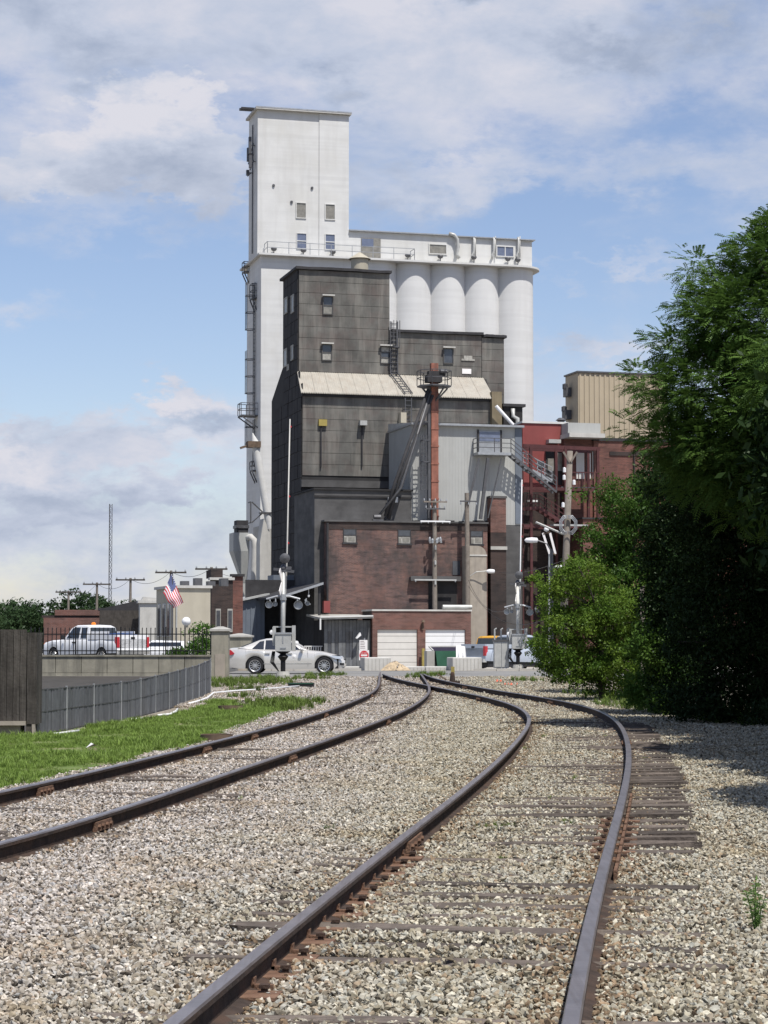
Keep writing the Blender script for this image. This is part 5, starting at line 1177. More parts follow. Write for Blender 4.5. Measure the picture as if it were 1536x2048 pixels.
# slatted fence in front of the wall
def slat_fence():
    P = [G(75, 1471), G(170, 1452), G(260, 1437), G(340, 1417), G(395, 1397), G(421, 1386)]; tops = [1378, 1371, 1362, 1345, 1330, 1320]
    t = thing('slatted_fence', 'grey slatted mesh fence curving along the far edge of the lawn', 'fence', P[0])
    hs = [PD(x, y, p.y).z for (x, y), p in zip(((75, 1378), (170, 1371), (260, 1362), (340, 1345), (395, 1330), (421, 1320)), P)]
    me = MB().box((-.07, -.006, 0), (.07, .006, 1)).mesh('slat', M['fence_slat']); r2 = random.Random(2)
    L_ = [0]
    for a, b in zip(P, P[1:]): L_.append(L_[-1]+(b-a).length)
    s = 0
    while s < L_[-1]:
        i = max(j for j in range(len(P)-1) if L_[j] <= s); f = (s-L_[i])/(L_[i+1]-L_[i]); p = P[i].lerp(P[i+1], f); h = hs[i]+(hs[i+1]-hs[i])*f; d_ = P[i+1]-P[i]
        link('slat', me, t, loc=p-P[0]+Vector((0, 0, .02)), rot=(r2.uniform(-.01, .01), 0, math.atan2(d_.y, d_.x)+r2.uniform(-.1, .1)), scale=(1, 1, h-.04+r2.uniform(-.012, .012)))
        s += .145
    for fr in (.02, .5, .985):
        m = MB()
        for i in range(len(P)-1): m.bar(P[i]-P[0]+Vector((0, -.02, hs[i]*fr)), P[i+1]-P[0]+Vector((0, -.02, hs[i+1]*fr)), .02)
        m.build('wire', M['steel'], t)
    n = 12
    for k in range(n+1):
        s = L_[-1]*k/n*.999; i = max(j for j in range(len(P)-1) if L_[j] <= s); f = (s-L_[i])/(L_[i+1]-L_[i]); p = P[i].lerp(P[i+1], f)-P[0]; h = hs[i]+(hs[i+1]-hs[i])*f
        MB().tube([p+Vector((0, -.03, -.05)), p+Vector((0, -.03, h+.02))], .022, 6).build('post', M['galv'], t)
slat_fence()
def hose():
    for k, pts in enumerate((((96, 1474), (130, 1470), (158, 1466)), ((262, 1443), (300, 1439)), ((316, 1434), (340, 1432), (352, 1426), (355, 1421)), ((378, 1410), (400, 1404), (415, 1398), (427, 1388), (470, 1384), (520, 1381), (600, 1374)))):
        m = MB().tube([G(*p)+Vector((0, 0, .035)) for p in pts], .028, 6); o = m.build('edging_strip', M['bright_white'], smooth=True)
        tag(o, ('short white edging strip on the grass nearest the camera', 'small white edging piece at the middle of the slatted fence', 'curled white edging strip where the grass meets the fence', 'long white edging strip from the pillar to the crossing signal')[k], 'edging strip', 'white plastic edging strips along the slatted fence')
hose()
# weathered board structure at the far left
def board_box():
    P = G(0, 1474); d = P.y; xa, xb = PD(-40, 1400, d).x, PD(73, 1400, d).x; zt = PD(30, 1259, d).z; zb_ = PD(30, 1442, d).z
    t = thing('timber_screen', 'weathered dark timber screen raised on wooden posts at the left edge', 'wooden screen', ((xa+xb)/2, d, 0)); w = (xb-xa)/2
    n = 7; w0 = -w; w1 = w-.17
    for k in range(n): MB().box((w0+(w1-w0)*k/n+.004, 0, zb_), (w0+(w1-w0)*(k+1)/n-.004, .04, zt+.0)).build('board', M['old_wood'], t)
    for k in range(4): MB().box((w1+.01, .0+.14*k, zb_-.05), (w, .13+.14*k, zt-.05)).build('board', M['old_wood'], t)
    MB().box((w0, .05, zb_), (w1, .5, zt-.1)).build('frame', M['dark_trim'], t)
    MB().box((w0, -.05, zb_-.07), (w1, .5, zb_-.002)).build('sill', M['tan_duct'], t)
    MB().box((w1-.0, .02, 0), (w1+.09, .5, zb_-.055)).build('post', M['old_wood'], t); MB().box((w1+.1, -.02, 0), (w-.02, .1, zb_-.055)).build('post', M['tan_duct'], t)
    MB().box((w0, .05, 0), (w1-.1, .45, zb_-.075)).build('footing', M['wall_concrete'], t)
board_box()
m = MB(); P = G(430, 1479); M['litter'] = M['sign_white']
def drum(x, y, label, r_=.24, h=.2):
    P = G(x, y); t = MB().lathe(P, [(r_, -.1), (r_, h), (r_-.02, h), (r_-.02, h*.6), (0, h*.6)], 20).build('drain_pipe', M['rusty'], smooth=True, angle=40)
    tag(t, label, 'drain pipe', 'short buried drain pipe ends in the grass')
drum(433, 1481, 'rusty round drain cover beside the left track', .26, .10); drum(461, 1424, 'dark round drain pipe end further back in the grass', .28, .14)
P = G(188, 1500); m = MB().add([P+Vector(q) for q in ((-.12, 0, .03), (0, -.05, .09), (.14, .02, .03), (.02, .1, .06), (-.06, .12, .1))], [(0, 1, 4), (1, 2, 3), (1, 3, 4), (0, 4, 3)])
tag(m.build('litter', M['sign_white']), 'crumpled scrap of white paper lying on the grass', 'litter')

# ================================================================== vehicles
def lerp_table(T, x):
    return float(np.interp(x, [p[0] for p in T], [p[1] for p in T]))
def vehicle(name, label, cat, P, L_, Wd, wheels, wr, belt, base, green, mats, wscale, glass, loc, rz, extra=None, group=None, plan=None):
    t = thing(name, label, cat, loc, rz, group)
    xs = sorted(set([round(x, 3) for x in np.arange(0, L_+.001, .1)] + [round(xw+wr*1.16*math.cos(a), 3) for xw in wheels for a in np.linspace(0, math.pi, 17)] + [L_]))
    plan = plan or [(0, .80), (.12, .9), (.5, .97), (1.2, 1), (L_-1.2, 1), (L_-.5, .93), (L_-.15, .82), (L_, .66)]
    m = MB(); n = 0
    for x in xs:
        zb = lerp_table(base, x)
        for xw in wheels:
            if abs(x-xw) < wr*1.16: zb = max(zb, wr+math.sqrt((wr*1.16)**2-(x-xw)**2))
        zt = lerp_table(belt, x); w = Wd/2*lerp_table(plan, x); zb = min(zb, zt-.08); zm = zb+(zt-zb)*.55
        ring = [(w*.96, zb), (w, zb+(zt-zb)*.25), (w*1.0, zm), (w*.985, zb+(zt-zb)*.8), (w*.93, zt-.035), (w*.86, zt), (w*.5, zt+.02), (0, zt+.028)]
        ring = ring+[(-a, b) for a, b in ring[:-1][::-1]]; n = len(ring)
        m.v += [(x-L_/2, a, b) for a, b in ring]
    for i in range(len(xs)-1):
        for k in range(n-1): m.f.append((i*n+k, i*n+k+1, (i+1)*n+k+1, (i+1)*n+k))
    m.f += [tuple(range(n)), tuple((len(xs)-1)*n+k for k in range(n))[::-1]]
    m.build('body', mats[0], t, smooth=True, angle=35)
    MB().box((-L_/2+.25, -Wd/2+.12, .22), (L_/2-.25, Wd/2-.12, .75)).build('underbody', M['black_plastic'], t)
    # cabin: green = [(x, z_roof)] with base at the belt
    m = MB(); gx = [g_[0] for g_ in green]; gxs = sorted(set([round(q, 3) for q in np.linspace(gx[0], gx[-1], 26)]+gx))
    def cab(x):
        zt = lerp_table(green, x); zb = lerp_table(belt, x)-.01; hh = max(zt-zb, .005); wb = Wd/2*.90; wt = wb-(.27 if wscale == 0 else wscale)*hh/.45
        return zb, zt, wb, wt
    for x in gxs:
        zb, zt, wb, wt = cab(x); ring = [(wb, zb), (wb*.5+wt*.5+.015, (zb+zt)/2), (wt+.01, zt-.045 if zt-zb > .1 else zt), (wt-.07, zt), (0, zt+.02), (-wt+.07, zt), (-wt-.01, zt-.045 if zt-zb > .1 else zt), (-wb*.5-wt*.5-.015, (zb+zt)/2), (-wb, zb)]; n = len(ring)
        m.v += [(x-L_/2, a, b) for a, b in ring]
    for i in range(len(gxs)-1):
        for k in range(n-1): m.f.append((i*n+k, i*n+k+1, (i+1)*n+k+1, (i+1)*n+k))
    m.f += [tuple(range(n)), tuple((len(gxs)-1)*n+k for k in range(n))[::-1]]
    m.build('cabin', mats[0], t, smooth=True, angle=40)
    for sg in (1, -1):
        for poly in glass['side']:
            m = MB(); vs = []
            for x, z in poly:
                zb, zt, wb, wt = cab(x); f = min(max((z-zb)/max(zt-zb, .01), 0), 1); y = wb+(wt-wb)*f+.024*math.sin(math.pi*f)+.014
                vs.append((x-L_/2, sg*y, z))
            k = len(vs); m.add(vs+[(a, b-sg*.02, c) for a, b, c in vs], [tuple(range(k)), tuple(range(k, 2*k))[::-1]]+[(i, (i+1) % k, k+(i+1) % k, k+i) for i in range(k)])
            m.build('window', M['car_glass'], t)
    for (xa, za), (xb, zb2), nm in glass['ends']:
        wa = cab(xa)[2]*.92; wb2 = cab(xb)[3]-.06; nx_ = Vector((-(zb2-za), 0, xb-xa)).normalized()*.02; nx_ = nx_ if nx_.z > 0 else -nx_
        q = [Vector((xa-L_/2, -wa, za)), Vector((xa-L_/2, wa, za)), Vector((xb-L_/2, wb2, zb2)), Vector((xb-L_/2, -wb2, zb2))]; k = 4
        MB().add([p+nx_ for p in q]+[p-nx_ for p in q], [(0, 1, 2, 3), (7, 6, 5, 4)]+[(i, (i+1) % 4, 4+(i+1) % 4, 4+i) for i in range(4)]).build(nm, M['car_glass'], t)
    for xw in wheels:
        for sg in (1, -1):
            y = sg*(Wd/2-.12)
            w_ = MB().lathe((xw-L_/2, y, wr), [(wr*.66, -.1), (wr*.93, -.11), (wr, -.07), (wr, .07), (wr*.93, .11), (wr*.66, .1)], 28, 'Y').build('wheel', M['rubber'], t, smooth=True, angle=40)
            m = MB().lathe((xw-L_/2, y, wr), [(wr*.68, sg*.10), (wr*.6, sg*.085), (wr*.6, -sg*.02), (0, -sg*.02)], 28, 'Y'); m.build('rim_well', M['black_plastic'], w_)
            m = MB().lathe((xw-L_/2, y, wr), [(wr*.72, sg*.095), (wr*.70, sg*.112), (wr*.63, sg*.1), (wr*.63, sg*.06)], 28, 'Y').lathe((xw-L_/2, y, wr), [(wr*.17, sg*.0), (wr*.17, sg*.085), (0, sg*.09)], 12, 'Y')
            ns = 12
            for q in range(ns): a = 2*math.pi*q/ns; c = Vector((xw-L_/2, y+sg*.07, wr)); d_ = Vector((math.cos(a), 0, math.sin(a))); m.bar(c+d_*wr*.12, c+d_*wr*.66, .022, .03)
            m.build('rim', M['alloy'], w_)
            MB().lathe((xw-L_/2, y-sg*.14, wr), [(wr*1.13, -.12), (wr*1.13, .10)], 24, 'Y', 0, math.pi).build('wheel_arch', M['black_plastic'], t)
    if extra: extra(t, L_, Wd)
    return t
def car_extra(t, L_, Wd):
    for sg in (1, -1):
        y = sg*Wd/2; X = lambda x: x-L_/2
        MB().prism([(X(4.45), .62), (X(4.74), .60), (X(4.66), .71), (X(4.36), .74), (X(4.2), .72)], min(y*.84, y*.985), max(y*.84, y*.985)).build('headlight', M['head_lamp'], t)
        MB().prism([(X(.015), .74), (X(.03), .93), (X(.2), .98), (X(.36), .84), (X(.3), .78)], min(y*.78, y*.985), max(y*.78, y*.985)).build('tail_light', M['red_lamp'], t)
        MB().box((X(4.62), min(y*.6, y*.83), .36), (X(4.80), max(y*.6, y*.83), .44)).build('fog_lamp', M['black_plastic'], t)
        m = MB()
        for x in (1.42, 2.35, 3.35): m.bar((X(x), y*1.0, .3), (X(x-.02 if x > 2 else x-.1), y*.985, .93), .008)
        m.build('door_seam', M['black_plastic'], t)
        MB().box((X(1.55), min(y*.9, y*1.005), .40), (X(3.5), max(y*.9, y*1.005), .425)).build('sill_trim', M['chrome'], t)
        for x in (1.6, 2.5): MB().box((X(x), min(y*.99, y*1.03), .80), (X(x+.2), max(y*.99, y*1.03), .84)).build('door_handle', M['chrome'], t)
        MB().lathe((X(3.1), sg*(Wd/2+.08), .99), [(0, -.12), (.07, -.1), (.08, .0), (.06, .1), (0, .1)], 10, 'Y').build('mirror', M['car_silver'], t, smooth=True)
    MB().box((-L_/2-.03, -.75, .42), (-L_/2+.1, .75, .5)).build('bumper_trim', M['chrome'], t); MB().box((L_/2-.1, -.4, .42), (L_/2+.0, .4, .6)).build('grille', M['black_plastic'], t)
cp = PD(573, 1345, 86.0); zc = gz(cp.x, 86)+.01
vehicle('silver_car', 'silver four door sedan stopped on the road behind the crossing signal', 'car', None, 4.83, 1.83, (1.20, 4.0), .335,
        [(0, .62), (.02, .88), (.08, .98), (.2, 1.02), (.6, 1.04), (1.2, .98), (2.5, .95), (3.15, .95), (3.4, .93), (3.9, .88), (4.4, .76), (4.7, .64), (4.83, .52)],
        [(0, .42), (.2, .26), (.6, .21), (4.3, .2), (4.7, .22), (4.83, .3)],
        [(.5, 1.045), (.9, 1.19), (1.25, 1.33), (1.6, 1.41), (2.0, 1.44), (2.35, 1.425), (2.7, 1.34), (3.0, 1.16), (3.3, .95)], [M['car_silver']], 0,
        {'side': [[(1.08, 1.02), (1.55, 1.0), (1.55, 1.34), (1.38, 1.31)], [(1.6, .995), (2.28, .985), (2.28, 1.375), (1.62, 1.36)], [(2.36, .985), (3.02, .985), (2.93, 1.06), (2.66, 1.28), (2.36, 1.365)]],
         'ends': [((3.22, .99), (2.6, 1.37), 'windscreen'), ((.62, 1.08), (1.3, 1.34), 'rear_window')]}, (cp.x, 86.0, zc), R(-1.5), car_extra)
def pickup(label, L_, loc, rz, body, s=1.0, cargo=None, group=None, beacon=False):
    def ex(t, L_, Wd):
        X = lambda x: x-L_/2
        m = MB()
        for sg in (1, -1): m.box((X(.06), min(sg*Wd*.42, sg*Wd*.485), 1.2), (X(2.3), max(sg*Wd*.42, sg*Wd*.485), 1.42))
        m.build('bed_side', body, t); MB().box((X(0), -Wd*.47, .78), (X(.07), Wd*.47, 1.42)).build('tailgate', body, t); MB().box((X(-.012), -.12, 1.22), (X(0), .12, 1.32)).build('handle', M['black_plastic'], t)
        MB().box((X(-.14), -Wd*.47, .48), (X(.1), Wd*.47, .66)).build('bumper', M['chrome'] if body is M['car_white'] else M['pale_steel'], t)
        for sg in (1, -1):
            a, b = sorted((sg*Wd*.405, sg*Wd*.495)); MB().box((X(-.02), a, .82), (X(.14), b, 1.32)).build('tail_light', M['red_lamp'], t)
            a, b = sorted((sg*Wd*.28, sg*Wd*.42)); MB().box((X(L_-.12), a, .85), (X(L_-.02), b, 1.02)).build('headlight', M['amber'], t)
            m = MB(); y = sg*Wd*.5
            for x in (2.42, 3.28, 4.2): m.bar((X(x), y*1.002, .5), (X(x), y*.985, 1.17), .01)
            m.build('door_seam', M['black_plastic'], t)
            a, b = sorted((y*.99, y*1.04)); MB().box((X(3.38), a, 1.02), (X(3.58), b, 1.09)).build('door_handle', M['black_plastic'], t)
            a, b = sorted((y*1.04, y*1.22)); MB().box((X(4.15), a, 1.2), (X(4.25), b, 1.42)).build('mirror', M['black_plastic'], t)
        if cargo:
            MB().lathe((X(1.0), 0, 1.3), [(.9, -.05), (.85, .12), (.5, .2), (0, .22)], 12).build('tarpaulin', M['blue_tarp'], t, smooth=True)
            MB().box((X(.9), -Wd*.4, 1.42), (X(2.35), -Wd*.38, 1.6)).box((X(.9), Wd*.38, 1.42), (X(2.35), Wd*.4, 1.6)).build('tool_box', body, t)
        if beacon: MB().lathe((X(3.2), 0, 1.9), [(.12, 0), (.12, .1), (.06, .15), (0, .15)], 10).build('beacon', M['amber'], t)
    t = vehicle('pickup_truck', label, 'pickup truck', None, L_, 1.98, (1.25, L_-1.05), .39,
        [(0, 1.2), (2.35, 1.22), (2.4, 1.22), (4.4, 1.2), (L_-.9, 1.16), (L_-.2, 1.05), (L_, .85)], [(0, .55), (L_-.3, .42), (L_, .5)],
        [(2.38, 1.23), (2.42, 1.82), (2.7, 1.9), (3.6, 1.9), (3.95, 1.78), (4.45, 1.23)], [body], .10,
        {'side': [[(2.56, 1.27), (3.05, 1.27), (3.05, 1.78), (2.62, 1.78)], [(3.2, 1.27), (4.2, 1.27), (3.84, 1.72), (3.65, 1.79), (3.2, 1.79)]], 'ends': [((4.4, 1.28), (4.0, 1.74), 'windscreen'), ((2.385, 1.3), (2.41, 1.78), 'rear_window')]},
        loc, rz, ex, group, [(0, .98), (.1, 1), (L_-.8, 1), (L_-.2, .95), (L_, .86)])
    return t
pp = PD(188, 1300, 104); pickup('white extended cab pickup with amber beacon parked behind the iron fence', 6.3, (pp.x, 104, PK+.005), R(180-46), M['car_white'], cargo=True, beacon=True)
pp = PD(1006, 1300, 112); pickup('light blue pickup parked behind the concrete blocks at the crossing', 5.4, (pp.x+.4, 112, gz(7, 112)+.005), R(40), M['car_lightblue'])
pp = PD(983, 1300, 124); pickup('yellow pickup parked beyond the light blue one near the dumpster', 5.4, (pp.x, 124, gz(7, 124)+.2), R(72), M['car_yellow'])
pp = PD(322, 1300, 112); t = vehicle('white_van', 'low white car half hidden by plants right of the white pickup', 'car', None, 4.5, 1.8, (.9, 3.5), .32, [(0, .8), (4.5, .7)], [(0, .3), (4.5, .3)], [(.3, .8), (.8, 1.1), (2.6, 1.15), (3.4, .8)], [M['car_white']], 0, {'side': [[(.9, .86), (2.9, .86), (2.6, 1.06), (1.0, 1.06)]], 'ends': []}, (pp.x, 112, PK), R(170))

# ================================================================== crossing signal with raised gate
def signal(label, P, H_arm, lean, arm_mat, face=1):
    t = thing('crossing_signal', label, 'railway signal', P, 0, 'railway crossing signals')
    MB().lathe((0, 0, 0), [(.3, -.3), (.26, .12), (.22, .26), (0, .26)], 12).build('foundation', M['concrete'], t)
    MB().tube([(0, 0, .2), (0, 0, 4.1)], .075, 12).build('mast', M['pale_steel'], t, smooth=True)
    MB().lathe((0, 0, 4.1), [(.12, -.06), (.12, .0), (.05, .1), (0, .12)], 12).build('bracket', M['steel'], t)
    MB().lathe((.06, -.12, 4.42), [(0, -.1), (.10, -.09), (.18, -.06), (.19, .0), (.12, .06), (0, .08)], 20, 'Y').lathe((.06, -.23, 4.42), [(0, 0), (.06, .01), (.03, .04)], 10, 'Y').build('bell', M['steel'], t, smooth=True, angle=50)
    MB().bar((-.36, -.05, 4.03), (.4, -.05, 3.93), .07, .1).box((.1, -.1, 4.0), (.3, .04, 4.12)).build('light_arm', M['steel'], t)
    # crossbuck, seen from behind at a slant
    for sg in (1, -1):
        m = MB(); m.prism([(-.6, -.115), (.6, -.115), (.6, .115), (-.6, .115)], .0, .02); o = m.build('crossbuck_blade', M['sign_white'], t); o.location = (-.02, .1, 3.55); o.rotation_euler = (0, sg*R(45), R(78))
    MB().tube([(-.62, 0, 2.92), (-.25, 0, 3.02), (.25, 0, 3.02), (.62, 0, 2.92)], .04, 8).lathe((0, 0, 3.0), [(.12, -.12), (.12, .1), (0, .1)], 10).build('lamp_bar', M['galv'], t)
    for x, z, s in ((-.52, 2.72, .13), (.56, 2.7, .16), (-.3, 2.74, .09), (.9, 2.76, .08)):
        l = MB().lathe((x, 0, z), [(0, .16), (s*.6, .14), (s, .02), (s*1.03, -.12), (s*.98, -.12), (s*.9, 0), (0, .0)], 18, 'Y').bar((x*.9, 0, z), (x*.95, 0, 2.95), .04).build('lamp', M['galv'], t, smooth=True, angle=50)
        MB().lathe((x, .05, z), [(0, 0), (s*.85, -.02)], 14, 'Y').build('lens', M['red_lamp'], l)
    MB().bar((.8, 0, 2.9), (1.0, 0, 2.72), .05).build('lamp_arm', M['galv'], t)
    MB().box((-.28, -.22, 1.0), (.3, .22, 1.66)).build('gear_case', M['pale_steel'], t)
    MB().box((-.3, -.25, 1.62), (.32, .25, 1.69)).box((-.02, -.235, 1.3), (.02, -.22, 1.55)).box((-.1, -.24, 1.1), (.12, -.22, 1.14)).build('case_cover', M['galv'], t)
    MB().lathe((0, 0, .9), [(.09, -.7), (.09, -.25), (.2, -.1), (.11, .0), (.26, .08), (.26, .1)], 12).build('base', M['iron'], t)
    MB().box((-.4, .12, 1.2), (-.28, .3, 1.9)).box((.32, .12, 1.0), (.45, .3, 1.95)).bar((-.38, .2, 1.9), (.42, .2, 1.9), .05).build('counterweight_arm', M['pale_steel'], t)
    for x, z in ((-.42, 1.7), (.48, 1.3), (.4, .8)): MB().lathe((x, .2, z), [(0, -.08), (.09, -.06), (.09, .06), (0, .08)], 10, 'Y').build('bolt', M['bright_white'], t)
    m = MB()
    for q in range(4): m.tube([(-.3-.03*q, 0, 1.0), (-.34-.04*q, -.05, .6), (-.15, 0, .25)], .018, 5)
    m.build('cable', M['iron'], t)
    MB().tube([(.0, .22, 1.3), (.05+lean*.4, .22, H_arm*.45), (.05+lean, .22, H_arm)], [.04, .028, .022], 8).build('gate_arm', arm_mat, t, smooth=True)
    m = MB()
    for f in (.52, .7, .97): z = H_arm*f; m.lathe((.08+lean*f, .24, z), [(0, -.04), (.04, -.03), (.04, .03), (0, .04)], 8, 'Y')
    m.build('gate_lamp', M['red_lamp'], t)
    return t
b1 = G(566, 1357); b1.z = gz(b1.x, b1.y)
k = b1.y/F
signal('crossing signal with bell and tall raised gate arm in front of the silver car', b1, (1357-836)*k, (578-566)*k-.05, M['pale_concrete'])
b2 = PD(1036, 1344, 98); b2.z = gz(b2.x, 98)
signal('crossing signal with raised white gate arm beside the bushes right of the pickups', b2, (1344-962)*98/F, (1046-1036)*98/F-.05, M['bright_white'])
P = b2+Vector((-.75, .6, 0)); t = thing('relay_cabinet', 'weathered steel relay cabinet beside the crossing signal near the bushes', 'cabinet', P)
MB().box((-.35, -.3, .1), (.35, .3, 1.35)).build('case', M['galv'], t); MB().box((-.33, -.33, .15), (-.01, -.302, 1.3)).build('door', M['pale_steel'], t); MB().box((.01, -.33, .15), (.33, -.302, 1.3)).build('door', M['pale_steel'], t); MB().box((-.4, -.38, 1.35), (.4, .35, 1.42)).build('roof', M['steel'], t)
for x in (-.3, 0, .3): MB().tube([(x, 0, 1.4), (x, 0, 1.9), (x+.1, 0, 1.95)], .04, 7).build('conduit', M['pale_steel'], t)
P = G(602, 1374); t = MB().box((P.x-.42, P.y-.1, gz(P.x, P.y)), (P.x+.42, P.y+.25, gz(P.x, P.y)+.14)).build('battery_box', M['black_plastic']); MB().box((P.x-.4, P.y-.12, .1+gz(P.x, P.y)), (P.x+.4, P.y-.101, gz(P.x, P.y)+.12)).build('lid', M['green_paint'], t); tag(t, 'low black box on the stones right of the signal foundation', 'box')

# ================================================================== poles and wires by the mill
def gpole(label, u_, V, yt, r_, zb=-.4, lean=0, group='utility poles beside the brick building'):
    z1 = fu(u_, yt, V)[1]; U = fu(u_, yt, V)[0]; p = wp(U, V, zb); H = z1-zb
    t = thing('utility_pole', label, 'utility pole', p, ANG, group); MB().tube([(0, 0, 0), (lean, 0, H)], [r_*1.15, r_*.8], 10).build('pole', M['galv'] if r_ < .12 else M['wood_pole'], t, smooth=True, angle=50)
    return t, H, p
t, H, p1 = gpole('weathered utility pole in front of the brick building under the red conveyor leg', 869, 3.45, 1000, .19)
def zrel(y, V=3.45): return fu(869, y, V)[1]+.4
for y, hw, mt in ((1004, .9, M['wood_pole']), (1018, .75, M['steel']), (1043, 1.15, M['bright_white']), (1160, 1.6, M['pale_steel'])):
    z = zrel(y); m = MB().bar((-hw, -.22, z), (hw, -.22, z), .1); m.build('crossarm', mt, t); m = MB(); insulators(m, Vector((0, -.22, z-.2 if y > 1040 else z)), Vector((1, 0, 0)), hw*.95, 5 if y < 1100 else 2, .2); m.build('insulator', M['galv'], t)
m = MB(); z = zrel(1082)
for q in range(8): a = q*.785; m.lathe((.42*math.cos(a), -.2+.42*math.sin(a), z+.08*math.sin(q*2)), [(0, -.16), (.1, -.14), (.1, .1), (.05, .2), (0, .22)], 8); m.bar((0, 0, z), (.42*math.cos(a), -.2+.42*math.sin(a), z), .05)
m.build('switch_gear', M['galv'], t)
for yy in (1095, 1125, 1165): z = zrel(yy); MB().lathe((0, -.2, z), [(0, -.2), (.08, -.16), (.08, .12), (0, .16)], 8).build('fuse', M['pale_steel'], t)
t2, H2, p2 = gpole('plain weathered utility pole in front of the tan duct', 935, 2.98, 986, .2, lean=-.05)
z = fu(935, 1003, 2.98)[1]+.4; MB().bar((-.65, -.25, z), (.65, -.25, z), .1).build('crossarm', M['steel'], t2); m = MB(); insulators(m, Vector((0, -.25, z-.3)), Vector((1, 0, 0)), .6, 3, .25); m.build('insulator', M['galv'], t2)
z = fu(935, 1148, 2.98)[1]+.4; MB().tube([(.1, 0, z-.2), (.6, -.2, z+.15), (1.35, -.4, z+.22)], .035, 6).build('lamp_arm', M['pale_steel'], t2)
MB().lathe((1.65, -.45, z+.2), [(0, -.36), (.12, -.3), (.17, -.05), (.14, .25), (0, .32)], 10, 'X').build('street_light', M['bright_white'], t2, smooth=True)
# big leaning pole with coil and transformer by the trees
PA = PD(1140, 902, 92); PB = PD(1123, 1350, 92); zb = gz(PB.x, 92)
t3 = thing('utility_pole', 'big leaning wooden utility pole with a wire coil beside the bushes', 'utility pole', (PB.x, 92, zb-.2)); dx = PA.x-PB.x; H3 = PA.z-zb+.2
MB().tube([(0, 0, 0), (dx*.5, 0, H3*.5), (dx, 0, H3)], [.18, .155, .125], 12).build('pole', M['wood_pole'], t3, smooth=True)
def at3(y): f = (PD(1130, y, 92).z-zb+.2)/H3; return Vector((dx*f, 0, H3*f))
m = MB(); c = at3(904); m.bar(c+Vector((-.3, -.1, .0)), c+Vector((.0, -.1, -.5)), .08); m.bar(c+Vector((.3, -.1, .0)), c+Vector((.0, -.1, -.5)), .08); m.build('bracket', M['wood_pole'], t3)
for yy, sg in ((940, -1), (955, -1), (1010, -1), (965, 1)): c = at3(yy); MB().lathe(c+Vector((sg*.22, -.1, 0)), [(0, -.12), (.07, -.1), (.07, .08), (0, .12)], 8).build('insulator', M['bright_white'], t3)
c = at3(1050); m = MB()
for k, s in enumerate((1.0, .86, .72)):
    for sg, w_ in ((-1, .33), (1, .38)):
        hx = [c+Vector((sg*.02, -.24-.02*k, 0))+Vector((sg*w_*s*a, 0, .5*s*b)) for a, b in ((0, .78), (.45, .95) if False else (.5, .8), (1, .35), (1, -.4), (.5, -.85), (0, -.8))]
        m.tube([q for q in hx], .022, 6)
m.build('cable_coil', M['galv'], t3, smooth=True)
MB().tube([c+Vector((-.2, -.1, -.4)), c+Vector((-1.4, -.4, .1))], .05, 6).build('bracket_arm', M['pale_steel'], t3)
tl = thing('street_lamp', 'cobra head street lamp sticking out left of the leaning pole', 'street lamp', (PD(1104, 1340, 93).x, 93, gz(6, 93)-.1)); zt = PD(1070, 1076, 93).z-gz(6, 93)+.1
MB().tube([(0, 0, 0), (0, 0, zt-.5)], .07, 8).build('pole', M['steel'], tl); MB().tube([(0, 0, zt-.6), (-.2, 0, zt-.25), (-.6, 0, zt-.12)], .035, 6).build('arm', M['steel'], tl)
MB().lathe((-.78, 0, zt-.1), [(0, -.42), (.1, -.34), (.13, -.1), (.11, .15), (0, .2)], 10, 'X').build('lamp_head', M['bright_white'], tl, smooth=True)
ts = thing('signal_mast', 'old signal mast with a pointed wooden frame and ball top beside the leaning pole', 'signal mast', (PD(1101, 1340, 95).x, 95, gz(6, 95)-.1)); k = 95/F; zz = lambda y: PD(1100, y, 95).z-gz(6, 95)+.1
MB().tube([(-.05, 0, 0), (0, 0, zz(1108))], .07, 8).build('mast', M['pale_steel'], ts)
for xa, xb in ((-.32, -.02), (.0, .24)): MB().bar((xa, -.1, zz(1066)), (xb, -.1, zz(1108)), .1, .04).build('blade', M['sign_white'], ts)
MB().bar((-.3, -.08, zz(1068)), (.0, -.08, zz(1064)), .12, .05).bar((.1, -.08, zz(1106)), (.26, -.08, zz(1110)), .14, .05).build('cross_piece', M['rusty'], ts)
MB().lathe((-.16, -.1, zz(1059)), [(0, -.12), (.11, -.06), (.12, .02), (.07, .1), (0, .13)], 10).build('finial', M['bright_white'], ts, smooth=True)
for y in (1136, 1148): MB().bar((-.1, -.05, zz(y)), (.55 if y < 1140 else .4, -.05, zz(y)+.05), .1).build('bracket', M['steel'], ts)
MB().lathe((.4, -.1, zz(1137)+.08), [(0, -.2), (.07, -.15), (.07, .2), (0, .25)], 8, 'X').build('lamp', M['bright_white'], ts)
def wire(a, b, sag, label, r_=.014):
    pts = [a.lerp(b, i/16)-Vector((0, 0, sag*4*(i/16)*(1-i/16))) for i in range(17)]
    tag(MB().tube([p-a for p in pts], r_, 4, False).build('wire', M['iron']), label, 'wire', 'overhead wires').location = a
A = fu
def W3(x, y, d): return PD(x, y, d)
wire(W3(937, 1160, 150), W3(1037, 1204, 98), 1.2, 'upper sagging wire from the plain pole to the raised gate'); wire(W3(937, 1172, 150), W3(1130, 1215, 92), 1.6, 'lower sagging wire from the plain pole toward the leaning pole')
wire(W3(990, 1143, 149), W3(1128, 1120, 92), .3, 'taut wire from the street light to the leaning pole'); wire(W3(342, 1143, 155), W3(423, 1136, 150), .5, 'wire between the two far poles right of the flag')
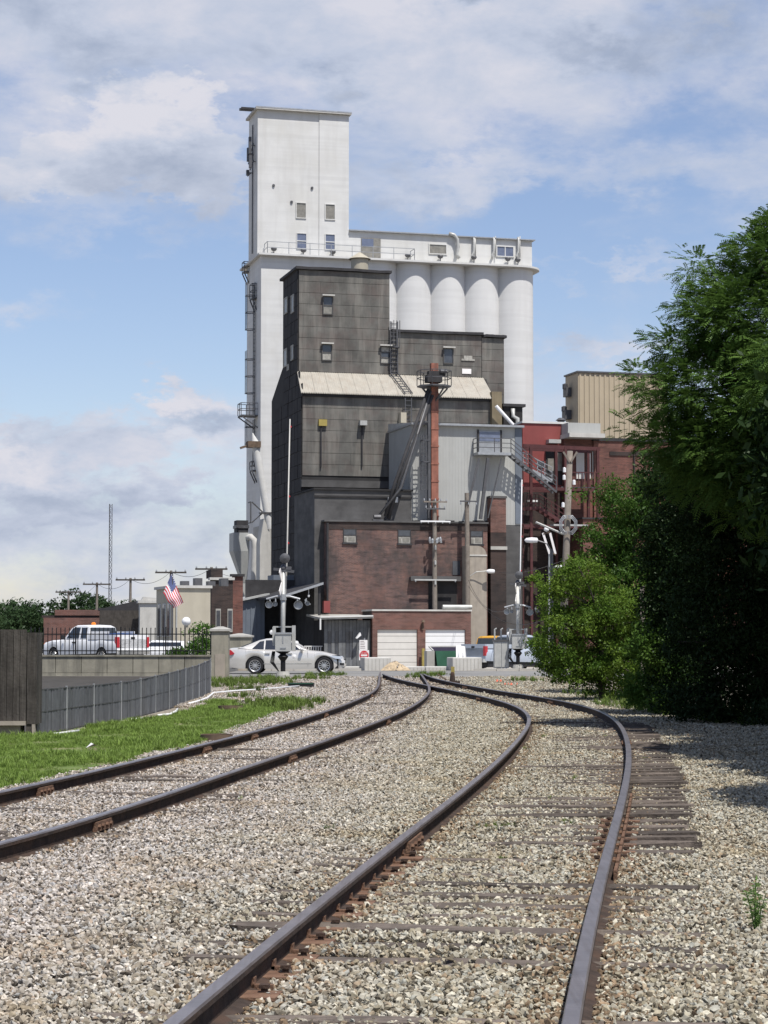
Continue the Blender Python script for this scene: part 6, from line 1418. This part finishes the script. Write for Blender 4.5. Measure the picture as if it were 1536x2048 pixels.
wire(W3(261, 1158, 165), W3(342, 1143, 155), .6, 'wire between the far poles left of the flag'); wire(W3(194, 1167, 175), W3(261, 1158, 165), .6, 'wire between the far poles behind the radio mast'); wire(W3(137, 1183, 190), W3(194, 1167, 175), .6, 'wire between the two leftmost far poles')
wire(W3(423, 1136, 150), wp(fu(492, 1148, 40)[0], 40, fu(492, 1148, 40)[1]), .4, 'wire from the far street to the dust collector')

# ================================================================== blocks, signs and dumpster at the end of the tracks
def blk(label, x0, x1, yt, d, dep=.8, m_=None, ang=8):
    a, b = PD(x0, yt, d), PD(x1, yt, d); z0 = gz(a.x, d)-.12
    t = thing('concrete_block', label, 'concrete block', ((a.x+b.x)/2, d, z0), R(ang), 'concrete blocks closing the end of the road'); w = (b.x-a.x)/2/math.cos(R(ang)); h = a.z-z0
    o = MB().box((-w, 0, 0), (w, dep, h)).build('body', m_ or M['pale_concrete'], t)
    bm = bmesh.new(); bm.from_mesh(o.data); bmesh.ops.bevel(bm, geom=bm.edges, offset=.03, segments=1, affect='EDGES'); bm.to_mesh(o.data); bm.free()
    n = max(2, int(2*w/.16)); m = MB()
    for k in range(1, n): m.box((-w+2*w*k/n-.012, -.012, .06), (-w+2*w*k/n+.012, -.001, h-.05))
    m.build('form_marks', M['concrete'], t)['kind'] = 'stuff'
    return t
blk('tall concrete block left of the rubble heap', 729, 782, 1315, 97.5, 1.6)
blk('tall concrete block right of the dumpster', 905, 964, 1315, 97.5, 1.6)
blk('low concrete block between the silver car and the tall block', 688, 728, 1333, 98.6)
blk('low concrete block behind the rubble heap', 783, 850, 1333, 98.6, ang=4); blk('low concrete block in front of the dumpster', 851, 904, 1333, 98.6, ang=4)
def rubble():
    P = PD(790, 1350, 96.6); z = gz(P.x, 96.6); r2 = random.Random(6); m = MB(); n = 16; rows = 5
    for j in range(rows+1):
        f = 1-j/rows
        for k in range(n): a = 2*math.pi*k/n; rr_ = .6*f*r2.uniform(.85, 1.15); m.v.append((rr_*math.cos(a)*1.1, rr_*math.sin(a)*.6, .42*(1-f**1.5)*r2.uniform(.9, 1.1)))
    for j in range(rows):
        for k in range(n): m.f.append((j*n+k, j*n+(k+1) % n, (j+1)*n+(k+1) % n, (j+1)*n+k))
    t = m.build('rubble_heap', M['sand_heap']); t.location = (P.x, 96.6, z); tag(t, 'small sandy rubble heap in front of the low concrete blocks', 'heap')
    for k in range(40):
        a, q = r2.uniform(0, 6.28), r2.uniform(0, 1); s = r2.uniform(.025, .06); o = link('stone', stones[k % 12], t, loc=(q*.66*math.cos(a), q*.36*math.sin(a), .42*(1-q**1.5)+.01), rot=(r2.uniform(0, 6), r2.uniform(0, 6), 0), scale=(s, s, s))
rubble()
def signpost():
    P = PD(729, 1345, 100.5); z0 = gz(P.x, 100.5)-.1; t = thing('road_sign', 'white notice over a red do not enter sign on one post', 'sign', (P.x, 100.5, z0)); q = lambda y: PD(729, y, 100.5).z-z0
    MB().bar((0, 0, 0), (0, 0, q(1276)), .06).build('post', M['galv'], t)
    MB().box((-.24, -.045, q(1300)), (.14, -.03, q(1280))).build('notice_board', M['sign_white'], t); zc_ = (q(1302)+q(1319))/2; s = .24
    MB().box((-.26, -.045, zc_-s), (.22, -.03, zc_+s)).build('sign_plate', M['sign_white'], t)
    MB().lathe((-.02, -.05, zc_), [(0, -.004), (.22, -.004), (.22, .004)], 24, 'Y').build('red_disc', M['sign_red'], t)
    def text(s_, size, loc, mt):
        c = bpy.data.curves.new('lettering', 'FONT'); c.body = s_; c.size = size; c.align_x = 'CENTER'; c.align_y = 'CENTER'; c.extrude = .002; o = bpy.data.objects.new('lettering', c); COL.objects.link(o); o.parent = t; o.location = loc; o.rotation_euler = (R(90), 0, 0); c.materials.append(mt)
    MB().box((-.17, -.062, zc_-.035), (.13, -.056, zc_+.035)).build('white_bar', M['sign_white'], t)
    text('DO NOT', .085, (-.02, -.06, zc_+.1), M['sign_white']); text('ENTER', .085, (-.02, -.06, zc_-.1), M['sign_white'])
    m = MB(); r2 = random.Random(3)
    for k in range(5): m.box((-.2, -.05, q(1283+3.4*k)), (-.2+r2.uniform(.15, .28), -.0455, q(1283+3.4*k)+.02))
    m.build('printed_lines', M['red_steel'], t)
signpost()
def dumpster():
    a, b = PD(880, 1330, 104), PD(912, 1330, 104); zg_ = gz(a.x, 104)-.05; t = thing('dumpster', 'green dumpster with its black lid leaning open by the garage', 'dumpster', ((a.x+b.x)/2, 104, zg_), R(6)); w = (b.x-a.x)/2+.1
    MB().prism([(-w, 0), (w, 0), (w+.12, 1.0), (-w-.12, 1.0)], 0, 1.2).build('bin', M['green_paint'], t)
    h = PD(880, 1293, 104).z-zg_
    MB().add([(-w-.12, .5, 1.0), (w+.12, .5, 1.0), (w+.0, .9, h), (-w-.3, .9, h), (-w-.12, .55, 1.0), (w+.12, .55, 1.0), (w, .95, h), (-w-.3, .95, h)], [(0, 1, 2, 3), (7, 6, 5, 4), (0, 4, 5, 1), (1, 5, 6, 2), (2, 6, 7, 3), (3, 7, 4, 0)]).build('lid', M['dumpster_lid'], t)
    m = MB(); m.bar((-w-.34, .88, h), (w+.04, .88, h), .06).bar((-w-.17, .48, 1.0), (-w-.34, .88, h), .06).bar((w+.17, .48, 1.0), (w+.04, .88, h), .06); m.build('lid_rim', M['pale_concrete'], t)
    MB().box((-w-.55, .1, 0), (-w-.16, 1.1, 1.0)).build('side_box', M['concrete'], t)
dumpster()
def tarp():
    a, b = PD(913, 1330, 103), PD(931, 1330, 103); z = gz(a.x, 103)-.1; P = Vector((a.x, 103, z)); m = MB(); n = 10; h = PD(913, 1290, 103).z-z
    for i in range(n+1): f = i/n; x = (b.x-a.x)*f; m.v += [(x*1.3, .0+.12*math.sin(f*14), 0), (x, .3+.1*math.sin(f*14+1), h*(1-.05*f))]
    for i in range(n): m.f.append((2*i, 2*i+2, 2*i+3, 2*i+1))
    o = m.build('tarpaulin', M['bright_white'], smooth=True); o.location = P; md = o.modifiers.new('s', 'SOLIDIFY'); md.thickness = .02; tag(o, 'creased white sheet leaning beside the open dumpster', 'tarpaulin')
tarp()
for x, y, lab in ((998, 1364, 'orange paint mark on the stones nearer the road'), (1019, 1371, 'orange paint mark on the stones nearer the right track')):
    P = G(x, y); m = MB(); r2 = random.Random(x)
    for k in range(6): q = Vector((r2.gauss(0, .08), r2.gauss(0, .3), .02)); m.lathe(P+q, [(r2.uniform(.02, .05), 0), (.02, r2.uniform(.03, .07)), (0, .075)], 5)
    tag(m.build('painted_stones', M['orange_paint']), lab, 'marker', 'orange survey marks by the crossing')
P = G(905, 1369); t = thing('switch_stand', 'rusty switch stand with a yellow target beside the junction of the tracks', 'switch stand', P)
MB().box((-.25, -.15, 0), (.25, .15, .12)).lathe((0, 0, .12), [(.1, 0), (.07, .25), (.05, .3), (0, .3)], 8).build('stand', M['rail_rust'], t); MB().bar((0, 0, .3), (.02, 0, .52), .03).build('spindle', M['rusty'], t); MB().box((-.05, -.02, .28), (.07, .02, .6)).build('target', M['yellow_paint'], t); MB().bar((-.2, 0, .15), (-.5, -.1, .35), .04).build('lever', M['rusty'], t)
tag(MB().bar((0, 0, 0), (0.0, 0, 3.0), .11).build('wooden_post', M['wood_pole']), 'thin pale wooden post standing in front of the right hand bushes', 'post').location = G(1286, 1404)
P = PD(372, 1300, 92); t = thing('round_lamp', 'white round light on a post behind the iron fence', 'lamp', (P.x, 92, PK)); q = PD(372, 1243, 92).z-PK
MB().tube([(0, 0, 0), (0, 0, q-.15)], .09, 8).build('post', M['stucco_tan'], t); MB().lathe((0, 0, q), [(0, -.18), (.12, -.16), (.19, -.06), (.2, .05), (.1, .12), (0, .14)], 16, 'Y').build('globe', M['bright_white'], t, smooth=True)

# ================================================================== trees and plants
def quads_mesh(name, P, Nn, T, ln, wd, mt):                 # leaf cards: centre, along-vector, width-vector arrays -> one mesh of diamonds
    n = len(P); A = T*ln[:, None]; B = np.cross(Nn, T)*wd[:, None]
    v = np.empty((n, 4, 3), np.float32); v[:, 0] = P-A; v[:, 1] = P+B-A*.1; v[:, 2] = P+A; v[:, 3] = P-B-A*.1
    me = bpy.data.meshes.new(name); me.vertices.add(n*4); me.vertices.foreach_set('co', v.ravel()); me.loops.add(n*4); me.loops.foreach_set('vertex_index', np.arange(n*4, dtype=np.int32))
    me.polygons.add(n); me.polygons.foreach_set('loop_start', np.arange(0, n*4, 4, dtype=np.int32)); me.update(calc_edges=True); me.materials.append(mt); return me
def unit(a): return a/np.maximum(np.linalg.norm(a, axis=1, keepdims=True), 1e-6)
def lobes_sample(lobes, n, rs, shell=.45):
    vol = np.array([l[3]*l[4]*l[5] for l in lobes]); k = rs.choice(len(lobes), n, p=vol/vol.sum()); L_ = np.array(lobes)[k]
    d = unit(rs.normal(size=(n, 3))); r_ = (shell+(1-shell)*rs.uniform(0, 1, n)**.6)*rs.uniform(.8, 1.12, n)
    return L_[:, :3]+d*r_[:, None]*L_[:, 3:6], d
def tree(name, label, base, lobes, kind, nclump, per, crad, leaf, mt, seed, trunk=.16, limbs=14, group='trees and bushes right of the tracks', zmin=.15):
    rs = np.random.RandomState(seed); t = thing(name, label, 'tree' if 'bush' not in name and 'shrub' not in name else 'bush', base, 0, group)
    C, D = lobes_sample(lobes, nclump, rs); k = C[:, 2] > zmin; C, D = C[k], D[k]
    n = len(C)*per; ci = np.repeat(np.arange(len(C)), per); cr = crad*rs.uniform(.6, 1.3, len(C))
    off = rs.normal(size=(n, 3))*.45; P = C[ci]+off*cr[ci][:, None]*np.array([1, 1, .7])
    if kind == 'frond':                                     # pinnate leaves: a drooping axis with pairs of leaflets
        out = unit(D[ci]*np.array([1, 1, .4])+off*.9+np.array([0, 0, .05])); Lf = leaf*rs.uniform(.7, 1.25, n); pairs = 6
        side = unit(np.cross(out, np.array([0, 0, 1.0])+rs.normal(size=(n, 3))*.3)); upn = np.cross(side, out)
        PP, NN, TT, ll, ww = [], [], [], [], []
        for j in range(pairs):
            s = (j+.5)/pairs; ctr = P+out*(Lf*s)[:, None]+np.array([0, 0, -1.0])*(Lf*.3*s*s)[:, None]
            for sg in (1, -1):
                tt = unit(side*sg*.9+out*.45+np.array([0, 0, -.25])); l_ = Lf*(.2-.06*abs(s-.45)); PP.append(ctr+tt*l_[:, None]); NN.append(upn+rs.normal(size=(n, 3))*.25); TT.append(tt); ll.append(l_); ww.append(l_*.36)
        P, Nn, T, ln, wd = np.concatenate(PP), unit(np.concatenate(NN)), np.concatenate(TT), np.concatenate(ll), np.concatenate(ww)
    else:
        T = unit(rs.normal(size=(n, 3))+np.array([0, 0, -.3])); Nn = unit(rs.normal(size=(n, 3))+np.array([0, 0, .9])+D[ci]*.5); ln = leaf*rs.uniform(.6, 1.3, n)*.5; wd = ln*.55
    link('crown', quads_mesh('crown', P.astype(np.float32), Nn, T, ln, wd, mt), t)
    m = MB(); rr_ = random.Random(seed); top = max(l[2] for l in lobes)
    tp = [Vector((0, 0, -.2)), Vector((rr_.uniform(-.1, .1), rr_.uniform(-.1, .1), top*.35)), Vector((rr_.uniform(-.3, .3), rr_.uniform(-.3, .3), top*.8))]
    m.tube(tp, [trunk, trunk*.8, trunk*.35], 9); m.build('trunk', M['bark'], t, smooth=True); m = MB()
    for j in rs.choice(len(C), min(limbs, len(C)), replace=False):
        c = Vector(C[j]); s = tp[1].lerp(tp[2], rr_.uniform(0, .9)) if c.z > top*.4 else tp[0].lerp(tp[1], .8); md = s.lerp(c, .5)+Vector((0, 0, .12*(c-s).length)); m.tube([s, md, c], [trunk*.3, trunk*.17, .012], 5)
    m.build('limb', M['bark'], t, smooth=True)
    return t
LM = {'locust': leaf_mat('locust_leaf', (.04, .085, .018), (.10, .165, .035), .28), 'mid': leaf_mat('mid_leaf', (.035, .085, .015), (.085, .16, .025), .3), 'yellow': leaf_mat('yellow_leaf', (.045, .105, .014), (.13, .19, .026), .32),
      'dark': leaf_mat('shade_leaf', (.012, .026, .008), (.028, .052, .014), .15), 'fresh': leaf_mat('fresh_leaf', (.045, .11, .018), (.12, .2, .035), .3), 'far': leaf_mat('far_leaf', (.022, .045, .018), (.045, .075, .03), .2)}  # dark: deep shade under the locust is put into the leaf colour
def at(x, y, d, off=0): p = PD(x, y, d); return p
def mk(base_x, d, spec, scale=None):                        # lobes written as picture column, row, depth offset and radii in metres
    B = Vector((PD(base_x, 1400, d).x, d, gz(5, d))); out = []
    for x, y, dd, rx_, ry_, rz_ in spec: p = PD(x, y, d+dd); out.append((p.x-B.x, p.y-B.y, p.z-B.z, rx_, ry_, rz_))
    return B, out
B, lb = mk(1680, 37, [(1590, 640, 0, 2.0, 2.2, 1.5), (1460, 650, 0, .9, 1.5, .85), (1510, 500, .5, .5, 1.0, .4), (1390, 530, 1, .5, .9, .22), (1375, 610, 1, .45, .9, .2), (1350, 690, .5, .65, 1.0, .3), (1290, 760, .3, .45, 1.0, .22), (1340, 890, .3, .7, 1.2, .35), (1440, 780, 0, 1.3, 1.8, .9), (1340, 800, 0, .6, 1.1, .3), (1290, 860, .6, .45, .9, .2), (1600, 900, 0, 2.2, 2.4, 1.6), (1430, 900, 0, 1.2, 1.8, .6), (1640, 500, 0, 1.3, 1.8, 1.0), (1660, 760, -3.0, 1.5, 2.0, 1.2), (1430, 960, 1.0, .9, 1.6, .45), (1680, 980, -2.5, 1.4, 2.0, .9)])
tree('honey_locust', 'big feathery honey locust towering over the right edge of the picture', B, lb, 'frond', 2300, 16, .25, .19, LM['locust'], 21, .24, 60)
B, lb = mk(1520, 40.5, [(1400, 1010, 0, .9, 1.4, .9), (1500, 1100, 0, 1.5, 1.8, 1.4), (1440, 1250, 0, 1.15, 1.5, 1.0), (1560, 1300, 0, 1.4, 1.6, 1.2), (1480, 1390, .5, 1.15, 1.2, .55), (1600, 1050, 0, 1.6, 1.7, 1.6), (1560, 1420, -1, .9, .9, .35), (1420, 1415, 0, .8, .9, .4), (1500, 1430, .5, .9, 1.0, .35), (1380, 1400, .5, .7, .9, .45)])
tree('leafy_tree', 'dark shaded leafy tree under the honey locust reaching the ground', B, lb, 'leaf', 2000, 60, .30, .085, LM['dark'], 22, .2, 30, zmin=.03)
B, lb = mk(1405, 45, [(1350, 960, 0, .8, 1.2, .6), (1325, 1060, 0, .45, .9, .6), (1330, 1200, 0, .5, .9, .7), (1345, 1330, 0, .5, .9, .6), (1370, 1100, 0, .9, 1.4, 1.1), (1390, 1260, 0, .8, 1.2, 1.0), (1390, 1370, 0, .85, 1.0, .55), (1340, 1190, 0, .5, .9, .8)])
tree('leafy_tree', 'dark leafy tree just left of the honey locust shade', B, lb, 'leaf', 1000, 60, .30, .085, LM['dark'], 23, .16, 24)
B, lb = mk(1260, 62, [(1255, 1000, 0, 1.0, 1.5, .75), (1215, 1080, 0, .85, 1.4, .8), (1290, 1090, 0, 1.2, 1.4, 1.3), (1250, 1180, 0, 1.3, 1.5, 1.1), (1175, 1130, 0, .35, .7, .35), (1300, 960, 0, .5, .8, .4), (1165, 985, 0, .3, .4, .25), (1270, 1280, 0, 1.2, 1.3, 1.2)])
tree('leafy_tree', 'mid green tree behind the yellow green bush beside the brick range', B, lb, 'leaf', 640, 80, .34, .10, LM['mid'], 24, .15, 24)
B, lb = mk(1205, 56, [(1170, 1150, 0, .75, 1.1, .5), (1120, 1180, 0, .45, .8, .3), (1150, 1250, 0, .95, 1.3, .6), (1230, 1230, 0, 1.0, 1.3, .7), (1090, 1285, 0, .35, .6, .3), (1150, 1330, 0, .85, 1.1, .55), (1230, 1320, 0, 1.0, 1.2, .7), (1310, 1260, 0, .6, .9, .5), (1105, 1330, 0, .4, .6, .35), (1225, 1380, 0, .7, .7, .3), (1290, 1330, 0, .7, 1.0, .7), (1270, 1200, .5, .6, .9, .5)])
tree('spreading_bush', 'yellow green spreading bush leaning toward the right track', B, lb, 'leaf', 640, 90, .27, .085, LM['yellow'], 25, .1, 40)
B, lb = mk(1330, 49, [(1310, 1290, -4, .55, .8, .55), (1290, 1370, -3, .5, .6, .4), (1360, 1330, -4, .55, .7, .55), (1340, 1395, -4, .55, .5, .25), (1400, 1290, -4, .35, .5, .3), (1262, 1395, -2, .3, .4, .18)])
tree('roadside_bush', 'bright green low bush around the foot of the thin wooden post', B, lb, 'leaf', 420, 60, .22, .08, LM['fresh'], 26, .06, 14, zmin=.02)
B, lb = mk(1085, 97, [(1078, 1160, 0, .5, .6, .4), (1075, 1290, 0, .5, .6, .5), (1105, 1200, 0, .7, .8, .8), (1110, 1320, 0, .8, .8, .6)])
tree('roadside_bush', 'ragged bush around the old signal mast beyond the yellow green one', B, lb, 'leaf', 130, 45, .3, .13, LM['yellow'], 27, .06, 10)
# trees standing just right of the view: their crowns shade the stones at the right edge
for k, (x, d, lab, hh) in enumerate(((7.1, 27.6, 'tree on the right margin between the locust and the nearest stones', 7.6), (6.6, 18.6, 'young tree at the right margin nearest the camera', 7.4), (7.5, 23.2, 'slender tree at the right margin between its two shady neighbours', 7.8), (8.0, 30.6, 'leafy tree at the right margin close to the honey locust', 7.4), (9.6, 33, 'tall tree at the right margin in front of the honey locust', 7.5))):
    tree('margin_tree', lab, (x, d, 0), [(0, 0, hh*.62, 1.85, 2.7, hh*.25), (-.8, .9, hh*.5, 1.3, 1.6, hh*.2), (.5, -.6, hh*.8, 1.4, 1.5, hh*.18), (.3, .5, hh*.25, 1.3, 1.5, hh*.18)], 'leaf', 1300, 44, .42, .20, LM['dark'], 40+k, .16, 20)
B = G(1110, 1392)
# treeline on the far left horizon
FT = [(10, 1200, 300, 4.6, 'rounded far tree at the left edge of the horizon'), (58, 1218, 310, 3.6, 'low far tree between the edge and the tall clump'), (112, 1183, 290, 6.2, 'tallest dark far tree clump over the low brick house'), (165, 1212, 300, 4.0, 'far tree left of the radio mast foot'),
      (205, 1202, 310, 4.2, 'far tree at the foot of the radio mast'), (250, 1206, 300, 4.2, 'far tree right of the radio mast'), (292, 1212, 290, 3.6, 'small far tree behind the gabled house'), (-40, 1195, 300, 5.0, 'far tree just beyond the left edge'), (385, 1172, 170, 1.2, 'treetop showing over the stucco building roof')]
for k, (x, y, d, rr_, lab) in enumerate(FT):
    P = PD(x, y, d); B = Vector((P.x, d, -1)); h = P.z+1; r2 = random.Random(k); lb = [(r2.uniform(-1, 1)*rr_*.5, r2.uniform(-1, 1)*rr_*.3, h*q, rr_*w_, rr_*.8, h*.32) for q, w_ in ((.72, .9), (.45, 1.3), (.3, 1.5), (.55, 1.2))]
    tree('far_tree', lab, B, lb, 'leaf', 520 if d > 200 else 60, 30, .8 if d > 200 else .35, .5 if d > 200 else .22, LM['far'], 60+k, .3, 8, group='trees on the left horizon')
for k, (x, y, d, r_, lab) in enumerate(((405, 1245, 96, .8, 'bush with pale leaves behind the end of the iron fence'), (385, 1290, 90, .6, 'low green plant behind the iron fence'), (350, 1300, 95, .45, 'small dark plant behind the iron fence'))):
    P = PD(x, y, d); h = P.z-PK; tree('garden_bush', lab, (P.x, d, PK), [(0, 0, h*.65, r_, r_, h*.4), (.1, 0, h*.3, r_*.8, r_*.8, h*.3)], 'leaf', 60, 40, .25, .13, LM['mid'], 80+k, .05, 6, group='plants behind the iron fence')
# weeds
def weedfield(name, pts, n, rad, smin, smax, protos):
    P, Rr, Sc = [], [], []
    for x, y, k in pts:
        c = G(x, y)
        for q in range(int(n*k)): a, r_ = RS.uniform(0, 6.28), rad*k**.5*RS.uniform(0, 1)**.7; X, Y = c.x+r_*math.cos(a), c.y+r_*math.sin(a)*2; P.append((X, Y, gz(X, Y))); Rr.append((RS.uniform(-.2, .2), RS.uniform(-.2, .2), RS.uniform(0, 6.28))); Sc.append(RS.uniform(smin, smax))
    return scatter(name, P, Rr, Sc, protos)
wt = [tuft(14, .14, .014, .12, 50+q).mesh('weed_tuft', M['weed']) for q in range(4)]
weedfield('weeds', [(455, 1372, 1), (480, 1366, 1.5), (510, 1364, 1.5), (540, 1367, 1.2), (500, 1380, .7), (440, 1362, 1), (590, 1360, .6), (620, 1358, .6), (645, 1352, .6), (665, 1350, .5), (530, 1358, 1), (850, 1352, .6), (870, 1350, .8), (840, 1356, .4), (480, 1395, .5), (1250, 1410, 1.2), (1290, 1416, 1.2), (1220, 1396, 1), (1180, 1388, .8), (1340, 1424, 1.2), (1400, 1432, 1.2), (1440, 1436, 1.2), (1480, 1440, 1.2), (1520, 1446, 1.2), (1370, 1426, 1.2), (1060, 1362, .5), (550, 1412, 1.6), (575, 1406, 1.6), (530, 1418, 1.6)], 60, .9, .35, 1.5, wt)
M['gap_shade'] = mat('gap_shade', (.05, .045, .038), .95, .3, 2)  # dark sheet standing in for the shaded gap below the wall
spray_poly('dark_gap', [tuple(G(*p).xy) for p in ((60, 1470), (75, 1468), (170, 1449), (260, 1434), (340, 1414), (395, 1394), (418, 1386))]+[(wx1-.2, wd-.1), (wx0-4, wd-.1)], .006, M['gap_shade'])
weedfield('weed_sprigs', [(1130, 1650, .12), (1180, 1470, .2), (1210, 1475, .2), (975, 1660, .25), (1010, 1655, .2), (1085, 1475, .15), (660, 1660, .05), (1050, 1500, .1), (1150, 1560, .1), (900, 1480, .06), (1100, 1600, .08), (1290, 1520, .1), (1000, 1720, .05), (700, 1440, .1), (1230, 1660, .08), (480, 1600, .05)], 60, .22, .15, .42, wt)
P = G(1512, 1868); t = thing('roadside_weed', 'feathery green weed growing in the stones at the right edge', 'weed', P); M['weed'] = leaf_mat('weed_leaf', (.10, .2, .05), (.2, .3, .08), .4, .1)
rs = np.random.RandomState(5); m = MB(); LP, LT, LN = [], [], []
for q in range(7):
    a = rs.uniform(0, 6.28); l = .27*rs.uniform(.6, 1.1); tip = Vector((.07*math.cos(a), .07*math.sin(a), l)); m.tube([(0, 0, -.02), tip*.5+Vector((0, 0, .02)), tip], [.004, .003, .0015], 4)
    for j in range(42):
        f = rs.uniform(.15, 1); p = tip*f; d_ = rs.normal(size=3)*np.array([1, 1, .4]); d_ /= np.linalg.norm(d_); LP.append(np.array(p)+d_*.018); LT.append(d_); LN.append(rs.normal(size=3))
m.build('stem', M['weed'], t); LP, LT, LN = map(np.array, (LP, LT, LN)); link('foliage', quads_mesh('foliage', LP, unit(LN), LT, np.full(len(LP), .02), np.full(len(LP), .0045), M['weed']), t)
for o in bpy.data.objects:
    if o.type == 'MESH' and o.data and len(o.data.materials) == 0: print('no material', o.name)
